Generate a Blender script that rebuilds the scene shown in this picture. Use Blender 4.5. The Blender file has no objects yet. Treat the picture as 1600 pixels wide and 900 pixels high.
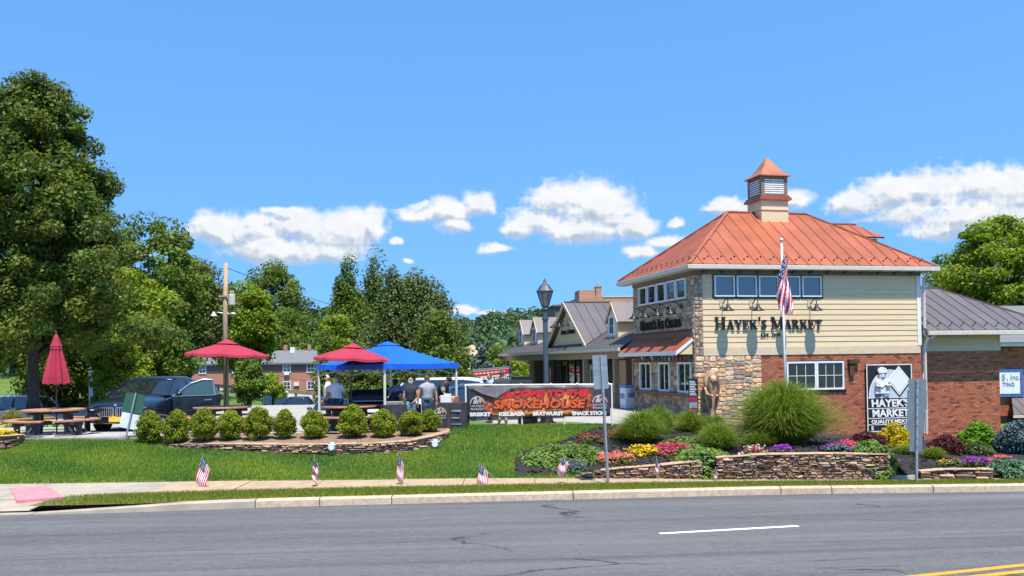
import bpy, bmesh, math, random
import numpy as np
from mathutils import Vector, Matrix, Euler
SC = bpy.context.scene
COL = SC.collection
R = math.radians
rng = random.Random(7)
nr = np.random.default_rng(7)

# ---------------------------------------------------------------- camera
FPX, CAMH, PITCH, ROLL = 1450.0, 3.1, R(1.0), R(0.8)
SHPX = 116 - FPX * math.tan(PITCH)
_f = Vector((0, math.cos(PITCH), math.sin(PITCH)))
_r0 = Vector((1, 0, 0)); _u0 = _r0.cross(_f)
_r = _r0 * math.cos(ROLL) - _u0 * math.sin(ROLL)
_u = _r0 * math.sin(ROLL) + _u0 * math.cos(ROLL)
CAM = Vector((0, 0, CAMH))
cd = bpy.data.cameras.new('camera'); cam = bpy.data.objects.new('camera', cd); COL.objects.link(cam)
cam.matrix_world = Matrix((( _r.x, _u.x, -_f.x, CAM.x), (_r.y, _u.y, -_f.y, CAM.y), (_r.z, _u.z, -_f.z, CAM.z), (0, 0, 0, 1)))
cd.sensor_width = 36; cd.lens = 36 * FPX / 1600; cd.shift_y = SHPX / 1600
cd.clip_start = 0.1; cd.clip_end = 20000
SC.camera = cam

def ray(px, py):
    return _f + _r * ((px - 800) / FPX) - _u * ((py - 450 - SHPX) / FPX)
def at(px, py, Y):            # the point seen at a photo pixel, Y metres in front of the camera
    d = ray(px, py); return CAM + d * (Y / d.y)
def onz(px, py, z):
    d = ray(px, py); return CAM + d * ((z - CAMH) / d.z)

# ---------------------------------------------------------------- light
SUN = Vector((0.27, -0.96, 2.45)).normalized()
EL, AZ = math.asin(SUN.z), math.atan2(SUN.x, SUN.y)
W = bpy.data.worlds.new('World'); SC.world = W; W.use_nodes = True
nt = W.node_tree; nt.nodes.clear()
sky = nt.nodes.new('ShaderNodeTexSky'); sky.sky_type = 'NISHITA'; sky.sun_disc = False
sky.sun_elevation = EL; sky.sun_rotation = AZ
sky.altitude = 200; sky.air_density = 1.0; sky.dust_density = 0.1; sky.ozone_density = 4.0
tcw = nt.nodes.new("ShaderNodeTexCoord"); mpw = nt.nodes.new("ShaderNodeMapping"); mpw.inputs["Scale"].default_value = (1, 1, .60); mpw.inputs["Location"].default_value = (0, 0, .30)
nt.links.new(tcw.outputs["Generated"], mpw.inputs[0]); nt.links.new(mpw.outputs[0], sky.inputs[0])
hs = nt.nodes.new('ShaderNodeHueSaturation'); hs.inputs['Hue'].default_value = .4945; hs.inputs['Saturation'].default_value = 1.17; hs.inputs['Value'].default_value = 1.0
bg = nt.nodes.new('ShaderNodeBackground'); bg.inputs['Strength'].default_value = 0.135
ow = nt.nodes.new('ShaderNodeOutputWorld')
nt.links.new(sky.outputs[0], hs.inputs['Color']); nt.links.new(hs.outputs[0], bg.inputs[0]); nt.links.new(bg.outputs[0], ow.inputs[0])
sd = bpy.data.lights.new('sun', 'SUN'); so = bpy.data.objects.new('sun', sd); COL.objects.link(so)
sd.energy = 3.4; sd.angle = R(0.53); sd.color = (1.0, 0.94, 0.84)
so.rotation_euler = SUN.to_track_quat('Z', 'Y').to_euler()
SC.view_settings.view_transform = 'Standard'; SC.view_settings.look = 'None'
SC.view_settings.exposure = 1.12; SC.view_settings.gamma = 1; SC.view_settings.use_curve_mapping = False
SC.cycles.max_bounces = 6; SC.cycles.transparent_max_bounces = 12; SC.cycles.diffuse_bounces = 4
SC.cycles.glossy_bounces = 3; SC.cycles.transmission_bounces = 4; SC.cycles.caustics_reflective = False; SC.cycles.caustics_refractive = False

# ---------------------------------------------------------------- helpers
def tag(o, label=None, cat=None, group=None, kind=None):
    if label: o['label'] = label
    if cat: o['category'] = cat
    if group: o['group'] = group
    if kind: o['kind'] = kind
    return o
def link(o, parent=None):
    COL.objects.link(o)
    if parent is not None: o.parent = parent
    return o
def thing(name, label, cat, loc=(0, 0, 0), rz=0, group=None, scale=1):
    o = bpy.data.objects.new(name, None); o.empty_display_size = 0.2; link(o)
    o.location = loc; o.rotation_euler = (0, 0, rz); o.scale = (scale,) * 3
    return tag(o, label, cat, group)
KIDS = {}
def copy_tree(o, parent=None):
    c = o.copy(); COL.objects.link(c)
    if parent is not None: c.parent = parent
    for ch in list(o.children): copy_tree(ch, c)
    return c

class MB:
    def __init__(s): s.v = []; s.f = []; s.t = []; s.m = []; s.cur = (1, 1, 1); s.mi = 0
    def add(s, vs, fs):
        n = len(s.v); s.v.extend(tuple(v) for v in vs)
        for f in fs: s.f.append(tuple(i + n for i in f)); s.t.append(s.cur); s.m.append(s.mi)
        return s
    def box(s, x0, x1, y0, y1, z0, z1):
        return s.add([(x0,y0,z0),(x1,y0,z0),(x1,y1,z0),(x0,y1,z0),(x0,y0,z1),(x1,y0,z1),(x1,y1,z1),(x0,y1,z1)],
                     [(3,2,1,0),(4,5,6,7),(0,1,5,4),(1,2,6,5),(2,3,7,6),(3,0,4,7)])
    def obox(s, c, size, M):      # oriented box, M a 3x3
        c = Vector(c); vs = []
        for sx, sy, sz in ((-1,-1,-1),(1,-1,-1),(1,1,-1),(-1,1,-1),(-1,-1,1),(1,-1,1),(1,1,1),(-1,1,1)):
            vs.append(c + M @ Vector((sx*size[0]/2, sy*size[1]/2, sz*size[2]/2)))
        return s.add(vs, [(3,2,1,0),(4,5,6,7),(0,1,5,4),(1,2,6,5),(2,3,7,6),(3,0,4,7)])
    def bar(s, a, b, wx, wy, up=(0, 0, 1)):
        a, b = Vector(a), Vector(b); d = b - a; L = d.length; z = d / L; u = Vector(up)
        if abs(z.dot(u)) > .98: u = Vector((1, 0, 0))
        x = u.cross(z).normalized(); y = z.cross(x)
        return s.obox((a + b) / 2, (wx, wy, L), Matrix((x, y, z)).transposed())
    def prism(s, poly, f0, f1):   # poly: list of 2-D points; f0/f1 map (a,b)->3-D for the two ends
        n = len(poly); vs = [f0(*p) for p in poly] + [f1(*p) for p in poly]
        fs = [tuple(range(n))[::-1], tuple(range(n, 2*n))] + [(i, (i+1) % n, n + (i+1) % n, n + i) for i in range(n)]
        return s.add(vs, fs)
    def tube(s, path, r, n=8, caps=True):
        P = [Vector(p) for p in path]; k = len(P); rr = r if isinstance(r, (list, tuple)) else [r] * k
        vs = []; ref = None
        for i in range(k):
            d = (P[min(i+1, k-1)] - P[max(i-1, 0)]).normalized()
            if ref is None: ref = Vector((0, 0, 1)) if abs(d.z) < .9 else Vector((1, 0, 0))
            x = ref.cross(d).normalized(); y = d.cross(x); ref = y if abs(d.dot(ref)) > .98 else ref
            for j in range(n):
                a = 2 * math.pi * j / n; vs.append(P[i] + (x * math.cos(a) + y * math.sin(a)) * rr[i])
        fs = [(i*n + j, i*n + (j+1) % n, (i+1)*n + (j+1) % n, (i+1)*n + j) for i in range(k-1) for j in range(n)]
        if caps: fs += [tuple(range(n))[::-1], tuple((k-1)*n + j for j in range(n))]
        return s.add(vs, fs)
    def lathe(s, prof, n=16, c=(0, 0, 0), axis='z', a0=0.0, a1=2*math.pi):
        full = abs(a1 - a0 - 2*math.pi) < 1e-6; m = n if full else n + 1; vs = []
        for rd, z in prof:
            for j in range(m):
                a = a0 + (a1 - a0) * j / n
                p = (rd*math.cos(a), rd*math.sin(a), z) if axis == 'z' else (z, rd*math.cos(a), rd*math.sin(a)) if axis == 'x' else (rd*math.cos(a), z, rd*math.sin(a))
                vs.append((p[0]+c[0], p[1]+c[1], p[2]+c[2]))
        fs = []
        for i in range(len(prof)-1):
            for j in range(n):
                k = (j+1) % m if full else j+1
                fs.append((i*m+j, i*m+k, (i+1)*m+k, (i+1)*m+j))
        return s.add(vs, fs)
    def ball(s, c, r, nu=10, nv=6, jit=0, sd=None):
        g = sd or rng; rx, ry, rz = r if isinstance(r, (tuple, list)) else (r, r, r); vs = []
        for i in range(nv+1):
            th = math.pi * i / nv
            for j in range(nu):
                ph = 2*math.pi*j/nu; k = 1 + (g.uniform(-jit, jit) if jit else 0)
                vs.append((c[0]+rx*k*math.sin(th)*math.cos(ph), c[1]+ry*k*math.sin(th)*math.sin(ph), c[2]+rz*k*math.cos(th)))
        return s.add(vs, [(i*nu+j, (i+1)*nu+j, (i+1)*nu+(j+1) % nu, i*nu+(j+1) % nu) for i in range(nv) for j in range(nu)])
    def mesh(s, name, mats, smooth=False):
        me = bpy.data.meshes.new(name); me.from_pydata(s.v, [], s.f)
        for m in (mats if isinstance(mats, (list, tuple)) else [mats]): me.materials.append(m)
        if any(s.m): me.polygons.foreach_set('material_index', s.m)
        if any(t != (1, 1, 1) for t in s.t): face_tint(me, s.t)
        if smooth: me.polygons.foreach_set('use_smooth', [True] * len(me.polygons))
        me.update(); return me
    def build(s, name, mats, parent=None, smooth=False, bevel=0, solid=0):
        o = bpy.data.objects.new(name, s.mesh(name, mats, smooth)); link(o, parent)
        if solid:
            md = o.modifiers.new('Solid', 'SOLIDIFY'); md.thickness = solid; md.offset = 0
        if bevel:
            md = o.modifiers.new('Bevel', 'BEVEL'); md.width = bevel; md.segments = 2; md.limit_method = 'ANGLE'; md.angle_limit = R(35)
            md.harden_normals = False
        return o
def face_tint(me, t):
    a = me.color_attributes.new('tint', 'FLOAT_COLOR', 'CORNER')
    n = np.array([p.loop_total for p in me.polygons]) if len(me.polygons) < 2000 else None
    if n is None:
        n = np.empty(len(me.polygons), dtype=np.int32); me.polygons.foreach_get('loop_total', n)
    c = np.repeat(np.asarray(t, dtype=np.float32), n, axis=0)
    a.data.foreach_set('color', np.hstack([c, np.ones((len(c), 1), dtype=np.float32)]).ravel())
def np_mesh(name, V, F, mats, tint=None, smooth=False, mi=None):   # V (n,3), F (m,k) all faces of k corners
    me = bpy.data.meshes.new(name); V = np.asarray(V, dtype=np.float32); F = np.asarray(F, dtype=np.int32); m, k = F.shape
    me.vertices.add(len(V)); me.vertices.foreach_set('co', V.ravel())
    me.loops.add(m*k); me.loops.foreach_set('vertex_index', F.ravel())
    me.polygons.add(m); me.polygons.foreach_set('loop_start', np.arange(0, m*k, k, dtype=np.int32)); me.polygons.foreach_set('loop_total', np.full(m, k, dtype=np.int32))
    for q in (mats if isinstance(mats, (list, tuple)) else [mats]): me.materials.append(q)
    if mi is not None: me.polygons.foreach_set('material_index', np.asarray(mi, dtype=np.int32))
    if smooth: me.polygons.foreach_set('use_smooth', np.ones(m, dtype=bool))
    me.update(calc_edges=True)
    if tint is not None:
        a = me.color_attributes.new('tint', 'FLOAT_COLOR', 'CORNER')
        c = np.repeat(np.asarray(tint, dtype=np.float32), k, axis=0)
        a.data.foreach_set('color', np.hstack([c, np.ones((len(c), 1), dtype=np.float32)]).ravel())
    return me
def obj(name, me, parent=None):
    return link(bpy.data.objects.new(name, me), parent)

# ---------------------------------------------------------------- materials
def mat(name, col, rough=.6, metal=0.0, var=.12, scale=6.0, bump=0.0, bscale=40.0, rand=0.0, tint=False, spec=.5, stretch=(1, 1, 1), col2=None, coat=0.0, trans=0.0, detail=4, world=False, thresh=(.35, .65)):
    m = bpy.data.materials.new(name); m.use_nodes = True; t = m.node_tree; n = t.nodes; l = t.links
    b = n['Principled BSDF']; b.inputs['Roughness'].default_value = rough; b.inputs['Metallic'].default_value = metal
    b.inputs['Specular IOR Level'].default_value = spec; b.inputs['Coat Weight'].default_value = coat
    if trans: b.inputs['Transmission Weight'].default_value = trans
    if world:
        g = n.new('ShaderNodeNewGeometry'); src = g.outputs['Position']
    else:
        g = n.new('ShaderNodeTexCoord'); src = g.outputs['Object']
    mp = n.new('ShaderNodeMapping'); mp.inputs['Scale'].default_value = stretch; l.new(src, mp.inputs[0])
    nz = n.new('ShaderNodeTexNoise'); nz.inputs['Scale'].default_value = scale; nz.inputs['Detail'].default_value = detail; l.new(mp.outputs[0], nz.inputs['Vector'])
    c = n.new('ShaderNodeMix'); c.data_type = 'RGBA'
    rp = n.new('ShaderNodeMapRange'); rp.inputs[1].default_value = thresh[0]; rp.inputs[2].default_value = thresh[1]; l.new(nz.outputs[0], rp.inputs[0]); l.new(rp.outputs[0], c.inputs[0])
    if col2 is None: col2 = tuple(min(1, x * (1 + var)) for x in col); col = tuple(x * (1 - var) for x in col)
    c.inputs[6].default_value = (*col, 1); c.inputs[7].default_value = (*col2, 1); out = c.outputs[2]
    if tint:
        a = n.new('ShaderNodeAttribute'); a.attribute_name = 'tint'
        x = n.new('ShaderNodeMix'); x.data_type = 'RGBA'; x.blend_type = 'MULTIPLY'; x.inputs[0].default_value = 1
        l.new(out, x.inputs[6]); l.new(a.outputs['Color'], x.inputs[7]); out = x.outputs[2]
    if rand:
        oi = n.new('ShaderNodeObjectInfo'); h = n.new('ShaderNodeHueSaturation'); mr = n.new('ShaderNodeMapRange')
        mr.inputs[3].default_value = 1 - rand; mr.inputs[4].default_value = 1 + rand; l.new(oi.outputs['Random'], mr.inputs[0]); l.new(mr.outputs[0], h.inputs['Value'])
        l.new(out, h.inputs['Color']); out = h.outputs[0]
    l.new(out, b.inputs['Base Color'])
    if bump:
        bz = n.new('ShaderNodeTexNoise'); bz.inputs['Scale'].default_value = bscale; bz.inputs['Detail'].default_value = 5; l.new(mp.outputs[0], bz.inputs['Vector'])
        bp = n.new('ShaderNodeBump'); bp.inputs['Strength'].default_value = bump; bp.inputs['Distance'].default_value = .02
        l.new(bz.outputs[0], bp.inputs['Height']); l.new(bp.outputs[0], b.inputs['Normal'])
    return m
def leafmat(name, col, tr=.35, rough=.55, sat2=None):
    m = bpy.data.materials.new(name); m.use_nodes = True; t = m.node_tree; n = t.nodes; l = t.links
    b = n['Principled BSDF']; b.inputs['Roughness'].default_value = rough; b.inputs['Specular IOR Level'].default_value = .25
    a = n.new('ShaderNodeAttribute'); a.attribute_name = 'tint'
    x = n.new('ShaderNodeMix'); x.data_type = 'RGBA'; x.blend_type = 'MULTIPLY'; x.inputs[0].default_value = 1; x.inputs[6].default_value = (*col, 1)
    l.new(a.outputs['Color'], x.inputs[7]); l.new(x.outputs[2], b.inputs['Base Color'])
    tl = n.new('ShaderNodeBsdfTranslucent'); y = n.new('ShaderNodeMix'); y.data_type = 'RGBA'; y.blend_type = 'MULTIPLY'; y.inputs[0].default_value = 1
    y.inputs[7].default_value = (1.25, 1.35, .5, 1); l.new(x.outputs[2], y.inputs[6]); l.new(y.outputs[2], tl.inputs[0])
    ms = n.new('ShaderNodeMixShader'); ms.inputs[0].default_value = tr; l.new(b.outputs[0], ms.inputs[1]); l.new(tl.outputs[0], ms.inputs[2])
    l.new(ms.outputs[0], n['Material Output'].inputs[0]); return m
def glassmat(name, col=(.02, .025, .03), rough=.03, spec=1.0):
    m = mat(name, col, rough, 0, 0, spec=spec); m.node_tree.nodes['Principled BSDF'].inputs['IOR'].default_value = 1.62; return m

M = {}
M['white'] = mat('white_paint', (.76, .74, .70), .45, var=.04)
M['vinyl'] = mat('white_vinyl', (.8, .81, .82), .4, var=.03)
M['cream'] = mat('cream_siding', (.715, .54, .325), .6, var=.05, scale=3, bump=.15, bscale=30, stretch=(.4, 1, 6), rand=.03)
M['trim'] = mat('taupe_trim', (.64, .50, .33), .6, var=.05)
M['brown_trim'] = mat('brown_trim', (.115, .09, .07), .65, var=.12)
M['frieze'] = mat('frieze_board', (.20, .15, .10), .65, var=.1)
M['copper'] = mat('copper_coated_roof', (.42, .124, .060), .42, .22, var=.1, scale=1.1, rand=.08, spec=.35)
M['copper_bright'] = mat('copper_cap', (.50, .17, .08), .4, .35, var=.12, scale=3)
M['gunmetal'] = mat('grey_brown_roof', (.135, .115, .115), .5, .15, var=.07, scale=1, rand=.05)
M['gutter'] = mat('aluminium_gutter', (.62, .56, .47), .4, .1, var=.05)
M['postbrown'] = mat('taupe_post', (.27, .205, .14), .7, var=.1)
M['soffit'] = mat('soffit', (.58, .49, .37), .7, var=.05)
M['brick'] = mat('red_brick', (.40, .125, .058), .85, var=.22, scale=25, bump=.5, bscale=120, tint=True)
M['mortar'] = mat('mortar', (.42, .32, .23), .9, var=.12, bump=.3, bscale=60)
M['farbrick'] = mat('pale_red_brick', (.43, .19, .13), .9, var=.15, scale=8)
M['stone'] = mat('field_stone', (.42, .33, .24), .85, var=.25, scale=9, bump=.7, bscale=22, tint=True)
M['slate'] = mat('wall_stone', (.35, .27, .205), .85, var=.25, scale=12, bump=.7, bscale=30, tint=True)
M['glass'] = glassmat('window_glass')
M['lightglass'] = glassmat('sky_glass', (.05, .07, .09), .04)
M['black'] = mat('black_metal', (.018, .018, .02), .45, .2, var=.15)
M['letter'] = mat('black_letter', (.012, .012, .013), .4, var=.05)
M['darkgrey'] = mat('charcoal_plastic', (.04, .043, .05), .55, var=.15)
M['postgrey'] = mat('lamp_post_paint', (.085, .1, .115), .45, .3, var=.1)
M['galv'] = mat('galvanised_steel', (.42, .44, .46), .42, .65, var=.15, scale=8)
M['alu'] = mat('sign_back_aluminium', (.34, .37, .39), .45, .55, var=.14, scale=3, stretch=(1, 1, 3))
M['signgrey'] = mat('weathered_sign_back', (.19, .225, .24), .5, .35, var=.08)
M['asphalt'] = None
M['concrete'] = mat('concrete', (.36, .305, .235), .9, var=.12, scale=2.5, bump=.35, bscale=120, rand=.05)
M['tanconcrete'] = mat('tan_concrete', (.40, .285, .18), .9, var=.12, scale=3, bump=.35, bscale=120, rand=.05)
M['kerb'] = mat('kerb_concrete', (.50, .385, .27), .9, var=.16, scale=9, bump=.6, bscale=70, rand=.06)
M['paver'] = mat('paver', (.40, .375, .35), .85, var=.12, scale=5, bump=.3, bscale=80, rand=.1)
M['pink'] = mat('pink_tactile_pad', (.62, .215, .235), .75, var=.12, scale=5)
M['mulch'] = mat('black_mulch', (.022, .018, .017), .95, var=.5, scale=30, bump=1.0, bscale=60, world=True)
M['barkmulch'] = mat('brown_mulch', (.24, .15, .095), .95, var=.4, scale=25, bump=1.0, bscale=50, world=True)
M['wood'] = mat('composite_wood', (.42, .21, .115), .6, var=.12, scale=8, stretch=(1, 1, 1))
M['polewood'] = mat('pole_wood', (.42, .29, .195), .85, var=.25, scale=5, stretch=(6, 6, .5), bump=.4, bscale=20)
M['bark'] = mat('tree_bark', (.05, .042, .035), .95, var=.35, scale=10, stretch=(3, 3, .6), bump=1.0, bscale=18)
M['greybark'] = mat('grey_bark', (.16, .14, .12), .95, var=.3, scale=10, stretch=(3, 3, .6), bump=.8, bscale=18)
M['red'] = mat('crimson_canvas', (.36, .020, .045), .75, var=.08, scale=2.5, bump=.25, bscale=7)
M['blue'] = mat('blue_canvas', (.004, .105, .60), .6, var=.06, scale=2, bump=.3, bscale=5)
M['ivory'] = mat('white_board', (.72, .75, .78), .5, var=.05)
M['navycar'] = mat('navy_car_paint', (.012, .018, .036), .25, .3, var=.02, coat=1.0)
M['chrome'] = mat('chrome', (.75, .75, .76), .14, 1.0, var=.02)
M['rubber'] = mat('tyre_rubber', (.018, .018, .018), .85, var=.1)
M['skin'] = mat('skin', (.56, .30, .205), .55, var=.06, scale=12)
M['plate'] = mat('yellow_plate', (.85, .55, .06), .5, var=.03)
M['lamp_on'] = mat('headlight_lens', (.75, .78, .8), .1, .3, var=.05)
# ---------------------------------------------------------------- ground
def zr(X): return -0.014 * max(-26, min(26, X))
def interp(x, xs, ys): return float(np.interp(x, xs, ys))
def edge(pts, h):           # pixels of an edge that lies h above the sloping road -> world X, Y polyline
    out = []
    for px, py in pts:
        X = 0.0
        for _ in range(8): p = onz(px, py, zr(X) + h); X = p.x
        out.append((p.x, p.y))
    a, b = out[0], out[1]; k = (a[1]-b[1]) / (a[0]-b[0]); out.insert(0, (a[0]-14, a[1]-14*k))
    a, b = out[-1], out[-2]; k = (a[1]-b[1]) / (a[0]-b[0]); out.append((a[0]+16, a[1]+16*k))
    return [p[0] for p in out], [p[1] for p in out]
KERB = edge([(0, 806), (200, 801), (420, 793), (800, 783), (1200, 773), (1600, 768)], 0)
SWB = edge([(0, 757), (400, 752), (800, 748), (1200, 748), (1600, 748)], .15)
SWF = edge([(0, 781), (100, 776), (400, 767), (800, 759), (1200, 754), (1600, 752)], .15)
kerbY = lambda X: interp(X, *KERB); swbY = lambda X: interp(X, *SWB); swfY = lambda X: min(interp(X, *SWF), swbY(X) - .25)
ZT = 1.17
ctrl = []
for X in np.linspace(-34, 34, 35): ctrl.append((X, swbY(X), zr(X) + .17)); ctrl.append((X, swbY(X) - 5, zr(X) + .12))
for px, py, D in [(-300,690,26.6),(-100,689,26.2),(0,689,26.2),(120,689,26.2),(220,689,26.1),(280,699,25.9),(340,702,25.4),(420,707,25.1),(500,710,25),(580,709,25.0),(640,705,25.3),(680,696,26.0),(702,684,27),
                  (725,667,28.0),(790,666,28),(850,665,28),(950,664,28.2),(820,700,26),(760,722,24.9),(880,702,26.0),(900,722,24.8),
                  (900,741,23.75),(930,737,23.7),(1000,729,23.7),(1100,719,23.7),(1200,713,23.7),(1300,712,23.7),(1385,712,23.7),(1400,722,24.6),(1420,726,24.7),(1450,737,23.75),(1550,736,23.75),(1500,715,26),(1700,730,24.2),(1800,720,26),
                  (1000,690,26),(1000,668,29),(1080,668,30),(1150,664,32.4),(1150,690,27),(1250,684,29),(1300,686,30),(1430,690,34),(1560,692,36),(1640,690,38),(1700,700,34)]:
    p = at(px, py, D); ctrl.append((p.x, p.y, p.z))
for X in (-34, -26, -18, -12, -6, 0, 3):
    for Y in (29.5, 33, 37): ctrl.append((X, Y, 1.10))
for X in (5, 9, 14): ctrl.append((X, 38, .9 - .05 * X)); 
for X, Y, z in [(-40,46,1.6),(-30,46,1.2),(-20,46,.7),(-12,46,.5),(-4,46,.9),(5,46,1.0),(16,48,.6),(28,48,.3),(-40,60,3.2),(-28,60,2.9),(-20,60,.8),(-12,60,.2),(0,60,.9),(12,60,.8),(30,60,.5),(24,38,0),(34,34,-.2),(34,28,-.3),
                (-40,80,3),(-20,80,0),(-8,80,-1.3),(8,80,-1.3),(30,80,-1.3)]: ctrl.append((X, Y, z))
CT = np.array(ctrl); _P = CT[:, :2]
_D = np.linalg.norm(_P[:, None] - _P[None], axis=2)
_A = np.block([[_D, np.ones((len(CT), 1)), _P], [np.ones((1, len(CT))), np.zeros((1, 3))], [_P.T, np.zeros((2, 3))]])
_w = np.linalg.lstsq(_A, np.concatenate([CT[:, 2], np.zeros(3)]), rcond=None)[0]
def zgn(X, Y):
    X = np.asarray(X, float); Y = np.asarray(Y, float); q = np.stack([X.ravel(), Y.ravel()], 1)
    d = np.linalg.norm(q[:, None] - _P[None], axis=2)
    return (d @ _w[:len(CT)] + _w[len(CT)] + q @ _w[len(CT)+1:]).reshape(X.shape)
def zg(X, Y): return float(zgn([X], [Y])[0])
def onlawn(px, D): p = at(px, 566, D); return Vector((p.x, p.y, zg(p.x, p.y)))

def sheet(name, Xs, rows, mats, zf, sub=1):   # rows: functions Y(X), lofted in order
    V = []; F = []; k = len(rows)
    for X in Xs:
        for fn in rows: Y = fn(X); V.append((X, Y, zf(X, Y)))
    for i in range(len(Xs)-1):
        for j in range(k-1): F.append((i*k+j, (i+1)*k+j, (i+1)*k+j+1, i*k+j+1))
    me = np_mesh(name, V, F, mats, smooth=True); o = obj(name, me); return tag(o, kind='structure')

# asphalt with worn wheel tracks, cracks and dark patches
m = bpy.data.materials.new('asphalt'); m.use_nodes = True; t = m.node_tree; n = t.nodes; l = t.links; b = n['Principled BSDF']; b.inputs['Roughness'].default_value = .9; b.inputs['Specular IOR Level'].default_value = .25
g = n.new('ShaderNodeNewGeometry'); mp = n.new('ShaderNodeMapping'); mp.inputs['Rotation'].default_value = (0, 0, R(-8)); l.new(g.outputs['Position'], mp.inputs[0])
def nz(sc, st=(1, 1, 1), det=5, rough=.6):
    q = n.new('ShaderNodeMapping'); q.inputs['Scale'].default_value = st; l.new(mp.outputs[0], q.inputs[0])
    x = n.new('ShaderNodeTexNoise'); x.inputs['Scale'].default_value = sc; x.inputs['Detail'].default_value = det; x.inputs['Roughness'].default_value = rough; l.new(q.outputs[0], x.inputs[0]); return x.outputs[0]
def mixc(a, bcol, fac, mode='MIX'):
    x = n.new('ShaderNodeMix'); x.data_type = 'RGBA'; x.blend_type = mode
    for s, v in ((6, a), (7, bcol)):
        if isinstance(v, tuple): x.inputs[s].default_value = (*v, 1)
        else: l.new(v, x.inputs[s])
    if isinstance(fac, float): x.inputs[0].default_value = fac
    else: l.new(fac, x.inputs[0])
    return x.outputs[2]
def mr(v, a, bb, c=0., d=1.):
    x = n.new('ShaderNodeMapRange'); x.inputs[1].default_value = a; x.inputs[2].default_value = bb; x.inputs[3].default_value = c; x.inputs[4].default_value = d; l.new(v, x.inputs[0]); return x.outputs[0]
c = mixc((.105, .103, .105), (.135, .133, .133), mr(nz(.5, (.25, 2, 1)), .35, .65))
c = mixc(c, (.062, .06, .062), mr(nz(.5, (.03, 2.4, 1), 4), .52, .68, 0, .75))
c = mixc(c, (.175, .172, .17), mr(nz(.55, (.05, 2.0, 1), 4), .55, .7, 0, .6))
c = mixc(c, (.075, .073, .075), mr(nz(2.2, (.5, 1.4, 1), 6, .75), .56, .68, 0, .55))
c = mixc(c, (.20, .197, .195), mr(nz(13, (.8, 1.5, 1), det=5, rough=.9), .53, .64, 0, .85))
c = mixc(c, (.045, .045, .047), mr(nz(11, (.6, 1.8, 1), det=5, rough=.9), .54, .66, 0, .8))
c = mixc(c, (.05, .048, .05), mr(nz(1.1, (.16, 5.5, 1), 6, .7), .63, .70, 0, .75))
c = mixc(c, (.16, .157, .155), mr(nz(.8, (.2, 3.5, 1), 5, .7), .58, .72, 0, .6))
wv = n.new('ShaderNodeTexVoronoi'); wv.feature = 'DISTANCE_TO_EDGE'; wv.inputs['Scale'].default_value = .34
dq = n.new('ShaderNodeMapping'); dq.inputs['Scale'].default_value = (.35, 1.5, 1); l.new(mp.outputs[0], dq.inputs[0])
dn = n.new('ShaderNodeTexNoise'); dn.inputs['Scale'].default_value = 1.6; dn.inputs['Detail'].default_value = 4; l.new(mp.outputs[0], dn.inputs[0])
dm = n.new('ShaderNodeMix'); dm.data_type = 'RGBA'; dm.inputs[0].default_value = .28; l.new(dq.outputs[0], dm.inputs[6]); l.new(dn.outputs['Color'], dm.inputs[7]); l.new(dm.outputs[2], wv.inputs['Vector'])
cr1 = mr(wv.outputs['Distance'], .002, .008, 1, 0); gate = mr(nz(.6, (.5, 1, 1), 3), .46, .54)
mu = n.new('ShaderNodeMath'); mu.operation = 'MULTIPLY'; l.new(cr1, mu.inputs[0]); l.new(gate, mu.inputs[1])
c = mixc(c, (.045, .045, .05), mu.outputs[0])
c = mixc(c, (.05, .05, .055), mr(nz(1.6, (.4, 2.2, 1), 3),   .74, .77, 0, .8))
l.new(c, b.inputs['Base Color'])
bp = n.new('ShaderNodeBump'); bp.inputs['Strength'].default_value = .5; bp.inputs['Distance'].default_value = .01; l.new(nz(110, det=3), bp.inputs['Height']); l.new(bp.outputs[0], b.inputs['Normal'])
M['asphalt'] = m

XS = np.linspace(-30, 30, 121)
# earth far below and beyond everything, then hills
gm = mat('far_ground', (.07, .09, .035), .95, var=.3, scale=.05, world=True)
gb = MB(); gb.add([(-4000, 60, -1.2), (4000, 60, -1.2), (4000, 6000, -1.2), (-4000, 6000, -1.2)], [(0, 1, 2, 3)])
gb.add([(-4000, -400, -.75), (4000, -400, -.75), (4000, 59.98, -.75), (-4000, 59.98, -.75)], [(0, 1, 2, 3)])
tag(gb.build('ground', gm), kind='structure')
road = sheet('road', np.linspace(-60, 60, 121), [lambda X: -6, lambda X: 2, lambda X: 9, lambda X: 13, lambda X: kerbY(X) + .12], M['asphalt'], lambda X, Y: zr(X) + .002 * 0)
# road markings, 4 mm above the asphalt
M['yellow'] = mat('yellow_paint', (.80, .31, .010), .7, var=.08, scale=12, bump=.3)
M['whitepaint'] = mat('road_white', (.82, .82, .8), .7, var=.06, scale=12)
def stripe(name, a, b, w, mt):
    a, b = Vector(a), Vector(b); d = (b - a).normalized(); nn = Vector((-d.y, d.x)) * (w / 2); k = max(1, int((b-a).length)); V = []; F = []
    for i in range(k+1):
        p = a + (b - a) * (i / k)
        for s in (-1, 1): V.append((p.x + nn.x*s, p.y + nn.y*s, zr(p.x + nn.x*s) + .005))
        if i: F.append((2*i-2, 2*i, 2*i+1, 2*i-1))
    return tag(obj(name, np_mesh(name, V, F, mt)), kind='structure')
def g2(px, py):
    X = 0
    for _ in range(6): p = onz(px, py, zr(X)); X = p.x
    return (p.x, p.y)
p0, p1 = Vector(g2(1440, 900)), Vector(g2(1600, 883)); p2, p3 = Vector(g2(1535, 900)), Vector(g2(1600, 891))
e = (p1 - p0).normalized(); stripe('road_marking', p0 - e * 9, p1 + e * 12, .14, M['yellow'])
nrm = Vector((e.y, -e.x)); off = abs((p2 - p0).dot(nrm)); off = max(.26, min(.42, off))
stripe('road_marking', p0 + nrm * off - e * 9, p1 + nrm * off + e * 12, .14, M['yellow'])
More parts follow.
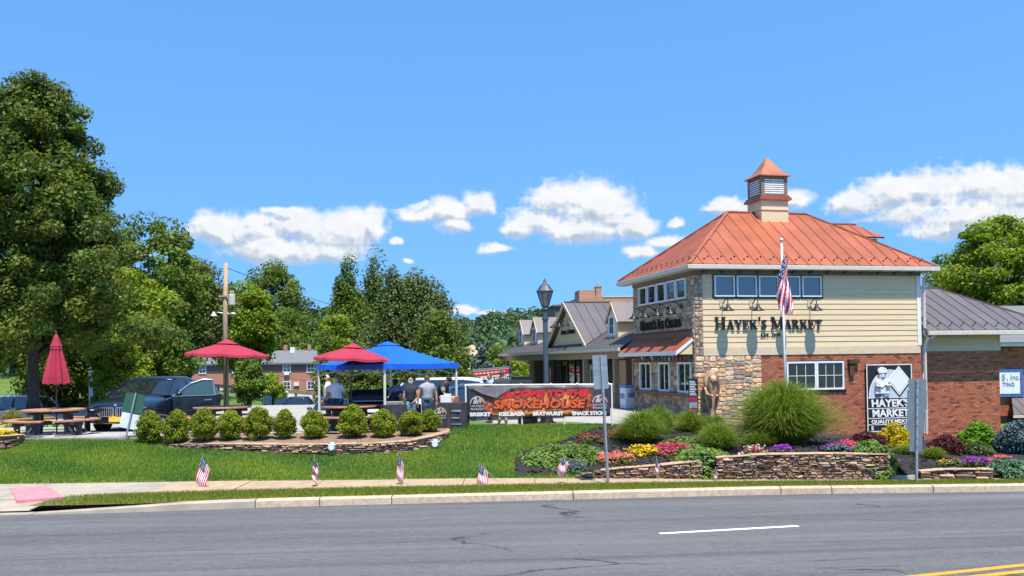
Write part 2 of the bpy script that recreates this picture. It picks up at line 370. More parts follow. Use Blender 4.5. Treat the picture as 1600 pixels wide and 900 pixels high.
q0, q1 = Vector(g2(1031, 834)), Vector(g2(1247, 822)); e2 = (q1 - q0).normalized(); L2 = (q1 - q0).length
for k in (0, 4.4): stripe('road_marking', q0 + e2 * L2 * k, q1 + e2 * L2 * k, .13, M['whitepaint'])

# kerb: one long kerb laid in concrete sections
kerb = tag(thing('kerb', None, None), kind='structure'); 
cuts = [-30, -27, -24, -21, -18, -15.5, -13]
cuts += [g2(px, 790)[0] for px in (95, 405, 500, 610, 900, 1256, 1345, 1525)] + [14, 17, 20, 23, 26, 29]
for x0, x1 in zip(cuts[:-1], cuts[1:]):
    x0 += .012; x1 -= .012; kb = MB(); nseg = 6; V = []
    for i in range(nseg + 1):
        X = x0 + (x1 - x0) * i / nseg; y = kerbY(X); z = zr(X); flat = max(.14, min(1, (X + 10.2) / 3.4)) if X > -16 else 1
        hh = .165 * flat; j = rng.uniform(-.006, .006)
        V += [(X, y + .01 + j, z - .1), (X, y + .03 + j, z + hh*.82), (X, y + .075 + j, z + hh), (X, y + .235, z + hh + .006), (X, y + .235, z - .1)]
    F = [(i*5+j, (i+1)*5+j, (i+1)*5+j+1, i*5+j+1) for i in range(nseg) for j in range(4)] + [(0, 1, 2, 3, 4), tuple(nseg*5 + j for j in (4, 3, 2, 1, 0))]
    kb.add(V, F); kb.build('kerb_section', M['concrete'] if x1 < -5.5 else M['kerb'], kerb)
# verge, pavement slabs, lawn
vx = g2(95, 780)[0]
M['soil'] = mat('verge_soil', (.10, .11, .03), .95, var=.35, scale=6, col2=(.17, .13, .06), bump=.6, bscale=25, world=True)
M['turf'] = mat('lawn_turf', (.075, .13, .014), .9, col2=(.12, .19, .024), scale=1.2, bump=.8, bscale=40, world=True)
sheet('verge', np.linspace(vx + .3, 30, 90), [lambda X: kerbY(X) + .2, lambda X: kerbY(X) * .6 + swfY(X) * .4, lambda X: swfY(X) + .05], M['soil'], lambda X, Y: zr(X) + .155)
sheet('pavement_ramp', np.linspace(-30, vx + .34, 30), [lambda X: kerbY(X) + .2, lambda X: (kerbY(X) + swfY(X)) / 2 + .1, lambda X: swfY(X) + .05], M['concrete'], lambda X, Y: zr(X) + .06 + .085 * (Y - kerbY(X) - .2) / max(.3, swfY(X) - kerbY(X)))
sw = tag(thing('pavement', None, None), kind='structure')
sc_ = [-30, -27, -24, -21, -18.5, -16, -13.6, -11.2, -9, g2(245, 760)[0] * 1.12]
while sc_[-1] < 29: sc_.append(sc_[-1] + 1.75)
for x0, x1 in zip(sc_[:-1], sc_[1:]):
    x0 += .008; x1 -= .008; V = []; dz = rng.uniform(-.006, .006)
    for X in (x0, (x0 + x1) / 2, x1):
        for Y in (swfY(X), swbY(X) + .03): V += [(X, Y, zr(X) + .16 + dz), (X, Y, zr(X) - .1)]
    s = MB(); s.add(V, [(0,4,6,2),(4,8,10,6),(0,1,5,4),(4,5,9,8),(2,6,7,3),(6,10,11,7),(0,2,3,1),(8,9,11,10)]); s.build('paving_slab', M['concrete'] if x1 < -6.6 else M['tanconcrete'], sw)
pad = [onz(*q, .2 + .16) for q in ((15, 761), (75, 757), (100, 773), (26, 779))]
pb = MB(); pb.add([(p.x, p.y, zr(p.x) + .176) for p in pad] + [(p.x, p.y, zr(p.x) + .1) for p in pad], [(3,2,1,0),(0,1,5,4),(1,2,6,5),(2,3,7,6),(3,0,4,7)])
to = pb.build('tactile_pad', M['pink']); tag(to, 'pink tactile paving pad set in the sidewalk ramp', 'tactile pad')
for i in range(5):
    for j in range(10):
        a = pad[3].lerp(pad[2], (j+.5)/10); c_ = pad[0].lerp(pad[1], (j+.5)/10); p = a.lerp(c_, (i+.5)/5)
        db = MB(); db.lathe([(.028, 0), (.022, .007), (0, .008)], 6, (p.x, p.y, zr(p.x) + .176)); db.build('dome_stud', M['pink'], to)

def lawnmesh():
    xs = np.linspace(-32, 32, 161); ts = np.concatenate([np.linspace(0, 6, 34), np.linspace(6.6, 60, 40)])
    X = np.repeat(xs[:, None], len(ts), 1); Y = np.array([[swbY(x) + .02 + q for q in ts] for x in xs]); Z = zgn(X, Y)
    Z[:, 0] = [zr(x) + .10 for x in xs]; Z[:, 1] = np.maximum(Z[:, 1], [zr(x) + .12 for x in xs])
    k = len(ts); i, j = np.meshgrid(np.arange(len(xs)-1), np.arange(k-1), indexing='ij'); a = (i*k + j).ravel()
    F = np.stack([a, a + k, a + k + 1, a + 1], 1)
    o = obj('lawn', np_mesh('lawn', np.stack([X, Y, Z], 2).reshape(-1, 3), F, M['turf'], smooth=True)); tag(o, kind='structure')
lawnmesh()
# terrace: level paved sheet with laid pavers along its near edge
def poly_sheet(name, pts, z, mt, thick=.08, kind='structure'):
    b_ = MB(); b_.prism(pts, lambda x, y: (x, y, z - thick), lambda x, y: (x, y, z)); return tag(b_.build(name, mt), kind=kind)
lip = [(-34, 26.7)] + [tuple(at(px, py, D)[:2]) for px, py, D in [(0,692,26.4),(120,692,26.4),(215,692,26.3),(300,688,26.9),(400,686,27.0),(520,684,27),(640,682,27.3),(705,676,28.2),(730,667,28.3),(790,666,28.3),(850,665,28.3),(950,664,28.4)]]
M['paving'] = mat('light_paving', (.36, .33, .29), .85, var=.1, scale=1.5, bump=.3, bscale=40, world=True)
M['lot'] = mat('parking_asphalt', (.14, .14, .145), .9, var=.15, scale=.8, world=True)
terrZ = 1.135
poly_sheet('terrace', lip + [(5.2, 31.0), (5.8, 33.5), (2.4, 46), (-34, 46)], terrZ, M['paving'])
# ---------------------------------------------------------------- lettering drawn stroke by stroke (serif capitals)
def arc(cx, cy, rx, ry, a0, a1, wt, ws, n=10):      # ring segment: wt thickness at top/bottom, ws at the sides
    q = []
    for i in range(n):
        def pt(k):
            a = R(a0 + (a1 - a0) * k / n); c, s = math.cos(a), math.sin(a); t = abs(c) * ws + abs(s) * wt
            return (cx + c*rx, cy + s*ry), (cx + c*(rx - t), cy + s*(ry - t))
        (a, b), (c, d) = pt(i), pt(i + 1); q.append([a, c, d, b])
    return q
def ln(x0, y0, x1, y1, w): return [[(x0 - w/2, y0), (x0 + w/2, y0), (x1 + w/2, y1), (x1 - w/2, y1)]]
def sf(x, y, w=.3): return [[(x - w/2, y - .03), (x + w/2, y - .03), (x + w/2, y + .03), (x - w/2, y + .03)]]
def hb(x0, x1, y, w=.065): return [[(x0, y - w/2), (x1, y - w/2), (x1, y + w/2), (x0, y + w/2)]]
def vb(x, y0, y1, w=.13): return [[(x - w/2, y0), (x + w/2, y0), (x + w/2, y1), (x - w/2, y1)]]
B_, T_ = .03, .97
GL = {
 'H': (.86, ln(.17,0,.17,1,.15) + ln(.69,0,.69,1,.15) + hb(.17,.69,.5) + sf(.17,B_) + sf(.17,T_) + sf(.69,B_) + sf(.69,T_)),
 'A': (.82, ln(.13,0,.40,1,.08) + ln(.68,0,.41,1,.16) + hb(.22,.58,.34) + sf(.13,B_,.24) + sf(.68,B_,.28)),
 'Y': (.78, ln(.14,1,.40,.47,.15) + ln(.66,1,.41,.47,.08) + vb(.405,0,.48,.15) + sf(.405,B_) + sf(.13,T_,.26) + sf(.66,T_,.22)),
 'E': (.70, vb(.17,0,1,.15) + hb(.05,.60,T_-.01) + hb(.05,.62,B_+.01) + hb(.17,.48,.51) + vb(.585,.76,.97,.05) + vb(.605,.03,.26,.05) + vb(.475,.40,.62,.045)),
 'K': (.82, vb(.17,0,1,.15) + ln(.22,.45,.62,1,.09) + ln(.36,.58,.68,0,.17) + sf(.17,B_) + sf(.17,T_) + sf(.62,T_,.24) + sf(.70,B_,.24)),
 "'": (.24, [[(.07,1),(.2,1),(.16,.66),(.09,.66)]]),
 'S': (.60, arc(.29,.755,.225,.245,20,270,.07,.13) + arc(.29,.27,.25,.27,-160,90,.07,.14) + vb(.50,.72,.95,.045) + vb(.055,.05,.3,.045)),
 'M': (1.0, ln(.15,0,.15,1,.08) + ln(.17,1,.49,.12,.15) + ln(.82,1,.50,.12,.07) + ln(.83,0,.83,1,.15) + sf(.15,B_,.24) + sf(.13,T_,.22) + sf(.83,B_,.28) + sf(.86,T_,.22)),
 'R': (.82, vb(.17,0,1,.15) + arc(.36,.745,.26,.255,-90,90,.065,.15) + hb(.17,.38,.967) + hb(.17,.38,.52) + ln(.38,.52,.70,0,.16) + sf(.17,B_) + sf(.73,B_,.2) + sf(.12,T_,.18)),
 'T': (.76, vb(.38,0,1,.15) + hb(.04,.72,T_-.01) + sf(.38,B_) + vb(.06,.73,.97,.05) + vb(.70,.73,.97,.05)),
 'I': (.36, vb(.18,0,1,.15) + sf(.18,B_) + sf(.18,T_)),
 'C': (.76, arc(.42,.5,.36,.5,50,310,.075,.15,14) + vb(.66,.68,.95,.05) + vb(.66,.06,.26,.05)),
 '1': (.40, vb(.2,0,1,.13) + sf(.2,B_,.28) + ln(.08,.8,.2,.98,.07)),
 '9': (.58, arc(.27,.70,.22,.30,0,360,.07,.12,14) + arc(.22,.62,.27,.62,-80,20,.08,.12,8)),
 '3': (.54, arc(.23,.75,.2,.25,-90,150,.07,.12) + arc(.23,.27,.23,.27,-150,90,.07,.13)),
 '.': (.26, vb(.1,0,.14,.14)), ' ': (.38, []),
}
def text_quads(parts):       # parts: list of (string, height); returns quads and width, letters boxed one by one
    x = 0; out = []
    for st, h in parts:
        for ch in st:
            w, qs = GL[ch]; out.append((ch, [[(x + px*h, py*h) for px, py in q] for q in qs])); x += w * h * 1.02
    return out, x
def letters(parent, parts, mapf, x0, x1, z, depth, mt, d0=.02, name='letter'):
    out, w = text_quads(parts); k = (x1 - x0) / w
    for i, (ch, qs) in enumerate(out):
        if not qs: continue
        mb = MB()
        for j, q in enumerate(qs):
            e = .0006 * (j % 7)
            mb.prism(q, lambda a, b: mapf(x0 + a*k, z + b, d0), lambda a, b: mapf(x0 + a*k, z + b, d0 + depth + e))
        mb.build(name, mt, parent)
def bfont(s, size, bold=0.0, depth=.004, align='CENTER', shear=0):
    cu = bpy.data.curves.new('lettering', 'FONT'); cu.body = s; cu.size = size; cu.offset = bold; cu.extrude = depth; cu.align_x = align; cu.shear = shear; cu.resolution_u = 3
    o = bpy.data.objects.new('lettering', cu); COL.objects.link(o); dg = bpy.context.evaluated_depsgraph_get()
    me = bpy.data.meshes.new_from_object(o.evaluated_get(dg)); bpy.data.objects.remove(o); bpy.data.curves.remove(cu); return me
def lettering(name, parent, s, size, mt, T, bold=0.0, depth=.004, fit=None, shear=0, align='CENTER'):   # T: 4x4 placing the flat text (x right, y up, z out)
    me = bfont(s, size, bold, depth, align, shear)
    if fit:
        xs = [v.co.x for v in me.vertices]; w = max(xs) - min(xs)
        if w > 0: me.transform(Matrix.Diagonal((fit / w, 1, 1, 1)))
    me.transform(T); me.materials.clear(); me.materials.append(mt); return obj(name, me, parent)

# maps from wall coordinates (along, up, outward) to building coordinates
front = lambda a, b, d: (a, -d, b)
left = lambda a, b, d: (-d, a, b)
leftr = lambda a, b, d: (-d, 5.9 - a, b)
def pb(mb, mp, a0, a1, b0, b1, d0, d1):
    vs = [mp(a, b, d) for d in (d0, d1) for a, b in ((a0, b0), (a1, b0), (a1, b1), (a0, b1))]
    return mb.add(vs, [(0,1,2,3),(4,5,6,7),(0,1,5,4),(1,2,6,5),(2,3,7,6),(3,0,4,7)])
def window(parent, mp, a0, a1, b0, b1, d=.03, fr=.05, cols=1, rows=1, mt='vinyl', gl='glass', mun=.018, name='window', split=0, fd=.05):
    f = MB(); pb(f, mp, a0, a0+fr, b0, b1, d-.02, d+fd); pb(f, mp, a1-fr, a1, b0, b1, d-.02, d+fd)
    pb(f, mp, a0+fr, a1-fr, b1-fr, b1, d-.02, d+fd-.002); pb(f, mp, a0+fr, a1-fr, b0, b0+fr, d-.02, d+fd-.002)
    if split: pb(f, mp, (a0+a1)/2-.03, (a0+a1)/2+.03, b0+fr, b1-fr, d-.02, d+fd-.004)
    o = f.build(name, M[mt], parent)
    ia0, ia1, ib0, ib1 = a0+fr, a1-fr, b0+fr, b1-fr
    xs = [ia0 + (ia1-ia0)*i/cols for i in range(cols+1)]; zs = [ib0 + (ib1-ib0)*i/rows for i in range(rows+1)]
    for i in range(cols):
        for j in range(rows):
            g = MB(); pb(g, mp, xs[i]+mun/2, xs[i+1]-mun/2, zs[j]+mun/2, zs[j+1]-mun/2, d-.008, d+.004); g.build('pane', M[gl], o)
    if cols*rows > 1:
        g = MB()
        for x in xs[1:-1]: pb(g, mp, x-mun/2, x+mun/2, ib0, ib1, d-.012, d+.014)
        for z in zs[1:-1]: pb(g, mp, ia0, ia1, z-mun/2, z+mun/2, d-.012, d+.012)
        g.build('muntin', M[mt], o)
    return o
BR = [(1.0, 1.0, 1.0), (1.12, 1.02, .95), (.78, .74, .74), (1.25, 1.2, 1.1), (.9, .85, .85), (.5, .42, .42), (1.15, 1.35, 1.35)]
def bricks(parent, mp, a0, a1, b0, b1, holes=(), d=.0, L=.215, h=.075, tone=1.0):
    bk = MB(); pb(bk, mp, a0, a1, b0, b1, d - .12, d) ; bk.build('mortar_bed', M['mortar'], parent) if not holes else None
    mb = MB(); z = b0; r = 0
    while z < b1 - .02:
        z1 = min(z + h - .012, b1); a = a0 - (L/2 if r % 2 else 0)
        while a < a1:
            p, q = max(a, a0), min(a + L - .012, a1); a += L
            if q - p < .02: continue
            segs = [(p, q)]
            for ha0, ha1, hb0, hb1 in holes:
                if z1 > hb0 and z < hb1:
                    ns = []
                    for u0, u1 in segs:
                        if u1 <= ha0 or u0 >= ha1: ns.append((u0, u1)); continue
                        if u0 < ha0: ns.append((u0, ha0))
                        if u1 > ha1: ns.append((ha1, u1))
                    segs = ns
            for u0, u1 in segs:
                if u1 - u0 < .015: continue
                c = rng.choices(BR, (5, 5, 3, 2, 3, 1.6, .8))[0]; k = rng.uniform(.85, 1.12) * tone; mb.cur = tuple(x*k for x in c)
                e = rng.uniform(-.003, .003); pb(mb, mp, u0, u1, z, z1, d - .01, d + .012 + e)
        z += h; r += 1
    o = mb.build('brick_courses', M['brick'], parent); tag(o, kind='stuff'); return o
STN = {'gold': [(1.5, 1.22, .95), (1.75, 1.38, 1.0), (1.3, 1.1, .95), (1.85, 1.6, 1.35), (1.05, .95, .95), (.75, .74, .8), (1.7, 1.2, .8), (1.45, 1.3, 1.15)],
       'grey': [(.85, .78, .72), (.7, .68, .7), (1.0, .92, .82), (1.25, 1.1, .92), (.55, .52, .52), (1.1, 1.05, 1.0), (.9, .76, .62)]}
def cutup(a0, a1, b0, b1, hm, wm, out, g):
    w, h = a1 - a0, b1 - b0
    if h > hm and (h > w * .75 or w < wm): c = b0 + h * g.uniform(.36, .64); cutup(a0, a1, b0, c, hm, wm, out, g); cutup(a0, a1, c, b1, hm, wm, out, g)
    elif w > wm or w > 3.2 * h: c = a0 + w * g.uniform(.36, .64); cutup(a0, c, b0, b1, hm, wm, out, g); cutup(c, a1, b0, b1, hm, wm, out, g)
    elif h > hm: c = b0 + h * g.uniform(.36, .64); cutup(a0, a1, b0, c, hm, wm, out, g); cutup(a0, a1, c, b1, hm, wm, out, g)
    else: out.append((a0, a1, b0, b1))
def stone_geo(mb, mp, a0, a1, b0, b1, d0, d1, g, jit=.16, pillow=.8):
    w, h = a1 - a0, b1 - b0; j = lambda s: g.uniform(-jit, jit) * s
    ring = [(a0, b0), ((a0+a1)/2, b0), (a1, b0), (a1, (b0+b1)/2), (a1, b1), ((a0+a1)/2, b1), (a0, b1), (a0, (b0+b1)/2)]
    s = min(w, h); rj = [(x + j(s)*.5, y + j(s)*.5) for x, y in ring]
    rj = [(min(max(x, a0), a1), min(max(y, b0), b1)) if i % 2 else (x + (.12*s if x == a0 or x < (a0+a1)/2 else -.12*s) * .7, y + (.12*s if y < (b0+b1)/2 else -.12*s) * .7) for i, (x, y) in enumerate(rj)]
    cx, cy = (a0+a1)/2, (b0+b1)/2
    v = [mp(x, y, d0) for x, y in rj] + [mp(x, y, d0 + (d1-d0)*(.6 + g.uniform(-.1, .1))) for x, y in rj] + [mp(cx + (x-cx)*pillow + j(s)*.2, cy + (y-cy)*pillow + j(s)*.2, d1 + g.uniform(-.25, .12)*(d1-d0)) for x, y in rj]
    f = [(i, (i+1) % 8, 8 + (i+1) % 8, 8 + i) for i in range(8)] + [(8+i, 8+(i+1) % 8, 16+(i+1) % 8, 16+i) for i in range(8)] + [tuple(range(16, 24))]
    mb.add(v, f)
def rubble(parent, mp, a0, a1, b0, b1, pal, hm=.2, wm=.42, d=.0, t=.05, gap=.012, seed=1, each=True, bed=True):
    g = random.Random(seed); cells = []; cutup(a0, a1, b0, b1, hm, wm, cells, g)
    if bed: k = MB(); pb(k, mp, a0, a1, b0, b1, d - .1, d + .004); k.build('mortar_bed', M['mortar'], parent)
    one = MB()
    for c in cells:
        mb = MB() if each else one; s = g.uniform(.8, 1.2); mb.cur = tuple(x*s for x in g.choice(STN[pal]))
        stone_geo(mb, mp, c[0]+gap/2, c[1]-gap/2, c[2]+gap/2, c[3]-gap/2, d, d + t*g.uniform(.7, 1.3), g)
        if each: mb.build('stone', M['stone'], parent)
    if not each: tag(one.build('small_stones', M['stone'], parent), kind='stuff')
def clip(poly, k, lim, keep_less):
    out = []
    for i in range(len(poly)):
        p, q = poly[i], poly[(i+1) % len(poly)]; ip = (p[k] <= lim) == keep_less or p[k] == lim; iq = (q[k] <= lim) == keep_less or q[k] == lim
        if ip: out.append(p)
        if ip != iq: s = (lim - p[k]) / (q[k] - p[k]); out.append(tuple(p[m] + (q[m]-p[m])*s for m in (0, 1)))
    return out
def roof_face(parent, pts, mt, sp=.5, under=None, guard=False, rib=.04, thick=.02):
    """pts: outline of one roof plane, first edge is the eave (left to right). Every standing-seam pan is a part."""
    P = [Vector(p) for p in pts]; e = (P[1]-P[0]).normalized(); nn = (P[1]-P[0]).cross(P[-1]-P[0]).normalized()
    if nn.z < 0: nn = -nn
    s = nn.cross(e); s = s if s.z > 0 else -s
    flat = [((p-P[0]).dot(e), (p-P[0]).dot(s)) for p in P]
    amin, amax = min(p[0] for p in flat), max(p[0] for p in flat)
    to = lambda a, b, h: P[0] + e*a + s*b + nn*h
    ub = MB(); ub.prism(flat, lambda a, b: to(a, b, -.05), lambda a, b: to(a, b, 0)); ub.build('roof_deck', M[under or 'brown_trim'], parent)  # dark deck colour in the panel gaps stands in for seam shadow
    a = amin; i = 0
    while a < amax - .03:
        q = clip(clip(flat, 0, a + .013, False), 0, min(a + sp, amax) - .013, True)
        if len(q) >= 3:
            mb = MB(); mb.prism(q, lambda x, y: to(x, y, .003), lambda x, y: to(x, y, thick))
            if i > 0:
                bs = [y for x, y in q if x < a + .02]
                if len(bs) >= 2 and max(bs) - min(bs) > .1: mb.bar(to(a, min(bs), thick + .015), to(a, max(bs), thick + .015), .05 if abs(e.z) < .5 else .02, .02, up=nn)
            if guard:
                mb.mi = 1
                for ga, gb_ in ((a + sp*.3, .32), (a + sp*.72, .5)):
                    if len(clip(q, 0, ga, True)) >= 3 and max(y for x, y in q) > gb_ + .1:
                        mb.obox(to(ga, gb_, thick + .02), (.055, .03, .045), Matrix((e, s, nn)).transposed())
            mb.build('roof_panel', [M[mt], M['black']], parent)
        a += sp; i += 1
def cap(parent, a, b, mt, w=.14, h=.05, name='ridge_cap'):
    mb = MB(); mb.bar(a, b, w, h); mb.build(name, M[mt], parent)

# ---------------------------------------------------------------- the market building
_d = ray(1087, 600); BO = Vector((_d.x * 32/_d.y, 32, ZT)); BA = R(13)
bld = thing('market_building', 'two-storey market with stone corner, cream siding, brick base and orange-red metal hip roof', 'building', BO, BA)
BU, BW = Vector((math.cos(BA), math.sin(BA), 0)), Vector((-math.sin(BA), math.cos(BA), 0))
bw = lambda x, y, z: BO + BU*x + BW*y + Vector((0, 0, z))
b_ = MB(); b_.box(.06, 8.86, .10, 5.9, -1.6, 5.1); b_.build('wall_core', M['frieze'], bld)
# siding boards
def boards(a0, a1, b0, b1, mp=front, ex=.192, d=.0, par=None):
    z = b0
    while z < b1 - .02:
        z1 = min(z + ex, b1); mb = MB()
        mb.prism([(z - .012, d + .030), (z1, d + .012), (z1, d - .01), (z - .012, d - .01)], lambda b, dd: mp(a0, b, dd), lambda b, dd: mp(a1, b, dd)); mb.build('siding_board', M['cream'], par or bld); z += ex
t = MB(); pb(t, front, .30, 8.86, 2.06, 2.34, -.1, .035); t.build('skirt_board', M['trim'], bld)
boards(.30, 8.74, 2.34, 4.03); boards(.42, .66, 4.03, 4.88); boards(4.94, 8.74, 4.03, 4.88)
t = MB(); pb(t, front, .30, .42, 4.0, 4.88, -.1, .02); t.build('corner_strip', M['trim'], bld)
t = MB(); pb(t, front, 8.74, 8.90, 2.34, 4.88, -.1, .05); t.build('corner_board', M['white'], bld)
t = MB(); pb(t, front, -.02, 8.92, 4.88, 5.06, -.1, .045); pb(t, left, .05, 5.95, 4.88, 5.06, -.1, .043); t.build('frieze_band', M['frieze'], bld)
t = MB(); pb(t, front, .66, 4.94, 4.03, 4.88, -.1, .02); wf = t.build('window_surround', M['brown_trim'], bld)
for i in range(5): window(bld, front, .74 + i*.84, .74 + i*.84 + .76, 4.11, 4.84, d=.025, fr=.05, gl='lightglass')
# brick base with the six-light double window
bricks(bld, front, 2.5, 8.90, -1.0, 2.05, holes=[(3.44, 5.74, .78, 1.83)])
t = MB(); pb(t, front, 2.5, 3.44, -1.0, 2.05, -.1, 0); pb(t, front, 5.74, 8.9, -1.0, 2.05, -.1, 0); pb(t, front, 3.44, 5.74, -1.0, .78, -.1, 0); pb(t, front, 3.44, 5.74, 1.83, 2.05, -.1, 0); t.build('mortar_bed', M['mortar'], bld)
window(bld, front, 3.46, 4.62, .80, 1.81, d=-.03, cols=3, rows=2, fr=.06); window(bld, front, 4.63, 5.72, .80, 1.81, d=-.03, cols=3, rows=2, fr=.06)
for i in range(11):
    sl = MB(); pb(sl, front, 3.38 + i*.219, 3.38 + i*.219 + .207, .70, .778, -.05, .05 + rng.uniform(-.004, .004)); sl.build('sill_brick', M['brick'], bld)
t = MB(); pb(t, front, 5.86, 6.28, 1.72, 1.86, 0, .14); pb(t, front, 5.90, 6.10, 1.28, 1.70, 0, .10); t.build('rusty_bracket', mat('rusty_steel', (.10, .045, .03), .8, .3, var=.3), bld)
# stone: front panel, corner quoins and the whole left face
rubble(bld, front, 0.0, 2.49, -1.0, 2.05, 'gold', hm=.21, wm=.44, seed=3, t=.035, gap=.016)
rubble(bld, front, 0.0, .30, 2.06, 4.87, 'grey', hm=.22, wm=.24, seed=4, t=.05)
L0 = dict(pal='grey', hm=.24, wm=.40, t=.035)
rubble(bld, left, 0.0, 5.95, 3.0, 4.02, seed=5, **L0)
rubble(bld, left, 0.0, .50, 4.03, 4.87, seed=6, **L0); rubble(bld, left, 5.28, 5.95, 4.03, 4.87, seed=7, **L0)
rubble(bld, left, 0.0, 5.95, -.6, .66, seed=8, **L0)
for s, (a, b) in enumerate([(0, .28), (1.5, 2.2), (3.32, 4.04), (5.3, 5.95)]): rubble(bld, left, a, b, .76, 1.88, seed=20 + s, **L0)
rubble(bld, left, 0.0, .16, 1.88, 3.0, seed=9, **L0)
t = MB(); pb(t, left, .50, 5.28, 4.02, 4.88, -.1, .02); t.build('window_surround', M['frieze'], bld)
for i in range(5): window(bld, left, .58 + i*.94, .58 + i*.94 + .84, 4.10, 4.82, d=.025, fr=.055)
t = MB(); pb(t, left, .18, 5.9, 1.86, 2.66, -.1, .012); t.build('transom_board', M['brown_trim'], bld)
t = MB(); pb(t, left, 0.02, 5.97, .67, .75, -.02, .20); t.build('serving_ledge', mat('ledge_wood', (.16, .075, .05), .6, var=.2), bld)
for a, b in ((.30, 1.48), (2.22, 3.30), (4.06, 5.28)):
    o = window(bld, left, a, b, .76, 1.85, d=.0, fr=.075, cols=2, rows=1, mun=.07)
    t = MB(); pb(t, left, a + .16, a + (b-a)*.46, .86, 1.74, -.028, -.02); t.build('curtain', M['ivory'], o)
# little coloured cut-outs hanging in the band above the serving windows
cols = [(.55,.5,.42), (.09,.16,.10), (.42,.12,.08), (.62,.6,.55), (.12,.2,.3), (.5,.36,.16)]
cm = [mat('treat_colour', c, .6, var=.15) for c in cols]
for i in range(15):
    a = .32 + i * .345; mb = MB(); k = i % 3; h = rng.uniform(.2, .27)
    prof = [[(0,0),(.05,0),(.06,h*.6),(.085,h*.62),(.08,h*.8),(.05,h),(0,h)], [(0,0),(.012,.01),(.07,h*.6),(.09,h*.7),(.06,h*.95),(0,h)], [(0,0),(.06,0),(.06,h*.55),(.025,h*.75),(.025,h),(0,h)]][k]
    mb.lathe(prof, 8, (-.09, a, 1.90)); mb.build('treat_ornament', cm[rng.randrange(6)], bld)
# awning over the serving windows
t = MB(); pb(t, left, .10, 5.92, 2.68, 2.93, 0.01, .07); t.build('awning_flashing', mat('awning_flashing', (.20, .085, .06), .5, .2, var=.1), bld)
roof_face(bld, [(-.66, 5.92, 2.23), (-.66, .06, 2.23), (-.06, .06, 2.70), (-.06, 5.92, 2.70)], 'copper', sp=.345, thick=.02)
t = MB(); t.box(-.69, -.655, .05, 5.93, 2.09, 2.24); t.build('awning_fascia', M['white'], bld)
t = MB(); t.prism([(-.62, 2.12), (-.06, 2.12), (-.06, 2.62), (-.62, 2.2)], lambda x, z: (x, .09, z), lambda x, z: (x, .15, z)); t.build('awning_end', M['cream'], bld)
t = MB(); t.bar((-.66, .075, 2.17), (-.05, .075, 2.64), .05, .10); t.build('awning_rake', M['white'], bld)
# hip roof
ex0, ex1, ey0, ey1, ez, rz0, rx0, rx1, ry = -.30, 9.35, -.34, 6.9, 5.20, 7.55, 2.78, 6.10, 3.0
A_, B2, C2, D2 = (ex0, ey0, ez), (ex1, ey0, ez), (ex1, ey1, ez), (ex0, ey1, ez); E1, E2 = (rx0, ry, rz0), (rx1, ry, rz0)
roof_face(bld, [A_, B2, E2, E1], 'copper', guard=True); roof_face(bld, [D2, A_, E1], 'copper', guard=True)
roof_face(bld, [B2, C2, E2], 'copper'); roof_face(bld, [C2, D2, E1, E2], 'copper')
up = lambda p: (p[0], p[1], p[2] + .04)
for p, q in ((A_, E1), (B2, E2), (C2, E2), (D2, E1)): cap(bld, up(p), up(q), 'copper', name='hip_cap')
cap(bld, up(E1), up(E2), 'copper')
t = MB(); t.box(ex0 - .04, ex1 + .04, ey0 - .1, ey0 - .002, ez - .17, ez - .015); t.box(ex0 - .1, ex0 - .002, ey0 - .1, ey1, ez - .172, ez - .017); t.box(ex1 + .002, ex1 + .1, ey0 - .1, ey1, ez - .172, ez - .017)
t.build('gutter', M['gutter'], bld, bevel=.015)
t = MB(); t.box(ex0, ex1, ey0, .06, ez - .18, ez - .15); t.box(ex0, .04, .062, ey1, ez - .18, ez - .15); t.box(8.88, ex1, .062, ey1, ez - .18, ez - .15); t.build('soffit', M['soffit'], bld)
for i in range(14):
    x = .3 + i*.68; t = MB(); t.prism([(0, 0), (.34, 0), (0, .0001 - .10)], lambda a, z: (x, -a*.7 - .05, ez - .182 + z), lambda a, z: (x + .07, -a*.7 - .05, ez - .182 + z)); t.build('soffit_wedge', M['brown_trim'], bld)  # dark triangular wedges repeated along the soffit
t = MB(); t.tube([(8.97, -.38, 5.0), (8.99, -.34, 4.92), (9.0, -.1, 4.75), (9.0, -.09, 2.75), (9.08, -.16, 2.62), (9.02, -.1, 2.35), (9.0, -.09, 2.2), (8.99, -.09, -.9)], .055, 8); t.build('downspout', M['gutter'], bld)
# raised roof of the rear stair behind the main ridge
roof_face(bld, [(7.2, 6.0, 7.16), (11.7, 6.0, 7.16), (11.05, 7.2, 7.86), (7.2, 7.2, 7.86)], 'copper', sp=.5)
t = MB(); t.box(7.3, 11.5, 6.25, 9, 5.0, 7.13); t.build('rear_wall', M['cream'], bld); cap(bld, (7.2, 7.2, 7.9), (11.08, 7.2, 7.9), 'copper')
roof_face(bld, [(11.7, 8.6, 7.16), (7.2, 8.6, 7.16), (7.2, 7.2, 7.86), (11.05, 7.2, 7.86)], 'copper', sp=.5)
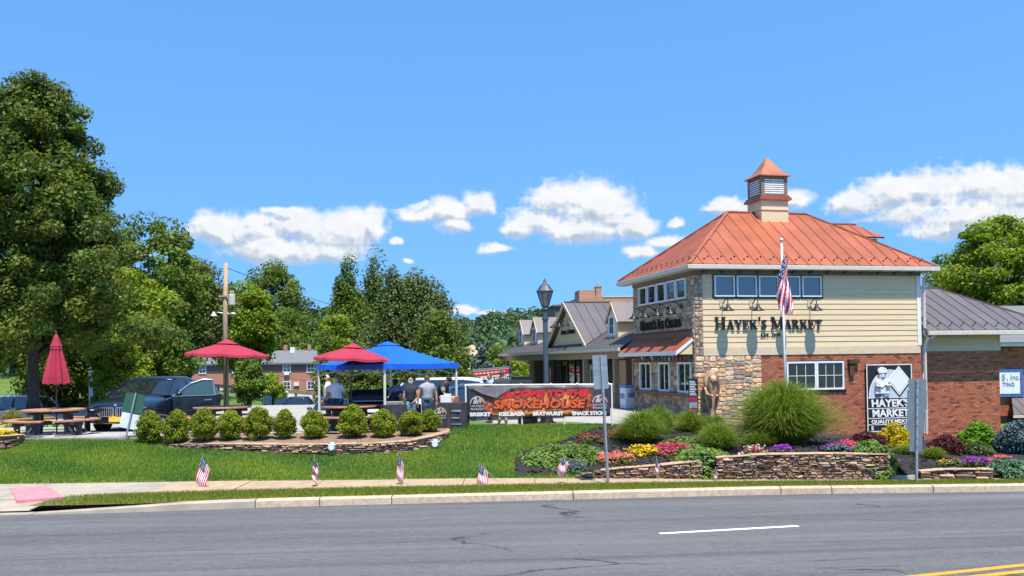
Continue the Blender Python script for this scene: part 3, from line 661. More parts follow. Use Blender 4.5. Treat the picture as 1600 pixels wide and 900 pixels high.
# cupola
cu = MB(); cx, cy = 4.45, 2.95; hw = .56
q = MB(); q.box(cx-hw, cx+hw, cy-hw, cy+hw, 6.6, 7.98); q.box(cx-hw-.03, cx+hw+.03, cy-hw-.03, cy+hw+.03, 7.60, 7.63); cup = q.build('cupola', M['cream'], bld)
q = MB(); q.box(cx-hw-.10, cx+hw+.10, cy-hw-.10, cy+hw+.10, 7.98, 8.08); q.box(cx-hw-.05, cx+hw+.05, cy-hw-.05, cy+hw+.05, 8.081, 8.16); q.build('cupola_cornice', M['copper'], cup)
hv = .55; q = MB()
for sx in (-1, 1):
    for sy in (-1, 1): q.box(cx+sx*hv-.07*(sx > 0)*2+.0, cx+sx*hv+.07*(sx < 0)*2, cy+sy*hv-.07*(sy > 0)*2, cy+sy*hv+.07*(sy < 0)*2, 8.16, 8.92)
q.box(cx-hv+.02, cx+hv-.02, cy-hv+.02, cy+hv-.02, 8.161, 8.22); q.box(cx-hv+.02, cx+hv-.02, cy-hv+.02, cy+hv-.02, 8.82, 8.925); q.build('louver_frame', M['frieze'], cup)
q = MB(); q.box(cx-hv+.10, cx+hv-.10, cy-hv+.10, cy+hv-.10, 8.2, 8.9); q.build('louver_backing', M['darkgrey'], cup)
for k in range(7):
    for ax in range(4):
        z = 8.235 + k*.083; q = MB()
        c0, c1 = -hv + .14, hv - .14
        pr = [(-hv + .012, z), (-hv + .07, z + .05), (-hv + .07, z + .085), (-hv + .012, z + .045)]
        f = [lambda u_, w_, zz: (cx+u_, cy+w_, zz), lambda u_, w_, zz: (cx+w_, cy+u_, zz), lambda u_, w_, zz: (cx+u_, cy-w_, zz), lambda u_, w_, zz: (cx-w_, cy+u_, zz)][ax]
        q.prism(pr, lambda w_, zz: f(c0, w_, zz), lambda w_, zz: f(c1, w_, zz)); q.build('louver_slat', M['white'], cup)
prof = [(.65, 8.90), (.65, 8.935), (.57, 8.99), (.44, 9.10), (.31, 9.27), (.19, 9.47), (.09, 9.62), (.03, 9.70), (0.0, 9.71)]
q = MB(); vs = []; 
for r_, z in prof: vs += [(cx-r_, cy-r_, z), (cx+r_, cy-r_, z), (cx+r_, cy+r_, z), (cx-r_, cy+r_, z)]
q.add(vs, [(i*4+j, i*4+(j+1) % 4, i*4+4+(j+1) % 4, i*4+4+j) for i in range(len(prof)-1) for j in range(4)] + [(0, 1, 2, 3)]); q.build('cupola_roof', M['copper_bright'], cup)
# wall lettering
letters(bld, [('H', .43), ("AYEK", .33), ("'", .43), ('S ', .33), ('M', .43), ('ARKET', .33)], front, .72, 4.86, 2.97, .05, M['letter'], d0=.035)
letters(bld, [('EST. 1939', .125)], front, 2.46, 3.22, 2.70, .03, M['letter'], d0=.035, name='small_letter')
letters(bld, [('H', .38), ("AYEK", .30), ("'", .38), ('S ', .30), ('I', .38), ('CE ', .30), ('C', .38), ('REAM', .30)], leftr, .92, 4.86, 3.10, .05, M['letter'], d0=.06)
# gooseneck lamps
def gooseneck(mp, a, z, plate=True):
    p = lambda d, b: mp(a, b, d); mb = MB()
    if plate: pb(mb, mp, a-.10, a+.10, z-.11, z+.11, .03, .06)
    o = mb.build('lamp_plate', M['trim'], bld) if plate else None
    arm = MB(); arm.tube([p(.06, z), p(.14, z+.03), p(.25, z+.13), p(.36, z+.16), p(.45, z+.10), p(.47, z-.04)], .018, 7)
    if not plate: arm.tube([p(.03, z), p(.07, z)], .07, 10)
    arm.build('lamp_arm', M['black'], o or bld)
    s = MB(); c = p(.47, 0); s.lathe([(.02, z-.02), (.05, z-.04), (.06, z-.11), (.10, z-.17), (.21, z-.25), (.215, z-.27), (.20, z-.265), (.09, z-.18), (0, z-.14)], 18, (c[0], c[1], 0)); s.build('lamp_shade', M['black'], o or bld, smooth=True)
for i in range(4): gooseneck(front, 1.03 + i*1.125, 3.86)
for i in range(4): gooseneck(left, 1.0 + i*1.23, 3.83, plate=False)

# lower wing to the right, its roof and wall
wing = thing('brick_wing', 'low brick wing with cream band and dark grey hip roof beside the downspout', 'building', BO, BA)
w_ = MB(); w_.box(9.05, 12.48, .42, 7, -1.7, 2.86); w_.build('wall_core', M['frieze'], wing)
bricks(wing, lambda a, b, d: (a, .32 - d, b), 9.02, 12.5, -1.2, 2.11); 
t = MB(); pb(t, lambda a, b, d: (a, .32 - d, b), 9.0, 12.54, 2.12, 2.40, -.1, .05); t.build('skirt_board', M['trim'], wing)
boards(9.0, 12.44, 2.41, 2.84, mp=lambda a, b, d: (a, .32 - d, b), ex=.215, par=wing)
t = MB(); pb(t, lambda a, b, d: (a, .32 - d, b), 12.44, 12.54, 2.41, 2.84, -.1, .04); t.build('corner_board', M['trim'], wing)
roof_face(wing, [(8.95, -.3, 2.87), (15.1, -.3, 2.87), (11.9, 3.0, 4.68), (8.95, 3.0, 4.68)], 'gunmetal', guard=True)
roof_face(wing, [(15.1, -.3, 2.87), (15.1, 6.3, 2.87), (11.9, 3.0, 4.68)], 'gunmetal'); roof_face(wing, [(15.1, 6.3, 2.87), (8.95, 6.3, 2.87), (8.95, 3.0, 4.68), (11.9, 3.0, 4.68)], 'gunmetal')
cap(wing, (15.1, -.3, 2.91), (11.9, 3.0, 4.72), 'gunmetal', name='hip_cap'); cap(wing, (8.95, 3.0, 4.72), (11.9, 3.0, 4.72), 'gunmetal')
t = MB(); t.box(8.95, 15.15, -.40, -.31, 2.70, 2.86); t.build('gutter', M['gutter'], wing, bevel=.015)
t = MB(); t.box(8.95, 15.1, -.30, .27, 2.86 - .02, 2.86); t.build('soffit', M['soffit'], wing)
t = MB(); t.tube([(9.25, -.34, 2.72), (9.22, -.2, 2.6), (9.12, .1, 2.42), (9.12, .2, 2.3), (9.12, .2, -.9)], .05, 8); t.build('downspout', M['white'], wing)
# ---------------------------------------------------------------- long shop wing with porch, gable and dormers
hall = thing('shop_wing', 'long single-storey shop wing with dark ribbed roof, front gable, dormers and covered porch', 'building', BO, BA)
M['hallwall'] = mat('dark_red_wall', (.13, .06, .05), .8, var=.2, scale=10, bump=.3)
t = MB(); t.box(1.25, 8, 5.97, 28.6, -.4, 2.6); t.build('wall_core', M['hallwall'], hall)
RS = .5; rzf = lambda x: 2.49 + RS * (x + .6)
roof_face(hall, [(-.6, 29.3, 2.49), (-.6, 5.97, 2.49), (4.0, 5.97, rzf(4)), (4.0, 24.7, rzf(4))], 'gunmetal', sp=.5)
roof_face(hall, [(8.6, 29.3, 2.49), (-.6, 29.3, 2.49), (4.0, 24.7, rzf(4))], 'gunmetal'); roof_face(hall, [(8.6, 5.97, 2.49), (8.6, 29.3, 2.49), (4.0, 24.7, rzf(4)), (4.0, 5.97, rzf(4))], 'gunmetal', sp=1.0)
t = MB(); t.box(-.70, -.605, 5.95, 29.35, 2.33, 2.48); t.build('gutter', M['gutter'], hall)
t = MB(); t.box(-.6, 1.25, 5.97, 29.2, 2.30, 2.34); t.build('porch_ceiling', M['postbrown'], hall)
t = MB(); t.box(-.42, -.18, 5.98, 29.0, 2.02, 2.30); t.build('porch_beam', M['postbrown'], hall)
for y in (7.35, 11.6, 21.8, 28.1):
    q = MB(); q.box(-.41, -.19, y-.11, y+.11, -.06, 2.02); q.box(-.47, -.13, y-.17, y+.17, -.061, .5) ; q.build('porch_post', M['postbrown'], hall)
# gable
gy, gz, gx0 = 14.9, 4.86, -.34
gb0, gb1 = 11.35, 18.45; xv = (gz - 2.49) / RS - .6
roof_face(hall, [(gx0, gb0, rzf(gx0) + .06), (xv, gy, gz), (gx0, gy, gz)], 'gunmetal', sp=.5) if 0 else None
def slope_pans(par, x0, yb, zb, ya, za, xv, sp, mt='gunmetal'):     # roof plane between a level ridge running inwards and the valley on the main roof
    e = Vector((0, ya - yb, za - zb)); k = int((xv - x0) / sp) + 1
    nn = Vector((1, 0, 0)).cross(e.normalized()); nn = nn if nn.z > 0 else -nn
    for i in range(k):
        xa, xb = x0 + i*sp + .005, min(x0 + (i+1)*sp - .005, xv)
        if xb - xa < .02: continue
        def lowp(x):
            f = max(0, min(.995, (x - x0) / (xv - x0))); return Vector((x, yb, zb)) + e * f
        q = [lowp(xa), lowp(xb), Vector((xb, ya, za)), Vector((xa, ya, za))]
        mb = MB(); mb.add([p + nn*.03 for p in q] + [p - nn*.03 for p in q], [(0,1,2,3),(7,6,5,4),(0,4,5,1),(1,5,6,2),(2,6,7,3),(3,7,4,0)])
        if i: mb.bar(lowp(xa) + nn*.045, Vector((xa, ya, za)) + nn*.045, .03, .045, up=nn)
        mb.build('roof_panel', [M[mt], M['black']], par)
for yb in (gb0, gb1): slope_pans(hall, gx0, yb, rzf(gx0) + .05, gy, gz, xv, .5)
cap(hall, (gx0, gy, gz + .05), (xv, gy, gz + .05), 'gunmetal')
t = MB(); t.prism([(11.75, 2.76), (18.05, 2.76), (gy, 4.74)], lambda y, z: (-.08, y, z), lambda y, z: (.02, y, z)); gw = t.build('gable_wall', M['cream'], hall)
for yb in (gb0, gb1):
    t = MB(); t.bar((gx0 - .03, yb, rzf(gx0) - .03), (gx0 - .03, gy, gz - .06), .05, .16); t.build('rake_board', M['trim'], hall)
gm_ = lambda a, b, d: (-.08 - d, 17.0 - a, b)
t = MB(); pb(t, gm_, .75, 3.5, 3.22, 3.62, 0, .05); t.build('gable_sign', M['trim'], hall)
letters(hall, [('H', .24), ("AYEK", .19), ("'", .24), ('S ', .19), ('M', .24), ('ARKET', .19)], gm_, .85, 3.4, 3.30, .03, M['letter'], d0=.055)
for i in range(3):
    a = .9 + i*1.15; arm = MB(); arm.tube([gm_(a, 3.78, 0), gm_(a, 3.95, .2), gm_(a, 3.98, .4), gm_(a, 3.85, .5)], .02, 6); s = MB(); c = gm_(a, 0, .5); s.lathe([(.03, 3.86), (.07, 3.8), (.2, 3.68), (.2, 3.66), (0, 3.7)], 12, (c[0], c[1], 0)); ao = arm.build('lamp_arm', M['black'], hall); s.build('lamp_shade', M['black'], ao)
# dormers
def dormer(yc, w=1.36):
    x0 = .3; zt, zb, za = 3.78, rzf(.3) - .02, 4.55
    t = MB(); t.prism([(yc-w/2, zb), (yc+w/2, zb), (yc+w/2, zt), (yc, za-.06), (yc-w/2, zt)], lambda y, z: (x0, y, z), lambda y, z: (3.2, y, z)); d = t.build('dormer', M['cream'], hall)
    xv_ = (za - 2.49) / RS - .6; ov = w/2 + .16; zo = zt - .16
    for s in (-1, 1):
        e0, e1 = (x0-.07, yc+s*ov, zo), ((zo - 2.49)/RS - .6, yc+s*ov, zo); r1, r0 = (xv_, yc, za), (x0-.07, yc, za)
        P = [Vector(p) for p in (e0, e1, r1, r0)]; nn = (P[1]-P[0]).cross(P[3]-P[0]).normalized(); nn = nn if nn.z > 0 else -nn
        for k in range(4):
            fa, fb = k/4 + .004, (k+1)/4 - .004; mb = MB(); q = [P[0].lerp(P[1], fa), P[0].lerp(P[1], fb), P[3].lerp(P[2], fb), P[3].lerp(P[2], fa)]
            mb.add([p + nn*.03 for p in q] + [p - nn*.02 for p in q], [(0,1,2,3),(7,6,5,4),(0,4,5,1),(1,5,6,2),(2,6,7,3),(3,7,4,0)]); 
            if k: mb.bar(q[0] + nn*.045, q[3] + nn*.045, .03, .04, up=nn)
            mb.build('roof_panel', M['gunmetal'], d)
        t = MB(); t.bar((x0-.09, yc+s*ov, zo-.04), (x0-.09, yc, za-.05), .04, .1); t.build('rake_board', M['trim'], d)
    mp = lambda a, b, dd: (x0 - dd, yc + .36 - a, b)
    t = MB(); pb(t, mp, -.09, .81, 3.03, 3.97, .0, .03); t.build('window_casing', M['white'], d)
    window(d, mp, 0, .72, 3.10, 3.90, d=.03, cols=2, rows=2, fr=.05)
for yc in (9.4, 23.3, 26.7): dormer(yc)
# shop front under the porch
wm = lambda a, b, d: (1.25 - d, 28.6 - a, b)
sf_ = MB(); pb(sf_, wm, 4.85, 11.85, -.05, 2.28, 0, .04); sf = sf_.build('shop_front', M['black'], hall)
for i in range(5): window(sf, wm, 4.92 + i*1.385, 4.92 + i*1.385 + 1.33, .12, 2.2, d=.05, fr=.07, mt='black', rows=1)
t = MB(); pb(t, wm, 12.2, 16.8, -.05, 2.2, 0, .03); dk = t.build('entrance_recess', M['black'], hall)
t = MB(); pb(t, wm, 13.0, 14.6, .6, 1.75, .03, .07); po = t.build('framed_poster', M['ivory'], hall)
for k in range(4): t = MB(); pb(t, wm, 13.25 + .32*k, 13.45 + .32*k, .8 + .07*k, 1.5 - .05*k, .071, .08); t.build('poster_figure', M['darkgrey'], po)
t = MB(); pb(t, wm, 17.2, 18.3, 0, 1.95, 0, .05); dr = t.build('door', M['trim'], hall); t = MB(); pb(t, wm, 17.3, 17.36, .9, 1.05, .05, .12); t.build('handle', M['black'], dr)
window(hall, wm, 19.2, 21.2, .7, 2.0, d=.02, fr=.06, cols=2)

# ---------------------------------------------------------------- farther buildings
def boxmap(o, ax, ay):      # wall map on a far building
    return lambda a, b, d: o + ax*a - ay*d + Vector((0, 0, b))
def hip(par, x0, x1, y0, y1, z, h, mt, ov=.5):
    x0 -= ov; x1 += ov; y0 -= ov; y1 += ov; r = (y1-y0)/2; ym = (y0+y1)/2
    t = MB(); t.add([(x0,y0,z),(x1,y0,z),(x1,y1,z),(x0,y1,z),(x0+r*.2,ym,z+h),(x1-r*.35,ym,z+h),(x0,y0,z-.25),(x1,y0,z-.25),(x1,y1,z-.25),(x0,y1,z-.25)], [(0,1,5,4),(1,2,5),(2,3,4,5),(3,0,4),(0,6,7,1),(1,7,8,2),(2,8,9,3),(3,9,6,0),(6,9,8,7)])
    return t.build('roof', mt, par)
M['shingle'] = mat('grey_shingle', (.155, .155, .16), .9, var=.18, scale=4, bump=.4, stretch=(.5, 4, 4))
p = at(280, 612, 140)
apt = thing('apartment_building', 'two-storey red brick apartment block with grey shingle roof, beyond the parked cars', 'building', (p.x, 140, -1.2), R(1))
t = MB(); t.box(0, 21, 0, 9, -.5, 4.55); t.build('wall', M['farbrick'], apt)
t = MB(); t.box(-.01, 21.01, -.04, .2, 3.55, 4.5); t.build('shaded_band', mat('eave_shade_brown', (.16, .11, .09), .8), apt)  # darker brown strip painted on as shade below the eaves
rf = hip(apt, 0, 21, 0, 9, 4.7, 1.95, M['shingle'])
for x in (14.8, 18.5): t = MB(); t.box(x, x+.5, 4.2, 4.8, 6.6, 7.5); t.build('chimney', M['farbrick'], rf)
t = MB(); t.box(16, 16.7, 3.2, 3.9, 6.2, 7.1); t.build('vent', M['white'], rf)
am = lambda a, b, d: (a, -d, b)
for x, z, w, h in [(3, 3.2, 1.1, 1.3), (8, 3.2, 1.1, 1.3), (15.6, 3.15, 1.2, 1.35), (19.2, 3.15, 1.2, 1.35), (15.6, .6, 1.2, 1.3), (19.2, .6, 1.2, 1.3), (4, .6, 1.2, 1.3), (10, .6, 1.2, 1.3)]: window(apt, am, x, x+w, z, z+h, d=.06, fr=.12, cols=2, rows=2, mun=.06)
for x, z in ((15.85, 2.85), (17.3, 1.2)): t = MB(); t.box(x, x+.75, -.4, .05, z, z+.5); t.build('air_conditioner', M['white'], apt)
t = MB(); t.box(12.3, 14.2, -.6, 0, 1.3, 1.6); t.build('porch_hood', M['shingle'], apt); t = MB(); t.box(12.5, 14, -.05, .05, -.3, 1.3); t.build('doorway', M['darkgrey'], apt)

p = at(905, 474, 88)
fb = thing('tall_brick_building', 'tan brick building with a chimney rising behind the shop wing roof', 'building', (p.x, 88, 0), R(6))
M['tanbrick'] = mat('orange_brick', (.42, .235, .15), .9, var=.15, scale=6)
zt_ = at(960, 464, 88).z; sc_px = 88 / FPX
t = MB(); t.box(0, 9, 0, 8, -1, zt_); t.build('wall', M['tanbrick'], fb)
t = MB(); t.box(.1, 1.7, .5, 3, zt_ - .5, at(915, 452.5, 88).z); t.build('penthouse', M['tanbrick'], fb)
t = MB(); t.box(1.72, 2.25, .3, 1.2, zt_ - .5, at(938, 446, 88).z); t.box(1.68, 2.29, .26, 1.24, at(938, 448, 88).z, at(938, 447, 88).z); ch = t.build('chimney', M['tanbrick'], fb)
t = MB(); t.lathe([(.06, 0), (.06, .25), (0, .25)], 8, (2, .8, at(938, 446, 88).z)); t.build('flue', M['galv'], ch)
t = MB(); t.box(2.3, 9.05, -.05, 8.05, zt_ + .001, zt_ + .12); t.build('parapet', M['soffit'], fb)
t = MB(); t.box(-2.2, -.01, 1, 6, -1, at(890, 478, 88).z); t.box(-2.4, .0, .8, 6.2, at(890, 478, 88).z, at(890, 475.5, 88).z); t.build('side_block', M['brown_trim'], fb)
for k in range(3): window(fb, lambda a, b, d: (a, -d, b), 3.0 + k*1.9, 4.1 + k*1.9, zt_ - 1.6, zt_ - .5, d=.02, fr=.1)

p = at(1548, 560, 42)
nb = thing('office_building', 'brick office building at the far right behind the blue spruce, with blue framed sign', 'building', (p.x, 42, ZT), R(4))
nbz = lambda py: at(1580, py, 42).z - ZT
t = MB(); t.box(0, 9, .12, 8, -2.5, nbz(541)); t.build('wall_core', M['hallwall'], nb)
bricks(nb, lambda a, b, d: (a, -d, b), 0, 4.0, -1.6, nbz(541), L=.23, h=.08)
t = MB(); t.box(-.3, 9.2, -.5, 8, nbz(541), nbz(535)); t.build('fascia', M['white'], nb)
t = MB(); t.add([(-.4, -.6, nbz(535)), (9.3, -.6, nbz(535)), (9.3, 4, nbz(470)), (-.4, 4, nbz(470)), (9.3, 8.4, nbz(535)), (-.4, 8.4, nbz(535))], [(0,1,2,3),(3,2,4,5)]); t.build('roof', M['shingle'], nb)
t = MB(); x1_ = at(1597, 570, 42).x - p.x; x0_ = -.4 + at(1560, 570, 42).x - p.x - 1.7
t.box(x0_, x1_, -.16, -.05, nbz(620), nbz(577)); sg = t.build('office_sign', mat('blue_sign_frame', (.05, .13, .32), .5), nb)
t = MB(); t.box(x0_ + .1, x1_ - .17, -.175, -.1, nbz(615), nbz(582)); t.build('sign_face', M['ivory'], sg)
gl = mat('sign_grey', (.25, .27, .3), .6)
def wall_text(par, s, x, z, size, y, mt, fit=None, bold=0, align='LEFT', name='lettering'): return lettering(name, par, s, size, mt, Matrix.Translation((x, y, z)) @ Matrix.Rotation(R(90), 4, 'X'), bold=bold, depth=.008, fit=fit, align=align)
xa = at(1561, 590, 42).x - p.x; letters(sg, [('S', .26)], lambda a, b, d: (a, -.18 - d, b), xa + .02, xa + .2, nbz(593), .01, gl)
wall_text(sg, ', Inc.', xa + .26, nbz(593), .33, -.185, gl); wall_text(sg, 'TING', xa + .05, nbz(603), .24, -.185, gl, bold=.004)
roof_face(nb, [(.2, -1.3, nbz(646)), (6, -1.3, nbz(646)), (6, -.05, nbz(621)), (.9, -.05, nbz(621))], 'gunmetal', sp=.42); t = MB(); t.box(.15, 6, -1.36, -1.31, nbz(650), nbz(646)); t.build('awning_fascia', M['soffit'], nb)
t = MB(); t.box(.2, 6, -.05, .0, -2.5, nbz(650)); t.build('awning_shade', M['black'], nb)  # flat black sheet stands in for the shade beneath the awning

p = at(742, 556, 190); hz = p.z
ho = thing('distant_house', 'small distant house with tan roof below the wooded hill', 'house', (p.x - 3, 190, -1.2), R(20))
t = MB(); t.box(0, 7, 0, 6, -1, hz + 1.2); t.build('wall', M['soffit'], ho); t = MB(); t.add([(-.5,-.5,hz+1.2),(7.5,-.5,hz+1.2),(7.5,6.5,hz+1.2),(-.5,6.5,hz+1.2),(3.5,3,hz+3.6)], [(0,1,4),(1,2,4),(2,3,4),(3,0,4)]); t.build('roof', mat('tan_roof', (.42, .31, .2), .9), ho)
# drive climbing to the apartments, with its timber guard rail
dv = MB(); A0, A1, A2, A3 = at(300, 604, 96), at(520, 620, 78), at(520, 628, 74), at(300, 609, 92); dv.add([A0, A1, A2, A3] + [q - Vector((0, 0, 3)) for q in (A0, A1, A2, A3)], [(0,1,2,3),(3,2,6,7),(1,0,4,5),(0,3,7,4),(1,5,6,2)]); tag(dv.build('driveway', mat('pale_road', (.33, .32, .31), .9)), kind='structure')
gr = thing('guard_rail', 'low timber guard rail beside the drive to the apartments', 'guard rail', A3)
pts = [A3.lerp(A2, k/9) - A3 for k in range(10)]
for q in pts: t = MB(); t.box(q.x-.1, q.x+.1, q.y-.1, q.y+.1, q.z-.3, q.z+.75); t.build('post', M['polewood'], gr)
t = MB(); t.bar(pts[0] + Vector((0, -.14, .6)), pts[-1] + Vector((0, -.14, .6)), .08, .28); t.build('rail', M['polewood'], gr)
# ---------------------------------------------------------------- foliage
def unit(n):
    v = nr.normal(size=(n, 3)); return v / np.linalg.norm(v, axis=1, keepdims=True)
def leaves(C, Rr, per, size, tint, up=.4, out=.6, shell=.5, asp=1.7, var=.18, seedtint=None):
    """C (n,3) clump centres, Rr (n,3) clump radii: rhombic leaves scattered through each clump"""
    C = np.asarray(C, float); Rr = np.asarray(Rr, float); n = len(C); N = n * per
    cc = np.repeat(C, per, 0); rr = np.repeat(Rr, per, 0); d = unit(N); rad = (shell + (1-shell) * nr.random((N, 1))) ** .7
    P = cc + d * rr * rad
    nm = d * out + np.array([0, 0, up]) + unit(N) * .75; nm /= np.linalg.norm(nm, axis=1, keepdims=True)
    t = np.cross(nm, unit(N)); t /= np.linalg.norm(t, axis=1, keepdims=True) + 1e-9; b = np.cross(nm, t)
    s = size * (0.65 + .7 * nr.random((N, 1)))
    V = np.stack([P - t*s*asp*.5, P - b*s*.5, P + t*s*asp*.5, P + b*s*.5], 1).reshape(-1, 3)
    ct = np.repeat(1 + nr.uniform(-.26, .26, (n, 1)) if seedtint is None else seedtint, per, 0)
    warm = np.repeat(nr.uniform(-.12, .12, (n, 1)), per, 0)
    k = ct * (1 + nr.uniform(-var, var, (N, 1))); T = np.asarray(tint) * k * np.hstack([1 + warm, np.ones((N, 1)), 1 - warm])
    return V, np.arange(N*4).reshape(N, 4), np.clip(T, 0, 3)
def crown_points(n, H0, H1, prof, W, g, inner=.35, lump=.22):
    """clump centres inside an envelope: prof(t) radius factor for t from crown base (0) to tip (1)"""
    out = []; ph = g.uniform(0, 6); 
    while len(out) < n:
        t = g.random(); r = prof(t)
        if g.random() > r / 1.0 + .06: continue
        a = g.uniform(0, 2*math.pi); k = 1 + lump * (math.sin(3*a + ph + 7*t) * .6 + math.sin(5*a - 9*t + ph) * .5)
        q = (inner + (1-inner) * g.random() ** .6) * r * W * k
        out.append((q*math.cos(a), q*math.sin(a), H0 + (H1-H0)*t))
    return np.array(out)
oval = lambda t: max(0, math.sin(math.pi * (t*.92 + .06))) ** .65
cone = lambda t: max(0.03, (1 - t) ** .85)
egg = lambda t: max(.05, math.sin(math.pi * min(1, (t*.8 + .2))) ** .8)
column = lambda t: max(.08, min(1, (1.02 - t) * 2.2, .45 + t*1.8))
LM = {'dark': leafmat('dark_leaf', (.112, .15, .024)), 'mid': leafmat('green_leaf', (.13, .185, .026)), 'bright': leafmat('yellow_green_leaf', (.21, .27, .022)), 'olive': leafmat('olive_leaf', (.112, .142, .042), .25),
      'locust': leafmat('locust_leaf', (.19, .25, .016)), 'blue': leafmat('spruce_needle', (.10, .145, .14), .1), 'far': leafmat('hill_leaf', (.075, .125, .05), .2), 'shrub': leafmat('yew_leaf', (.21, .25, .016), .3),
      'maroon': leafmat('barberry_leaf', (.10, .022, .025), .25), 'gold': leafmat('golden_leaf', (.50, .40, .012), .3), 'lime': leafmat('lime_leaf', (.14, .27, .015), .35), 'juniper': leafmat('juniper_leaf', (.16, .24, .05), .25), 'bluejun': leafmat('blue_juniper', (.10, .19, .10), .2),
      'blade': leafmat('grass_blade', (.165, .235, .028), .3), 'lawn': leafmat('lawn_blade', (.15, .25, .032), .35), 'dry': leafmat('dry_grass_blade', (.25, .24, .09), .3)}
def tree_mesh(kind, H, H0, W, prof, n, per, size, cl, g, lm, trunk=.16, bark='bark', limbs=9, lean=0, flat=.7, droop=0, inner=.35, shell=.45, lump=.26):
    C = crown_points(n, H0, H, prof, W, g, inner, lump); rad = np.array([[cl, cl, cl*flat]] * n) * np.array([[g.uniform(.55, 1.35)] for _ in range(n)])
    V, F, T = leaves(C, rad, per, size, (1, 1, 1), shell=shell, up=.5 - droop)
    cm_ = np_mesh('crown', V, F, LM[lm], T)
    t = MB(); hh = H * .82; t.tube([(0, 0, -.3), (0, 0, .1), (lean*.2, 0, hh*.35), (lean*.5, .05, hh*.7), (lean, 0, hh)], [trunk*1.5, trunk*1.15, trunk*.9, trunk*.5, trunk*.12], 9)
    for k in range(limbs):
        c = C[g.randrange(n)]; z0 = max(H0*.6, c[2] * g.uniform(.45, .7)); mid = Vector((c[0]*.5, c[1]*.5, (z0 + c[2])/2 + .1)); t.tube([(0, 0, z0), mid, Vector(c)], [trunk*.45, trunk*.28, trunk*.06], 6, caps=False)
    return cm_, t.mesh('trunk', M[bark], True)
def tree(label, px, D, top, wpx, kind='mid', base=None, prof=oval, n=60, per=110, size=.2, cl=.8, h0=.22, name='tree', group='trees beyond the market', trunk=.18, bark='bark', seed=1, **kw):
    p = at(px, 566, D); z = zg(p.x, D) if D < 82 else -1.2
    if base is not None: z = at(px, base, D).z
    H = at(px, top, D).z - z; W = wpx * D / FPX; g = random.Random(seed)
    c, t = tree_mesh(kind, H, H*h0, W, prof, n, per, size, cl, g, kind, trunk, bark, **kw)
    o = thing(name, label, 'tree', (p.x, D, z), g.uniform(0, 6), group); obj('trunk', t, o); obj('crown', c, o); return o
big = lambda t: (max(.05, 1 - t) ** .62) * (1 if t > .12 else .8 + t*1.6)
tree('largest maple, dark green, its trunk rising behind the closed red umbrella', 58, 38, 128, 150, 'dark', base=627, prof=big, n=330, per=150, size=.17, cl=.85, h0=.17, trunk=.20, seed=2, limbs=26, group='trees behind the terrace', name='maple_tree', inner=.3, shell=.3, lump=.3) if 0 else None
def crown_fix(): pass
tree('largest maple, dark green, its trunk rising behind the closed red umbrella', 52, 38, 128, 180, 'dark', base=627, prof=big, n=430, per=300, size=.102, cl=.72, h0=.17, trunk=.20, seed=2, limbs=30, name='maple_tree', inner=.25, shell=.25, group=None, lump=.42)
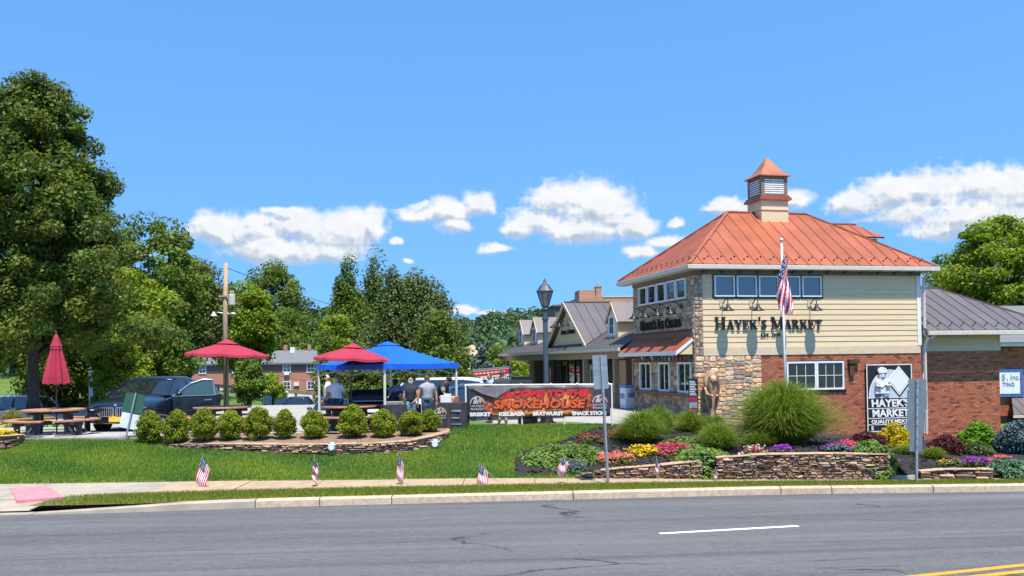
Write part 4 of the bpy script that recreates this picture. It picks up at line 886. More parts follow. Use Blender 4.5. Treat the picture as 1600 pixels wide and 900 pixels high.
# trees behind the terrace and the lot, named by what they stand beside
TL = [
 ('spreading bright-topped locust rising behind the large maple', 232, 56, 345, 85, 'mid', dict(prof=oval, n=120, per=204, size=0.148, cl=1.0, h0=.2, seed=3, name='locust_tree')),
 ('yellowish green tree tucked in front of the locust beside the maple', 205, 50, 430, 70, 'bright', dict(prof=oval, n=80, per=187, size=0.126, cl=.75, h0=.12, seed=31)),
 ('dull olive tree left of the wooden utility pole', 295, 62, 412, 58, 'olive', dict(prof=oval, n=120, per=204, size=0.133, cl=.9, h0=.3, seed=4)),
 ('pale green tree with drooping boughs behind the dark car', 228, 46, 500, 70, 'mid', dict(prof=oval, n=70, per=187, size=0.111, cl=.7, h0=.15, seed=5)),
 ('yellow-green tree whose top shows right behind the utility pole', 372, 85, 450, 40, 'bright', dict(prof=oval, n=70, per=170, size=0.192, cl=1.3, h0=.42, seed=6)),
 ('round dark green tree standing alone above the apartment roof', 428, 175, 413, 52, 'mid', dict(prof=oval, n=130, per=170, size=0.333, cl=1.9, h0=.15, seed=7)),
 ('slim bright lime-green tree between utility pole and apartment roof', 402, 66, 462, 28, 'locust', dict(prof=oval, n=60, per=187, size=0.133, cl=.7, h0=.38, seed=8, name='young_tree')),
 ('low grey-green tree above the right end of the apartment roof', 480, 180, 465, 42, 'far', dict(prof=oval, n=80, per=153, size=0.370, cl=2.0, h0=.1, seed=9)),
 ('bushy tree filling the gap left of the poplars', 455, 165, 490, 60, 'mid', dict(prof=oval, n=90, per=153, size=0.281, cl=1.7, h0=.05, seed=10)),
 ('leftmost poplar of the tall pair above the red umbrella', 545, 74, 408, 36, 'mid', dict(prof=column, n=120, per=187, size=0.126, cl=.7, h0=.05, seed=11, flat=1.6, name='poplar_tree')),
 ('right-hand poplar with pointed top beside the olive cedar', 588, 76, 402, 32, 'mid', dict(prof=column, n=110, per=187, size=0.126, cl=.7, h0=.05, seed=12, flat=1.7, name='poplar_tree')),
 ('small yellow-green poplar sapling in front of the tall poplars', 525, 64, 470, 26, 'bright', dict(prof=egg, n=60, per=170, size=0.118, cl=.6, h0=.05, seed=13, name='poplar_tree')),
 ('little trimmed conifer between apartment and poplars', 510, 60, 515, 20, 'mid', dict(prof=cone, n=45, per=170, size=0.096, cl=.5, h0=.03, seed=14, name='conifer_tree')),
 ('broad olive cedar with many spiky tops behind the blue canopy', 650, 54, 440, 78, 'olive', dict(prof=egg, n=270, per=221, size=0.104, cl=.75, h0=.04, seed=15, flat=1.25, name='cedar_tree')),
 ('narrow cedar spire left of the broad olive cedar', 622, 53, 414, 34, 'olive', dict(prof=egg, n=80, per=204, size=0.104, cl=.6, h0=.1, seed=16, flat=1.5, name='cedar_tree')),
 ('dark cedar bough mass at the right edge of the cedar clump', 690, 50, 498, 42, 'mid', dict(prof=egg, n=90, per=204, size=0.104, cl=.65, h0=.03, seed=17, flat=1.1, name='cedar_tree')),
 ('rounded dark shrub tree standing behind people under the canopy', 575, 42, 562, 45, 'dark', dict(prof=oval, n=70, per=221, size=0.089, cl=.5, h0=.02, seed=18, name='yew_tree')),
 ('dark drooping yew directly behind the blonde woman', 640, 41, 570, 50, 'dark', dict(prof=oval, n=70, per=221, size=0.089, cl=.5, h0=.02, seed=19, name='yew_tree')),
 ('small leafy tree in front of the brick apartments', 388, 48, 562, 20, 'mid', dict(prof=oval, n=46, per=153, size=0.096, cl=.42, h0=.3, seed=20, trunk=.12, name='young_tree')),
 ('sapling with yellowish tips beside the white car windscreen', 426, 52, 585, 14, 'bright', dict(prof=oval, n=20, per=136, size=0.096, cl=.35, h0=.3, seed=21, trunk=.08, name='young_tree')),
 ('pale blue spruce below the wooded hill, left of the shop wing', 752, 90, 538, 26, 'blue', dict(prof=cone, n=60, per=187, size=0.163, cl=.75, h0=.03, seed=22, name='spruce_tree')),
 ('small yellow-flecked tree seen under the left end of the porch roof', 808, 70, 566, 26, 'bright', dict(prof=oval, n=40, per=136, size=0.118, cl=.6, h0=.1, seed=23)),
 ('green roadside tree between spruce and shop wing', 782, 120, 545, 26, 'mid', dict(prof=oval, n=50, per=136, size=0.222, cl=1.2, h0=.05, seed=24)),
 ('tall honey locust with golden green crown right of the market', 1575, 58, 345, 112, 'locust', dict(prof=oval, n=260, per=221, size=0.126, cl=.95, h0=.2, seed=25, trunk=.3, limbs=18, name='honey_locust', flat=.5)),
 ('darker tree showing below the honey locust beside the main roof', 1478, 66, 425, 40, 'mid', dict(prof=oval, n=90, per=187, size=0.133, cl=.9, h0=.15, seed=26)),
 ('shady tree behind the small grey hip roof', 1590, 70, 440, 95, 'mid', dict(prof=oval, n=140, per=187, size=0.148, cl=1.1, h0=.08, seed=27)),
 ('dense green tree behind the left side of the large maple', 20, 60, 330, 120, 'mid', dict(prof=oval, n=120, per=187, size=0.178, cl=1.2, h0=.1, seed=28)),
 ('sunlit bushy tree at the foot of the bank beside the dark car', 185, 44, 520, 50, 'bright', dict(prof=oval, n=50, per=187, size=0.096, cl=.5, h0=.1, seed=29)),
 ('shaded thicket tree on the bank behind the closed umbrella', 100, 48, 480, 90, 'dark', dict(prof=oval, n=110, per=187, size=0.126, cl=.8, h0=.08, seed=30)),
 ('tall dense tree far behind the utility pole', 335, 175, 455, 55, 'mid', dict(prof=oval, n=100, per=170, size=0.370, cl=2.4, h0=.05, seed=32)),
 ('mounded green tree on the slope between pole and dark car', 252, 50, 520, 38, 'mid', dict(prof=oval, n=60, per=187, size=0.111, cl=.6, h0=.1, seed=33)),
]
for lab, px, D, top, w, kind, kw in TL: tree(lab, px, D, top, w, kind, **kw)
# far wooded hill
hx = np.linspace(-700, 500, 61); hy = np.array([230, 300, 380, 450, 520, 700.])
ridge = lambda x: 23 + 5*math.sin(x/70.) + 3*math.sin(x/31. + 1) + max(0, (-x - 60) * .035)
HV = [(x, y, -1.5 + (ridge(x)) * f) for x in hx for y, f in zip(hy, (0, .25, .6, .88, 1.0, .8))]
k = len(hy); HF = [(i*k+j, (i+1)*k+j, (i+1)*k+j+1, i*k+j+1) for i in range(len(hx)-1) for j in range(k-1)]
ho_ = obj('hill', np_mesh('hill', HV, HF, mat('hill_floor', (.03, .05, .02), .95, world=True, scale=.05), smooth=True)); tag(ho_, kind='structure')
def hillz(x, y): return -1.5 + ridge(x) * float(np.interp(y, hy, (0, .25, .6, .88, 1.0, .8)))
C = []; RR = []; tt = []
g = random.Random(5)
for i in range(1500):
    y = g.uniform(225, 535); x = g.uniform(-.42, .12) * y if i < 1150 else g.uniform(.3, .75) * y; r = g.uniform(2.4, 4.6); s = g.uniform(.7, 1.3)
    for j in range(3): C.append((x + g.uniform(-1, 1)*r*.6, y + g.uniform(-1, 1)*r*.6, hillz(x, y) + r*.8 + g.uniform(-.3, .9)*r*.7)); RR.append((r*.75, r*.75, r*.65)); tt.append(s * g.uniform(.88, 1.12))
V, F, T = leaves(C, RR, 34, 1.05, (1, 1, 1), shell=.75, seedtint=np.array(tt)[:, None])
tag(obj('forest', np_mesh('forest', V, F, LM['far'], T)), kind='stuff')
# thicket closing the gaps at the foot of the trees
C = []; RR = []
for i in range(260):
    px = g.uniform(-260, 262) if i < 190 else g.uniform(1450, 2100); D = g.uniform(66, 80); p = at(px, 566, D); C.append((p.x, D, zg(p.x, D) + g.uniform(0, 3.4))); RR.append((1.5, 1.2, 1.1))
V, F, T = leaves(C, RR, 80, .28, (1, 1, 1), shell=.4)
tag(obj('undergrowth', np_mesh('undergrowth', V, F, LM['mid'], T)), kind='stuff')
# ---------------------------------------------------------------- street lamp, signs, pole, flags
def ter(px, D): p = at(px, 566, D); return Vector((p.x, p.y, terrZ))
def lamp_post(label, px, D, z, k=1.0, top=437):
    p = at(px, 566, D); Hh = at(px, top, D).z - z; o = thing('street_lamp', label, 'street lamp', (p.x, D, z)); s = Hh / 4.6
    mb = MB(); mb.lathe([(.30, 0), (.30, .05), (.22, .07), (.19, .16), (.15, .35), (.12, .6), (.10, .66)], 14); mb.build('base', M['black'], o, smooth=False)
    mb = MB(); mb.lathe([(.085, .6), (.078, 3.3*s), (.065, 3.62*s)], 14); mb.lathe([(.10, 3.30*s), (.11, 3.34*s), (.10, 3.40*s)], 14); mb.build('post', M['postgrey'], o, smooth=True)
    z0 = 3.62*s; mb = MB(); mb.lathe([(.065, z0), (.11, z0+.04), (.08, z0+.09), (.12, z0+.12), (.12, z0+.15)], 12); mb.build('lantern_cup', M['postgrey'], o)
    g_ = MB(); g_.lathe([(.105, z0+.15), (.235, z0+.58)], 6); g_.build('lantern_glass', mat('lantern_glass', (.30, .27, .20), .2, var=.2, spec=.8), o)
    fr = MB()
    for i in range(6):
        a = i*math.pi/3; fr.tube([(.112*math.cos(a), .112*math.sin(a), z0+.14), (.245*math.cos(a), .245*math.sin(a), z0+.585)], .016, 5)
    fr.build('lantern_frame', M['postgrey'], o)
    mb = MB(); mb.lathe([(.27, z0+.58), (.28, z0+.61), (.20, z0+.72), (.15, z0+.80), (.08, z0+.85), (.06, z0+.88), (.05, z0+.92), (.02, z0+1.0), (0, z0+1.04)], 12); mb.build('lantern_roof', M['postgrey'], o)
    return o
lamp_post('tall black street lamp with lantern standing behind the smokehouse banner', 853, 29.6, terrZ)
lamp_post('small dark lamp post far off beside the open car door', 262, 52, zg(at(262, 566, 52).x, 52), top=565)

def plate(mb, w, z0, z1, y=0, t=.006, r=.04, x=0):
    q = []
    for cx, cz, a in ((x+w/2-r, z1-r, 0), (x-w/2+r, z1-r, 90), (x-w/2+r, z0+r, 180), (x+w/2-r, z0+r, 270)):
        for k in range(4): b = R(a + 30*k); q.append((cx + r*math.cos(b), cz + r*math.sin(b)))
    return mb.prism(q, lambda a, b: (a, y, b), lambda a, b: (a, y + t, b))
p = onlawn(1433, 22.75); b0 = at(1432, 753, 22.75); rs = thing('road_sign', 'tall road sign seen from behind, four stacked grey plates on leaning pole', 'road sign', b0, R(6)); rs.rotation_euler = (0, R(1.6), R(6))
hz_ = lambda py: (753 - py) / FPX * 22.75
t = MB(); t.bar((0, 0, -.3), (0, 0, hz_(594)), .055, .05); t.build('pole', M['galv'], rs)
for (pa, pb_, w, x) in ((593, 609, .46, .03), (609.5, 641, .51, .02), (641.5, 674, .46, -.01), (674.5, 706, .33, .0)):
    t = MB(); plate(t, w, hz_(pb_), hz_(pa), y=.03, x=x, r=.02); po = t.build('sign_plate', M['signgrey'], rs)
    t = MB(); 
    for zz in (.3, .7): t.lathe([(.018, 0), (.018, .02), (0, .022)], 6, (0, 0, 0)); t.v[-18:] = [(v[0], -.03 + v[2]*-1, hz_(pb_) + (hz_(pa)-hz_(pb_))*zz + v[1]) for v in t.v[-18:]]
    t.build('bolt', M['galv'], po)
b0 = at(950, 756, 22.4); rs = thing('sign_post', 'narrow silver sign seen from behind on a leaning post before the banner', 'road sign', b0); rs.rotation_euler = (0, R(-2.6), R(24))
hz_ = lambda py: (756 - py) / FPX * 22.4
t = MB(); t.bar((0, 0, -.3), (0, 0, hz_(557)), .06, .05); t.build('pole', M['galv'], rs)
t = MB(); plate(t, .40, hz_(608), hz_(555), y=.03, x=-.02, r=.02); t.build('sign_plate', M['alu'], rs)
b0 = at(195, 691, 26.2); rs = thing('leaning_sign', 'leaning sign post with dark green plate and white plate below, beside the bushes', 'sign', b0); rs.rotation_euler = (0, R(13), R(4))
hz_ = lambda py: (691 - py) / FPX * 26.2 * 1.02
t = MB(); t.bar((0, 0, -.2), (0, 0, hz_(614)), .045, .04); t.build('pole', M['galv'], rs)
t = MB(); plate(t, .56, hz_(645), hz_(615), y=.025, r=.09, x=-.0); t.build('green_plate', mat('green_sign_back', (.03, .105, .065), .5, var=.2), rs)
t = MB(); plate(t, .52, hz_(670), hz_(646.5), y=.025, r=.01, x=0); t.build('white_plate', M['ivory'], rs)
for dx, c, nm in ((142, 'galv', 'grey'), (149, 'gp', 'green')):
    if c == 'gp': M['gp'] = mat('green_post', (.08, .28, .16), .5)
    p = onlawn(dx, 45); o = thing('marker_post', f'slim {nm} marker post behind the dark car', 'post', p); t = MB(); t.box(-.1, .1, -.03, .03, -.2, at(dx, 579, 45).z - p.z); t.build('post', M[c], o); t = MB(); t.box(-.11, .11, -.035, .035, at(dx, 580, 45).z - p.z - .12, at(dx, 579, 45).z - p.z + .01); t.build('cap', M[c], o)

p = at(353, 566, 56); zb = zg(p.x, 56); up_ = thing('utility_pole', 'tall wooden utility pole with grey transformer and street lamp arm', 'utility pole', (p.x, 56, zb)); hzz = lambda py: at(353, py, 56).z - zb
t = MB(); t.tube([(0, 0, -.4), (-.02, 0, hzz(500)), (.05, 0, hzz(411))], [.17, .15, .12], 12); t.build('pole', M['polewood'], up_, smooth=True)
t = MB(); t.lathe([(0, 0), (.20, 0), (.21, .04), (.21, .60), (.19, .66), (0, .68)], 14, (.42, -.1, hzz(477))); t.lathe([(.03, 0), (.04, .1), (.02, .2)], 8, (.36, -.1, hzz(459))); t.lathe([(.03, 0), (.04, .1), (.02, .2)], 8, (.5, -.1, hzz(459))); tr_ = t.build('transformer', M['gutter'], up_)
t = MB(); t.tube([(.1, 0, hzz(491)), (-.4, -.1, hzz(488)), (-.62, -.1, hzz(490))], .03, 7); la = t.build('lamp_arm', M['galv'], up_); t = MB(); t.lathe([(.06, .12), (.09, .05), (.2, -.14), (.0, -.16)], 12, (-.68, -.1, hzz(490))); t.build('lamp_head', M['gutter'], la)
t = MB(); t.tube([(.05, 0, hzz(488)), (.3, -.1, hzz(492))], .03, 7); la = t.build('lamp_arm', M['galv'], up_); t = MB(); t.ball((.47, -.12, hzz(491)), (.24, .12, .11)); t.build('lamp_head', M['galv'], la, smooth=True)
t = MB(); t.bar((-.35, -.16, hzz(463)), (.35, -.16, hzz(463)), .07, .09); t.build('crossarm', M['polewood'], up_)
def wire(label, a, b, sag, r=.013):
    a, b = Vector(a), Vector(b); P = [a.lerp(b, k/16) - Vector((0, 0, sag*4*(k/16)*(1-k/16))) for k in range(17)]; mb = MB(); mb.tube(P, r, 4); tag(mb.build('overhead_wire', M['black']), label, 'wire', 'overhead wires on the utility pole')
T0 = Vector((p.x, 56, zb))
wire('overhead wire running from the pole top right towards the poplars', T0 + Vector((.05, 0, hzz(418))), at(640, 505, 120), .5, .02)
wire('overhead wire leaving the pole top to the left into the trees', T0 + Vector((0, 0, hzz(420))), at(180, 402, 60), .3)
wire('lower overhead wire sloping down left of the pole behind the car', T0 + Vector((0, 0, hzz(560))), at(120, 512, 60), .4, .018)
wire('lower overhead wire running right in front of the apartments', T0 + Vector((0, 0, hzz(556))), at(500, 596, 80), .4, .018)

# flags: cloth with printed stripes and a canton of stars
M['fred'] = mat('flag_red', (.50, .03, .05), .7, var=.06); M['fwhite'] = mat('flag_white', (.76, .74, .74), .7, var=.04); M['fblue'] = mat('flag_blue', (.03, .045, .14), .7, var=.06)
def flag_cloth(name, parent, hoist, fly, amp=.02, waves=1.6, nx=26, gather=0.0, ph=0.0, depth=(0, -1, 0)):
    h, f, dp = Vector(hoist), Vector(fly), Vector(depth); V = []; F = []; mi = []
    ny = 13
    for j in range(ny + 1):
        for i in range(nx + 1):
            u_, v_ = i/nx, j/ny; w_ = math.sin(u_*waves*6.28 + v_*2.2 + ph) * amp * (.25 + u_) + math.sin(v_*9 + u_*3 + ph) * amp * .5
            q = h*v_ + f*u_ + dp*w_ - h*(gather*u_*(v_-.5)) + h.normalized()*(math.sin(u_*waves*6.28 + ph) * gather * .05)
            V.append(q)
    for j in range(ny):
        for i in range(nx): F.append((j*(nx+1)+i, j*(nx+1)+i+1, (j+1)*(nx+1)+i+1, (j+1)*(nx+1)+i)); mi.append(2 if (i < nx*.4 and j < 7) else (0 if j % 2 == 0 else 1))
    mb = MB(); mb.v = [tuple(q) for q in V]; mb.f = F; mb.t = [(1,1,1)]*len(F); mb.m = mi
    nn = h.cross(f).normalized(); nn = nn if nn.y < 0 else -nn
    mb.mi = 1; s = .018 * h.length / .3
    for r_ in range(5):
        for c_ in range(6):
            u_, v_ = (c_+.6)/6.2*.4, (r_+.6)/5.2*.53; i = min(nx-1, int(u_*nx)); j = min(ny-1, int(v_*ny)); c0 = V[j*(nx+1)+i].lerp(V[(j+1)*(nx+1)+i+1], .5) + nn*.004
            a, b = h.normalized()*s, f.normalized()*s; mb.add([c0 - a*.5, c0 - b*.5, c0 + a*.5, c0 + b*.5], [(0, 1, 2, 3)])
    return mb.build(name, [M['fred'], M['fwhite'], M['fblue']], parent, smooth=True)
def stick_flag(label, base, tip, corners, D, top=True, **kw):
    B, T = at(*base, D), at(*tip, D); o = thing('small_flag', label, 'flag', B, 0, 'small flags along the verge')
    d = T - B; mb = MB(); mb.tube([-d*.12, d], .0065, 6); mb.ball(d, .012, 6, 4); mb.build('stick', mat('flag_stick', (.42, .32, .2), .6) if 'flag_stick' not in bpy.data.materials else bpy.data.materials['flag_stick'], o)
    c0, c1, c2 = [at(*c, D) - B for c in corners]; cl = flag_cloth('cloth', o, c1 - c0, c2 - c0, **kw); cl.location = c0
    return o
FD = 22.6
stick_flag('small flag planted farthest left beside the sidewalk, below the round bushes', (323, 764), (317, 709), ((317, 712), (329, 735), (304, 751)), 21.9, amp=.022)
stick_flag('small crumpled flag on a straight stick below the middle bushes', (494, 761), (491, 711), ((491, 714), (499, 730), (487, 743)), 22.1, amp=.05, waves=2.2)
stick_flag('small narrow flag third from the left, below the right end of the bushes', (629, 756), (622, 707), ((622, 709), (632, 728), (619, 747)), 22.3, amp=.03)
stick_flag('small flag on a long stick tilted down to the right, on plain lawn', (778, 753), (748, 722), ((749, 724), (764, 739), (745, 755)), 22.4, amp=.025)
stick_flag('small flag in front of the spreading juniper and mulch bed edge', (887, 753), (881, 709), ((881, 712), (890, 727), (868, 734)), 22.6, amp=.025)
stick_flag('small flag hanging before the low stone wall under the pink flowers', (1029, 752), (1026, 714), ((1026, 718), (1031, 730), (1022, 736)), 22.8, amp=.03)
stick_flag('small folded flag at the wall gap under trailing juniper', (1119, 755), (1118, 730), ((1118, 732), (1122, 742), (1114, 745)), 22.9, amp=.03)
fp = onlawn(1227, 27.6); tp = at(1221, 378, 27.6); fo = thing('flagpole', 'white flagpole rising from the big ornamental grass before the market', 'flagpole', (fp.x, 27.6, fp.z))
d = tp - fp; mb = MB(); mb.tube([(0, 0, -.2), d], [.034, .026], 10); mb.build('pole', M['white'], fo, smooth=True); mb = MB(); mb.ball(d + Vector((0, 0, .06)), .06); mb.build('finial', M['gutter'], fo, smooth=True)
mb = MB(); mb.tube([d*.98 + Vector((.05, -.02, 0)), d*.2 + Vector((.05, -.03, 0))], .006, 5); mb.build('halyard', M['white'], fo)
a0, a1, a2 = at(1222, 402, 27.55), at(1224, 428, 27.55), at(1224, 489, 27.55)
fl = thing('large_flag', 'large flag hanging limp from the white flagpole in front of the wall', 'flag', a0)
M_, V_, F_, mi_ = None, [], [], []
nx, ny = 26, 40
for j in range(ny + 1):
    v = j/ny; w_ = (.10 + .25 * min(1, v*2.2)) * (1 - .25 * max(0, v - .75) * 4 * .5)
    for i in range(nx + 1):
        q = i/nx; fold = math.sin(q*12 + v*3.5) * .06 + math.sin(q*5 - v*6) * .04
        V_.append((-.17 * min(1, v*3) + q*w_*1.15 + .04*math.sin(v*7 + q*2) + .05*v, -.05 + fold * (.4 + v), -(1.62*v) - .12*q + .05*math.sin(q*9)))
for j in range(ny):
    for i in range(nx):
        F_.append((j*(nx+1)+i, j*(nx+1)+i+1, (j+1)*(nx+1)+i+1, (j+1)*(nx+1)+i)); s_ = i*.5 + j*.34
        mi_.append(2 if (i < 11 and j < 20 - i*.5) else int(s_ / 1.75) % 2)
c_ = MB(); c_.v = V_; c_.f = F_; c_.t = [(1,1,1)]*len(F_); c_.m = mi_; cl = c_.build('cloth', [M['fred'], M['fwhite'], M['fblue']], fl, smooth=True)
c_ = MB()
for k in range(22):
    i = 1 + (k % 5)*2; j = 2 + (k // 5)*4 - (k % 2); q = Vector(V_[j*(nx+1)+i]) + Vector((0, -.008, 0)); c_.add([q + Vector((-.018, 0, 0)), q + Vector((0, 0, -.018)), q + Vector((.018, 0, 0)), q + Vector((0, 0, .018))], [(0, 1, 2, 3)])
tag(c_.build('printed_stars', M['fwhite'], cl), kind='stuff')

# ---------------------------------------------------------------- market sign on the brick wall
ms = thing('market_sign', 'tall black and white market sign with chef emblem on the brick wall', 'sign', bw(6.54, -.02, -.76), BA)
smp = lambda a, b, d: (a, -.05 - d, b)
SW_, SH_ = 1.86, 2.43
t = MB(); pb(t, smp, 0, SW_, 0, SH_, 0, .05); t.build('board', M['letter'], ms)
t = MB(); 
for a0, a1, b0, b1 in ((0, SW_, SH_-.035, SH_), (0, SW_, 0, .03), (0, .035, .031, SH_-.036), (SW_-.035, SW_, .031, SH_-.036), (.036, SW_-.036, .245, .27), (.036, SW_-.036, .475, .50), (.036, SW_-.036, .83, .855), (.036, SW_-.036, 1.21, 1.235)): pb(t, smp, a0, a1, b0, b1, .05, .065)
t.build('sign_border', M['white'], ms)
q = [(.08 + .86 + .86*math.cos(R(180 - k*9)) * 1.0, 1.237 + 1.0*math.sin(R(k*9))) for k in range(21)]
t = MB(); t.prism(q, lambda a, b: smp(a, b, .05), lambda a, b: smp(a, b, .06)); t.build('arch_panel', mat('pale_grey_print', (.52, .54, .62), .6, var=.03), ms)
t = MB(); 
for k in range(20):
    a0, a1 = R(180 - k*9), R(171 - k*9); f_ = lambda a, r_: (.94 + .86*r_*math.cos(a), 1.237 + 1.0*r_*math.sin(a)); t.prism([f_(a0, 1), f_(a1, 1), f_(a1, .965), f_(a0, .965)], lambda a, b: smp(a, b, .058), lambda a, b: smp(a, b, .067))
t.build('arch_line', M['white'], ms)
def dia(cx, cz, w, h, d0, d1, mt, nm): t = MB(); t.prism([(cx-w, cz), (cx, cz-h), (cx+w, cz), (cx, cz+h)], lambda a, b: smp(a, b, d0), lambda a, b: smp(a, b, d1)); t.build(nm, mt, ms)
dia(1.33, 1.80, .50, .56, .06, .075, M['letter'], 'diamond_shadow'); dia(1.31, 1.83, .47, .53, .07, .09, M['white'], 'diamond_panel'); dia(1.31, 1.83, .40, .455, .085, .093, M['galv'], 'diamond_line'); dia(1.31, 1.83, .385, .44, .09, .096, M['white'], 'diamond_face')
# plain chef figure in relief
hx_ = .62
chef = MB(); chef.ball((hx_, -.14, 2.02), (.15, .05, .13), 14, 8); c0 = chef.build('chef_head', M['white'], ms, smooth=True)
t = MB(); t.prism([(hx_-.15, 2.10), (hx_+.15, 2.12), (hx_+.19, 2.22), (hx_+.12, 2.30), (hx_, 2.33), (hx_-.14, 2.29), (hx_-.18, 2.20)], lambda a, b: smp(a, b, .06), lambda a, b: smp(a, b, .13)); t.build('chef_hat', M['white'], c0)
t = MB(); t.prism([(hx_-.17, 2.08), (hx_+.17, 2.10), (hx_+.17, 2.125), (hx_-.17, 2.105)], lambda a, b: smp(a, b, .06), lambda a, b: smp(a, b, .137)); t.box(hx_-.07, hx_-.03, -.195, -.185, 2.03, 2.06); t.box(hx_+.04, hx_+.08, -.195, -.185, 2.03, 2.06); t.box(hx_-.05, hx_+.06, -.195, -.185, 1.95, 1.968); t.build('chef_face_lines', M['darkgrey'], c0)
t = MB(); t.prism([(hx_-.26, 1.78), (hx_-.2, 1.90), (hx_, 1.93), (hx_+.24, 1.88), (hx_+.31, 1.76), (hx_+.25, 1.62), (hx_+.28, 1.38), (hx_-.29, 1.38), (hx_-.24, 1.60)], lambda a, b: smp(a, b, .06), lambda a, b: smp(a, b, .11)); t.build('chef_apron', M['white'], ms)
t = MB(); t.prism([(hx_-.30, 1.30), (hx_-.10, 1.26), (hx_-.04, 1.385), (hx_-.25, 1.385)], lambda a, b: smp(a, b, .06), lambda a, b: smp(a, b, .1)); t.build('chef_leg', M['darkgrey'], ms); t = MB(); t.prism([(hx_+.04, 1.25), (hx_+.28, 1.27), (hx_+.24, 1.385), (hx_+.06, 1.385)], lambda a, b: smp(a, b, .06), lambda a, b: smp(a, b, .1)); t.build('chef_leg', M['galv'], ms)
t = MB(); t.tube([smp(hx_-.24, 1.80, .12), smp(hx_-.28, 1.66, .14), smp(hx_-.08, 1.62, .15)], .05, 7); t.tube([smp(hx_+.26, 1.80, .12), smp(hx_+.30, 1.68, .14), smp(hx_+.12, 1.66, .15)], .05, 7); t.build('chef_arms', M['gutter'], ms); t = MB(); t.tube([smp(hx_-.16, 1.72, .115), smp(hx_-.02, 1.56, .12), smp(hx_+.16, 1.70, .115)], .01, 5); t.build('apron_line', M['darkgrey'], ms)
def sign_text(s, z, size, fit, bold=.012):
    lettering('sign_lettering', ms, s, size, M['white'], Matrix.Translation((SW_/2 + .02, -.117, z)) @ Matrix.Rotation(R(90), 4, 'X'), bold=bold, depth=.01, fit=fit)
sign_text("HAYEK'S", .905, .36, 1.55); sign_text('MARKET', .545, .36, 1.50); sign_text('QUALITY MEATS', .305, .175, 1.58, .006)
lettering('sign_lettering', ms, 'E', .19, M['white'], Matrix.Translation((.2, -.117, .07)) @ Matrix.Rotation(R(90), 4, 'X'), bold=.006); lettering('sign_lettering', ms, 'ON', .19, M['white'], Matrix.Translation((1.62, -.117, .07)) @ Matrix.Rotation(R(90), 4, 'X'), bold=.006)

# menu board and carved figure at the stone corner
mo = thing('menu_board', 'narrow black chalk menu board fixed at the stone corner', 'menu board', bw(-.10, -.02, .13), BA - R(38))
t = MB(); t.box(-.16, .16, -.03, .03, 0, 1.15); t.build('board', M['letter'], mo)
for k in range(9):
    t = MB(); t.box(-.12, .12 - .03*(k % 3), -.036, -.031, .58 + k*.058, .605 + k*.058); t.build('chalk_line', M['ivory'], mo)
t = MB(); t.box(-.145, .145, -.037, -.031, .36, .52); t.build('red_panel', M['red'], mo); t = MB(); t.box(-.145, .145, -.037, -.031, .14, .34); t.build('grey_panel', M['galv'], mo); t = MB(); t.box(-.145, .145, -.038, -.031, .03, .12); t.build('red_strip', M['red'], mo)
M['carve'] = mat('carved_wood', (.50, .36, .22), .7, col2=(.30, .15, .08), scale=5, stretch=(1, 1, .6), bump=.6, bscale=14)
co = thing('carved_figure', 'tall carved wooden figure standing against the stone wall by menu board', 'carving', bw(.44, -.30, -.28), BA, None, .92)
t = MB(); prof = [(.0, 0), (.13, .0), (.14, .2), (.16, .5), (.21, .8), (.26, 1.1), (.30, 1.4), (.30, 1.65), (.25, 1.85), (.14, 1.98), (0, 2.02)]
t.lathe(prof, 18); t.v = [(v[0]*(1 + .10*math.sin(v[2]*11 + v[0]*9)), v[1]*.7 + .03*math.sin(v[2]*14 + v[0]*12), v[2]) for v in t.v]; t.build('body', M['carve'], co, smooth=True)
M['carve2'] = mat('carved_light', (.52, .35, .2), .7, var=.25, scale=9, bump=.5, bscale=18); M['carve3'] = mat('carved_dark', (.13, .06, .035), .7, var=.25)
t = MB(); t.ball((0, -.2, 1.66), (.13, .10, .16), 12, 8); t.ball((0, -.30, 1.64), (.03, .03, .04), 6, 4); fo_ = t.build('carved_face', M['carve2'], co, smooth=True)
t = MB(); t.ball((-.05, -.29, 1.70), .016, 6, 4); t.ball((.05, -.29, 1.70), .016, 6, 4); t.box(-.04, .04, -.30, -.28, 1.575, 1.59); t.build('carved_features', M['carve3'], fo_)
for s in (-1, 1):
    t = MB(); t.tube([(s*.14, -.16, 1.76), (s*.2, -.2, 1.4), (s*.14, -.24, 1.0), (s*.1, -.18, .6)], [.05, .06, .05, .03], 7); t.build('carved_braid', M['carve3'], co)
    t = MB(); t.tube([(s*.27, -.05, 1.36), (s*.26, -.2, 1.12), (s*.06, -.27, 1.05)], [.06, .055, .04], 7); t.build('carved_arm', M['carve2'], co)
ic = thing('ice_chest', 'white and blue ice chest under the porch beside the serving windows', 'ice chest', bw(-.05, 6.45, -.03), BA)
t = MB(); t.box(-.3, .4, -.35, .35, 0, .85); t.build('cabinet', M['ivory'], ic, bevel=.02); t = MB(); t.box(-.31, .41, -.36, .36, .86, .95); t.build('lid', mat('ice_blue', (.1, .25, .5), .4), ic); t = MB(); t.box(-.2, .3, -.362, -.352, .45, .65); t.box(-.312, -.302, -.25, .25, .4, .62); t.build('blue_label', bpy.data.materials['ice_blue'], ic)

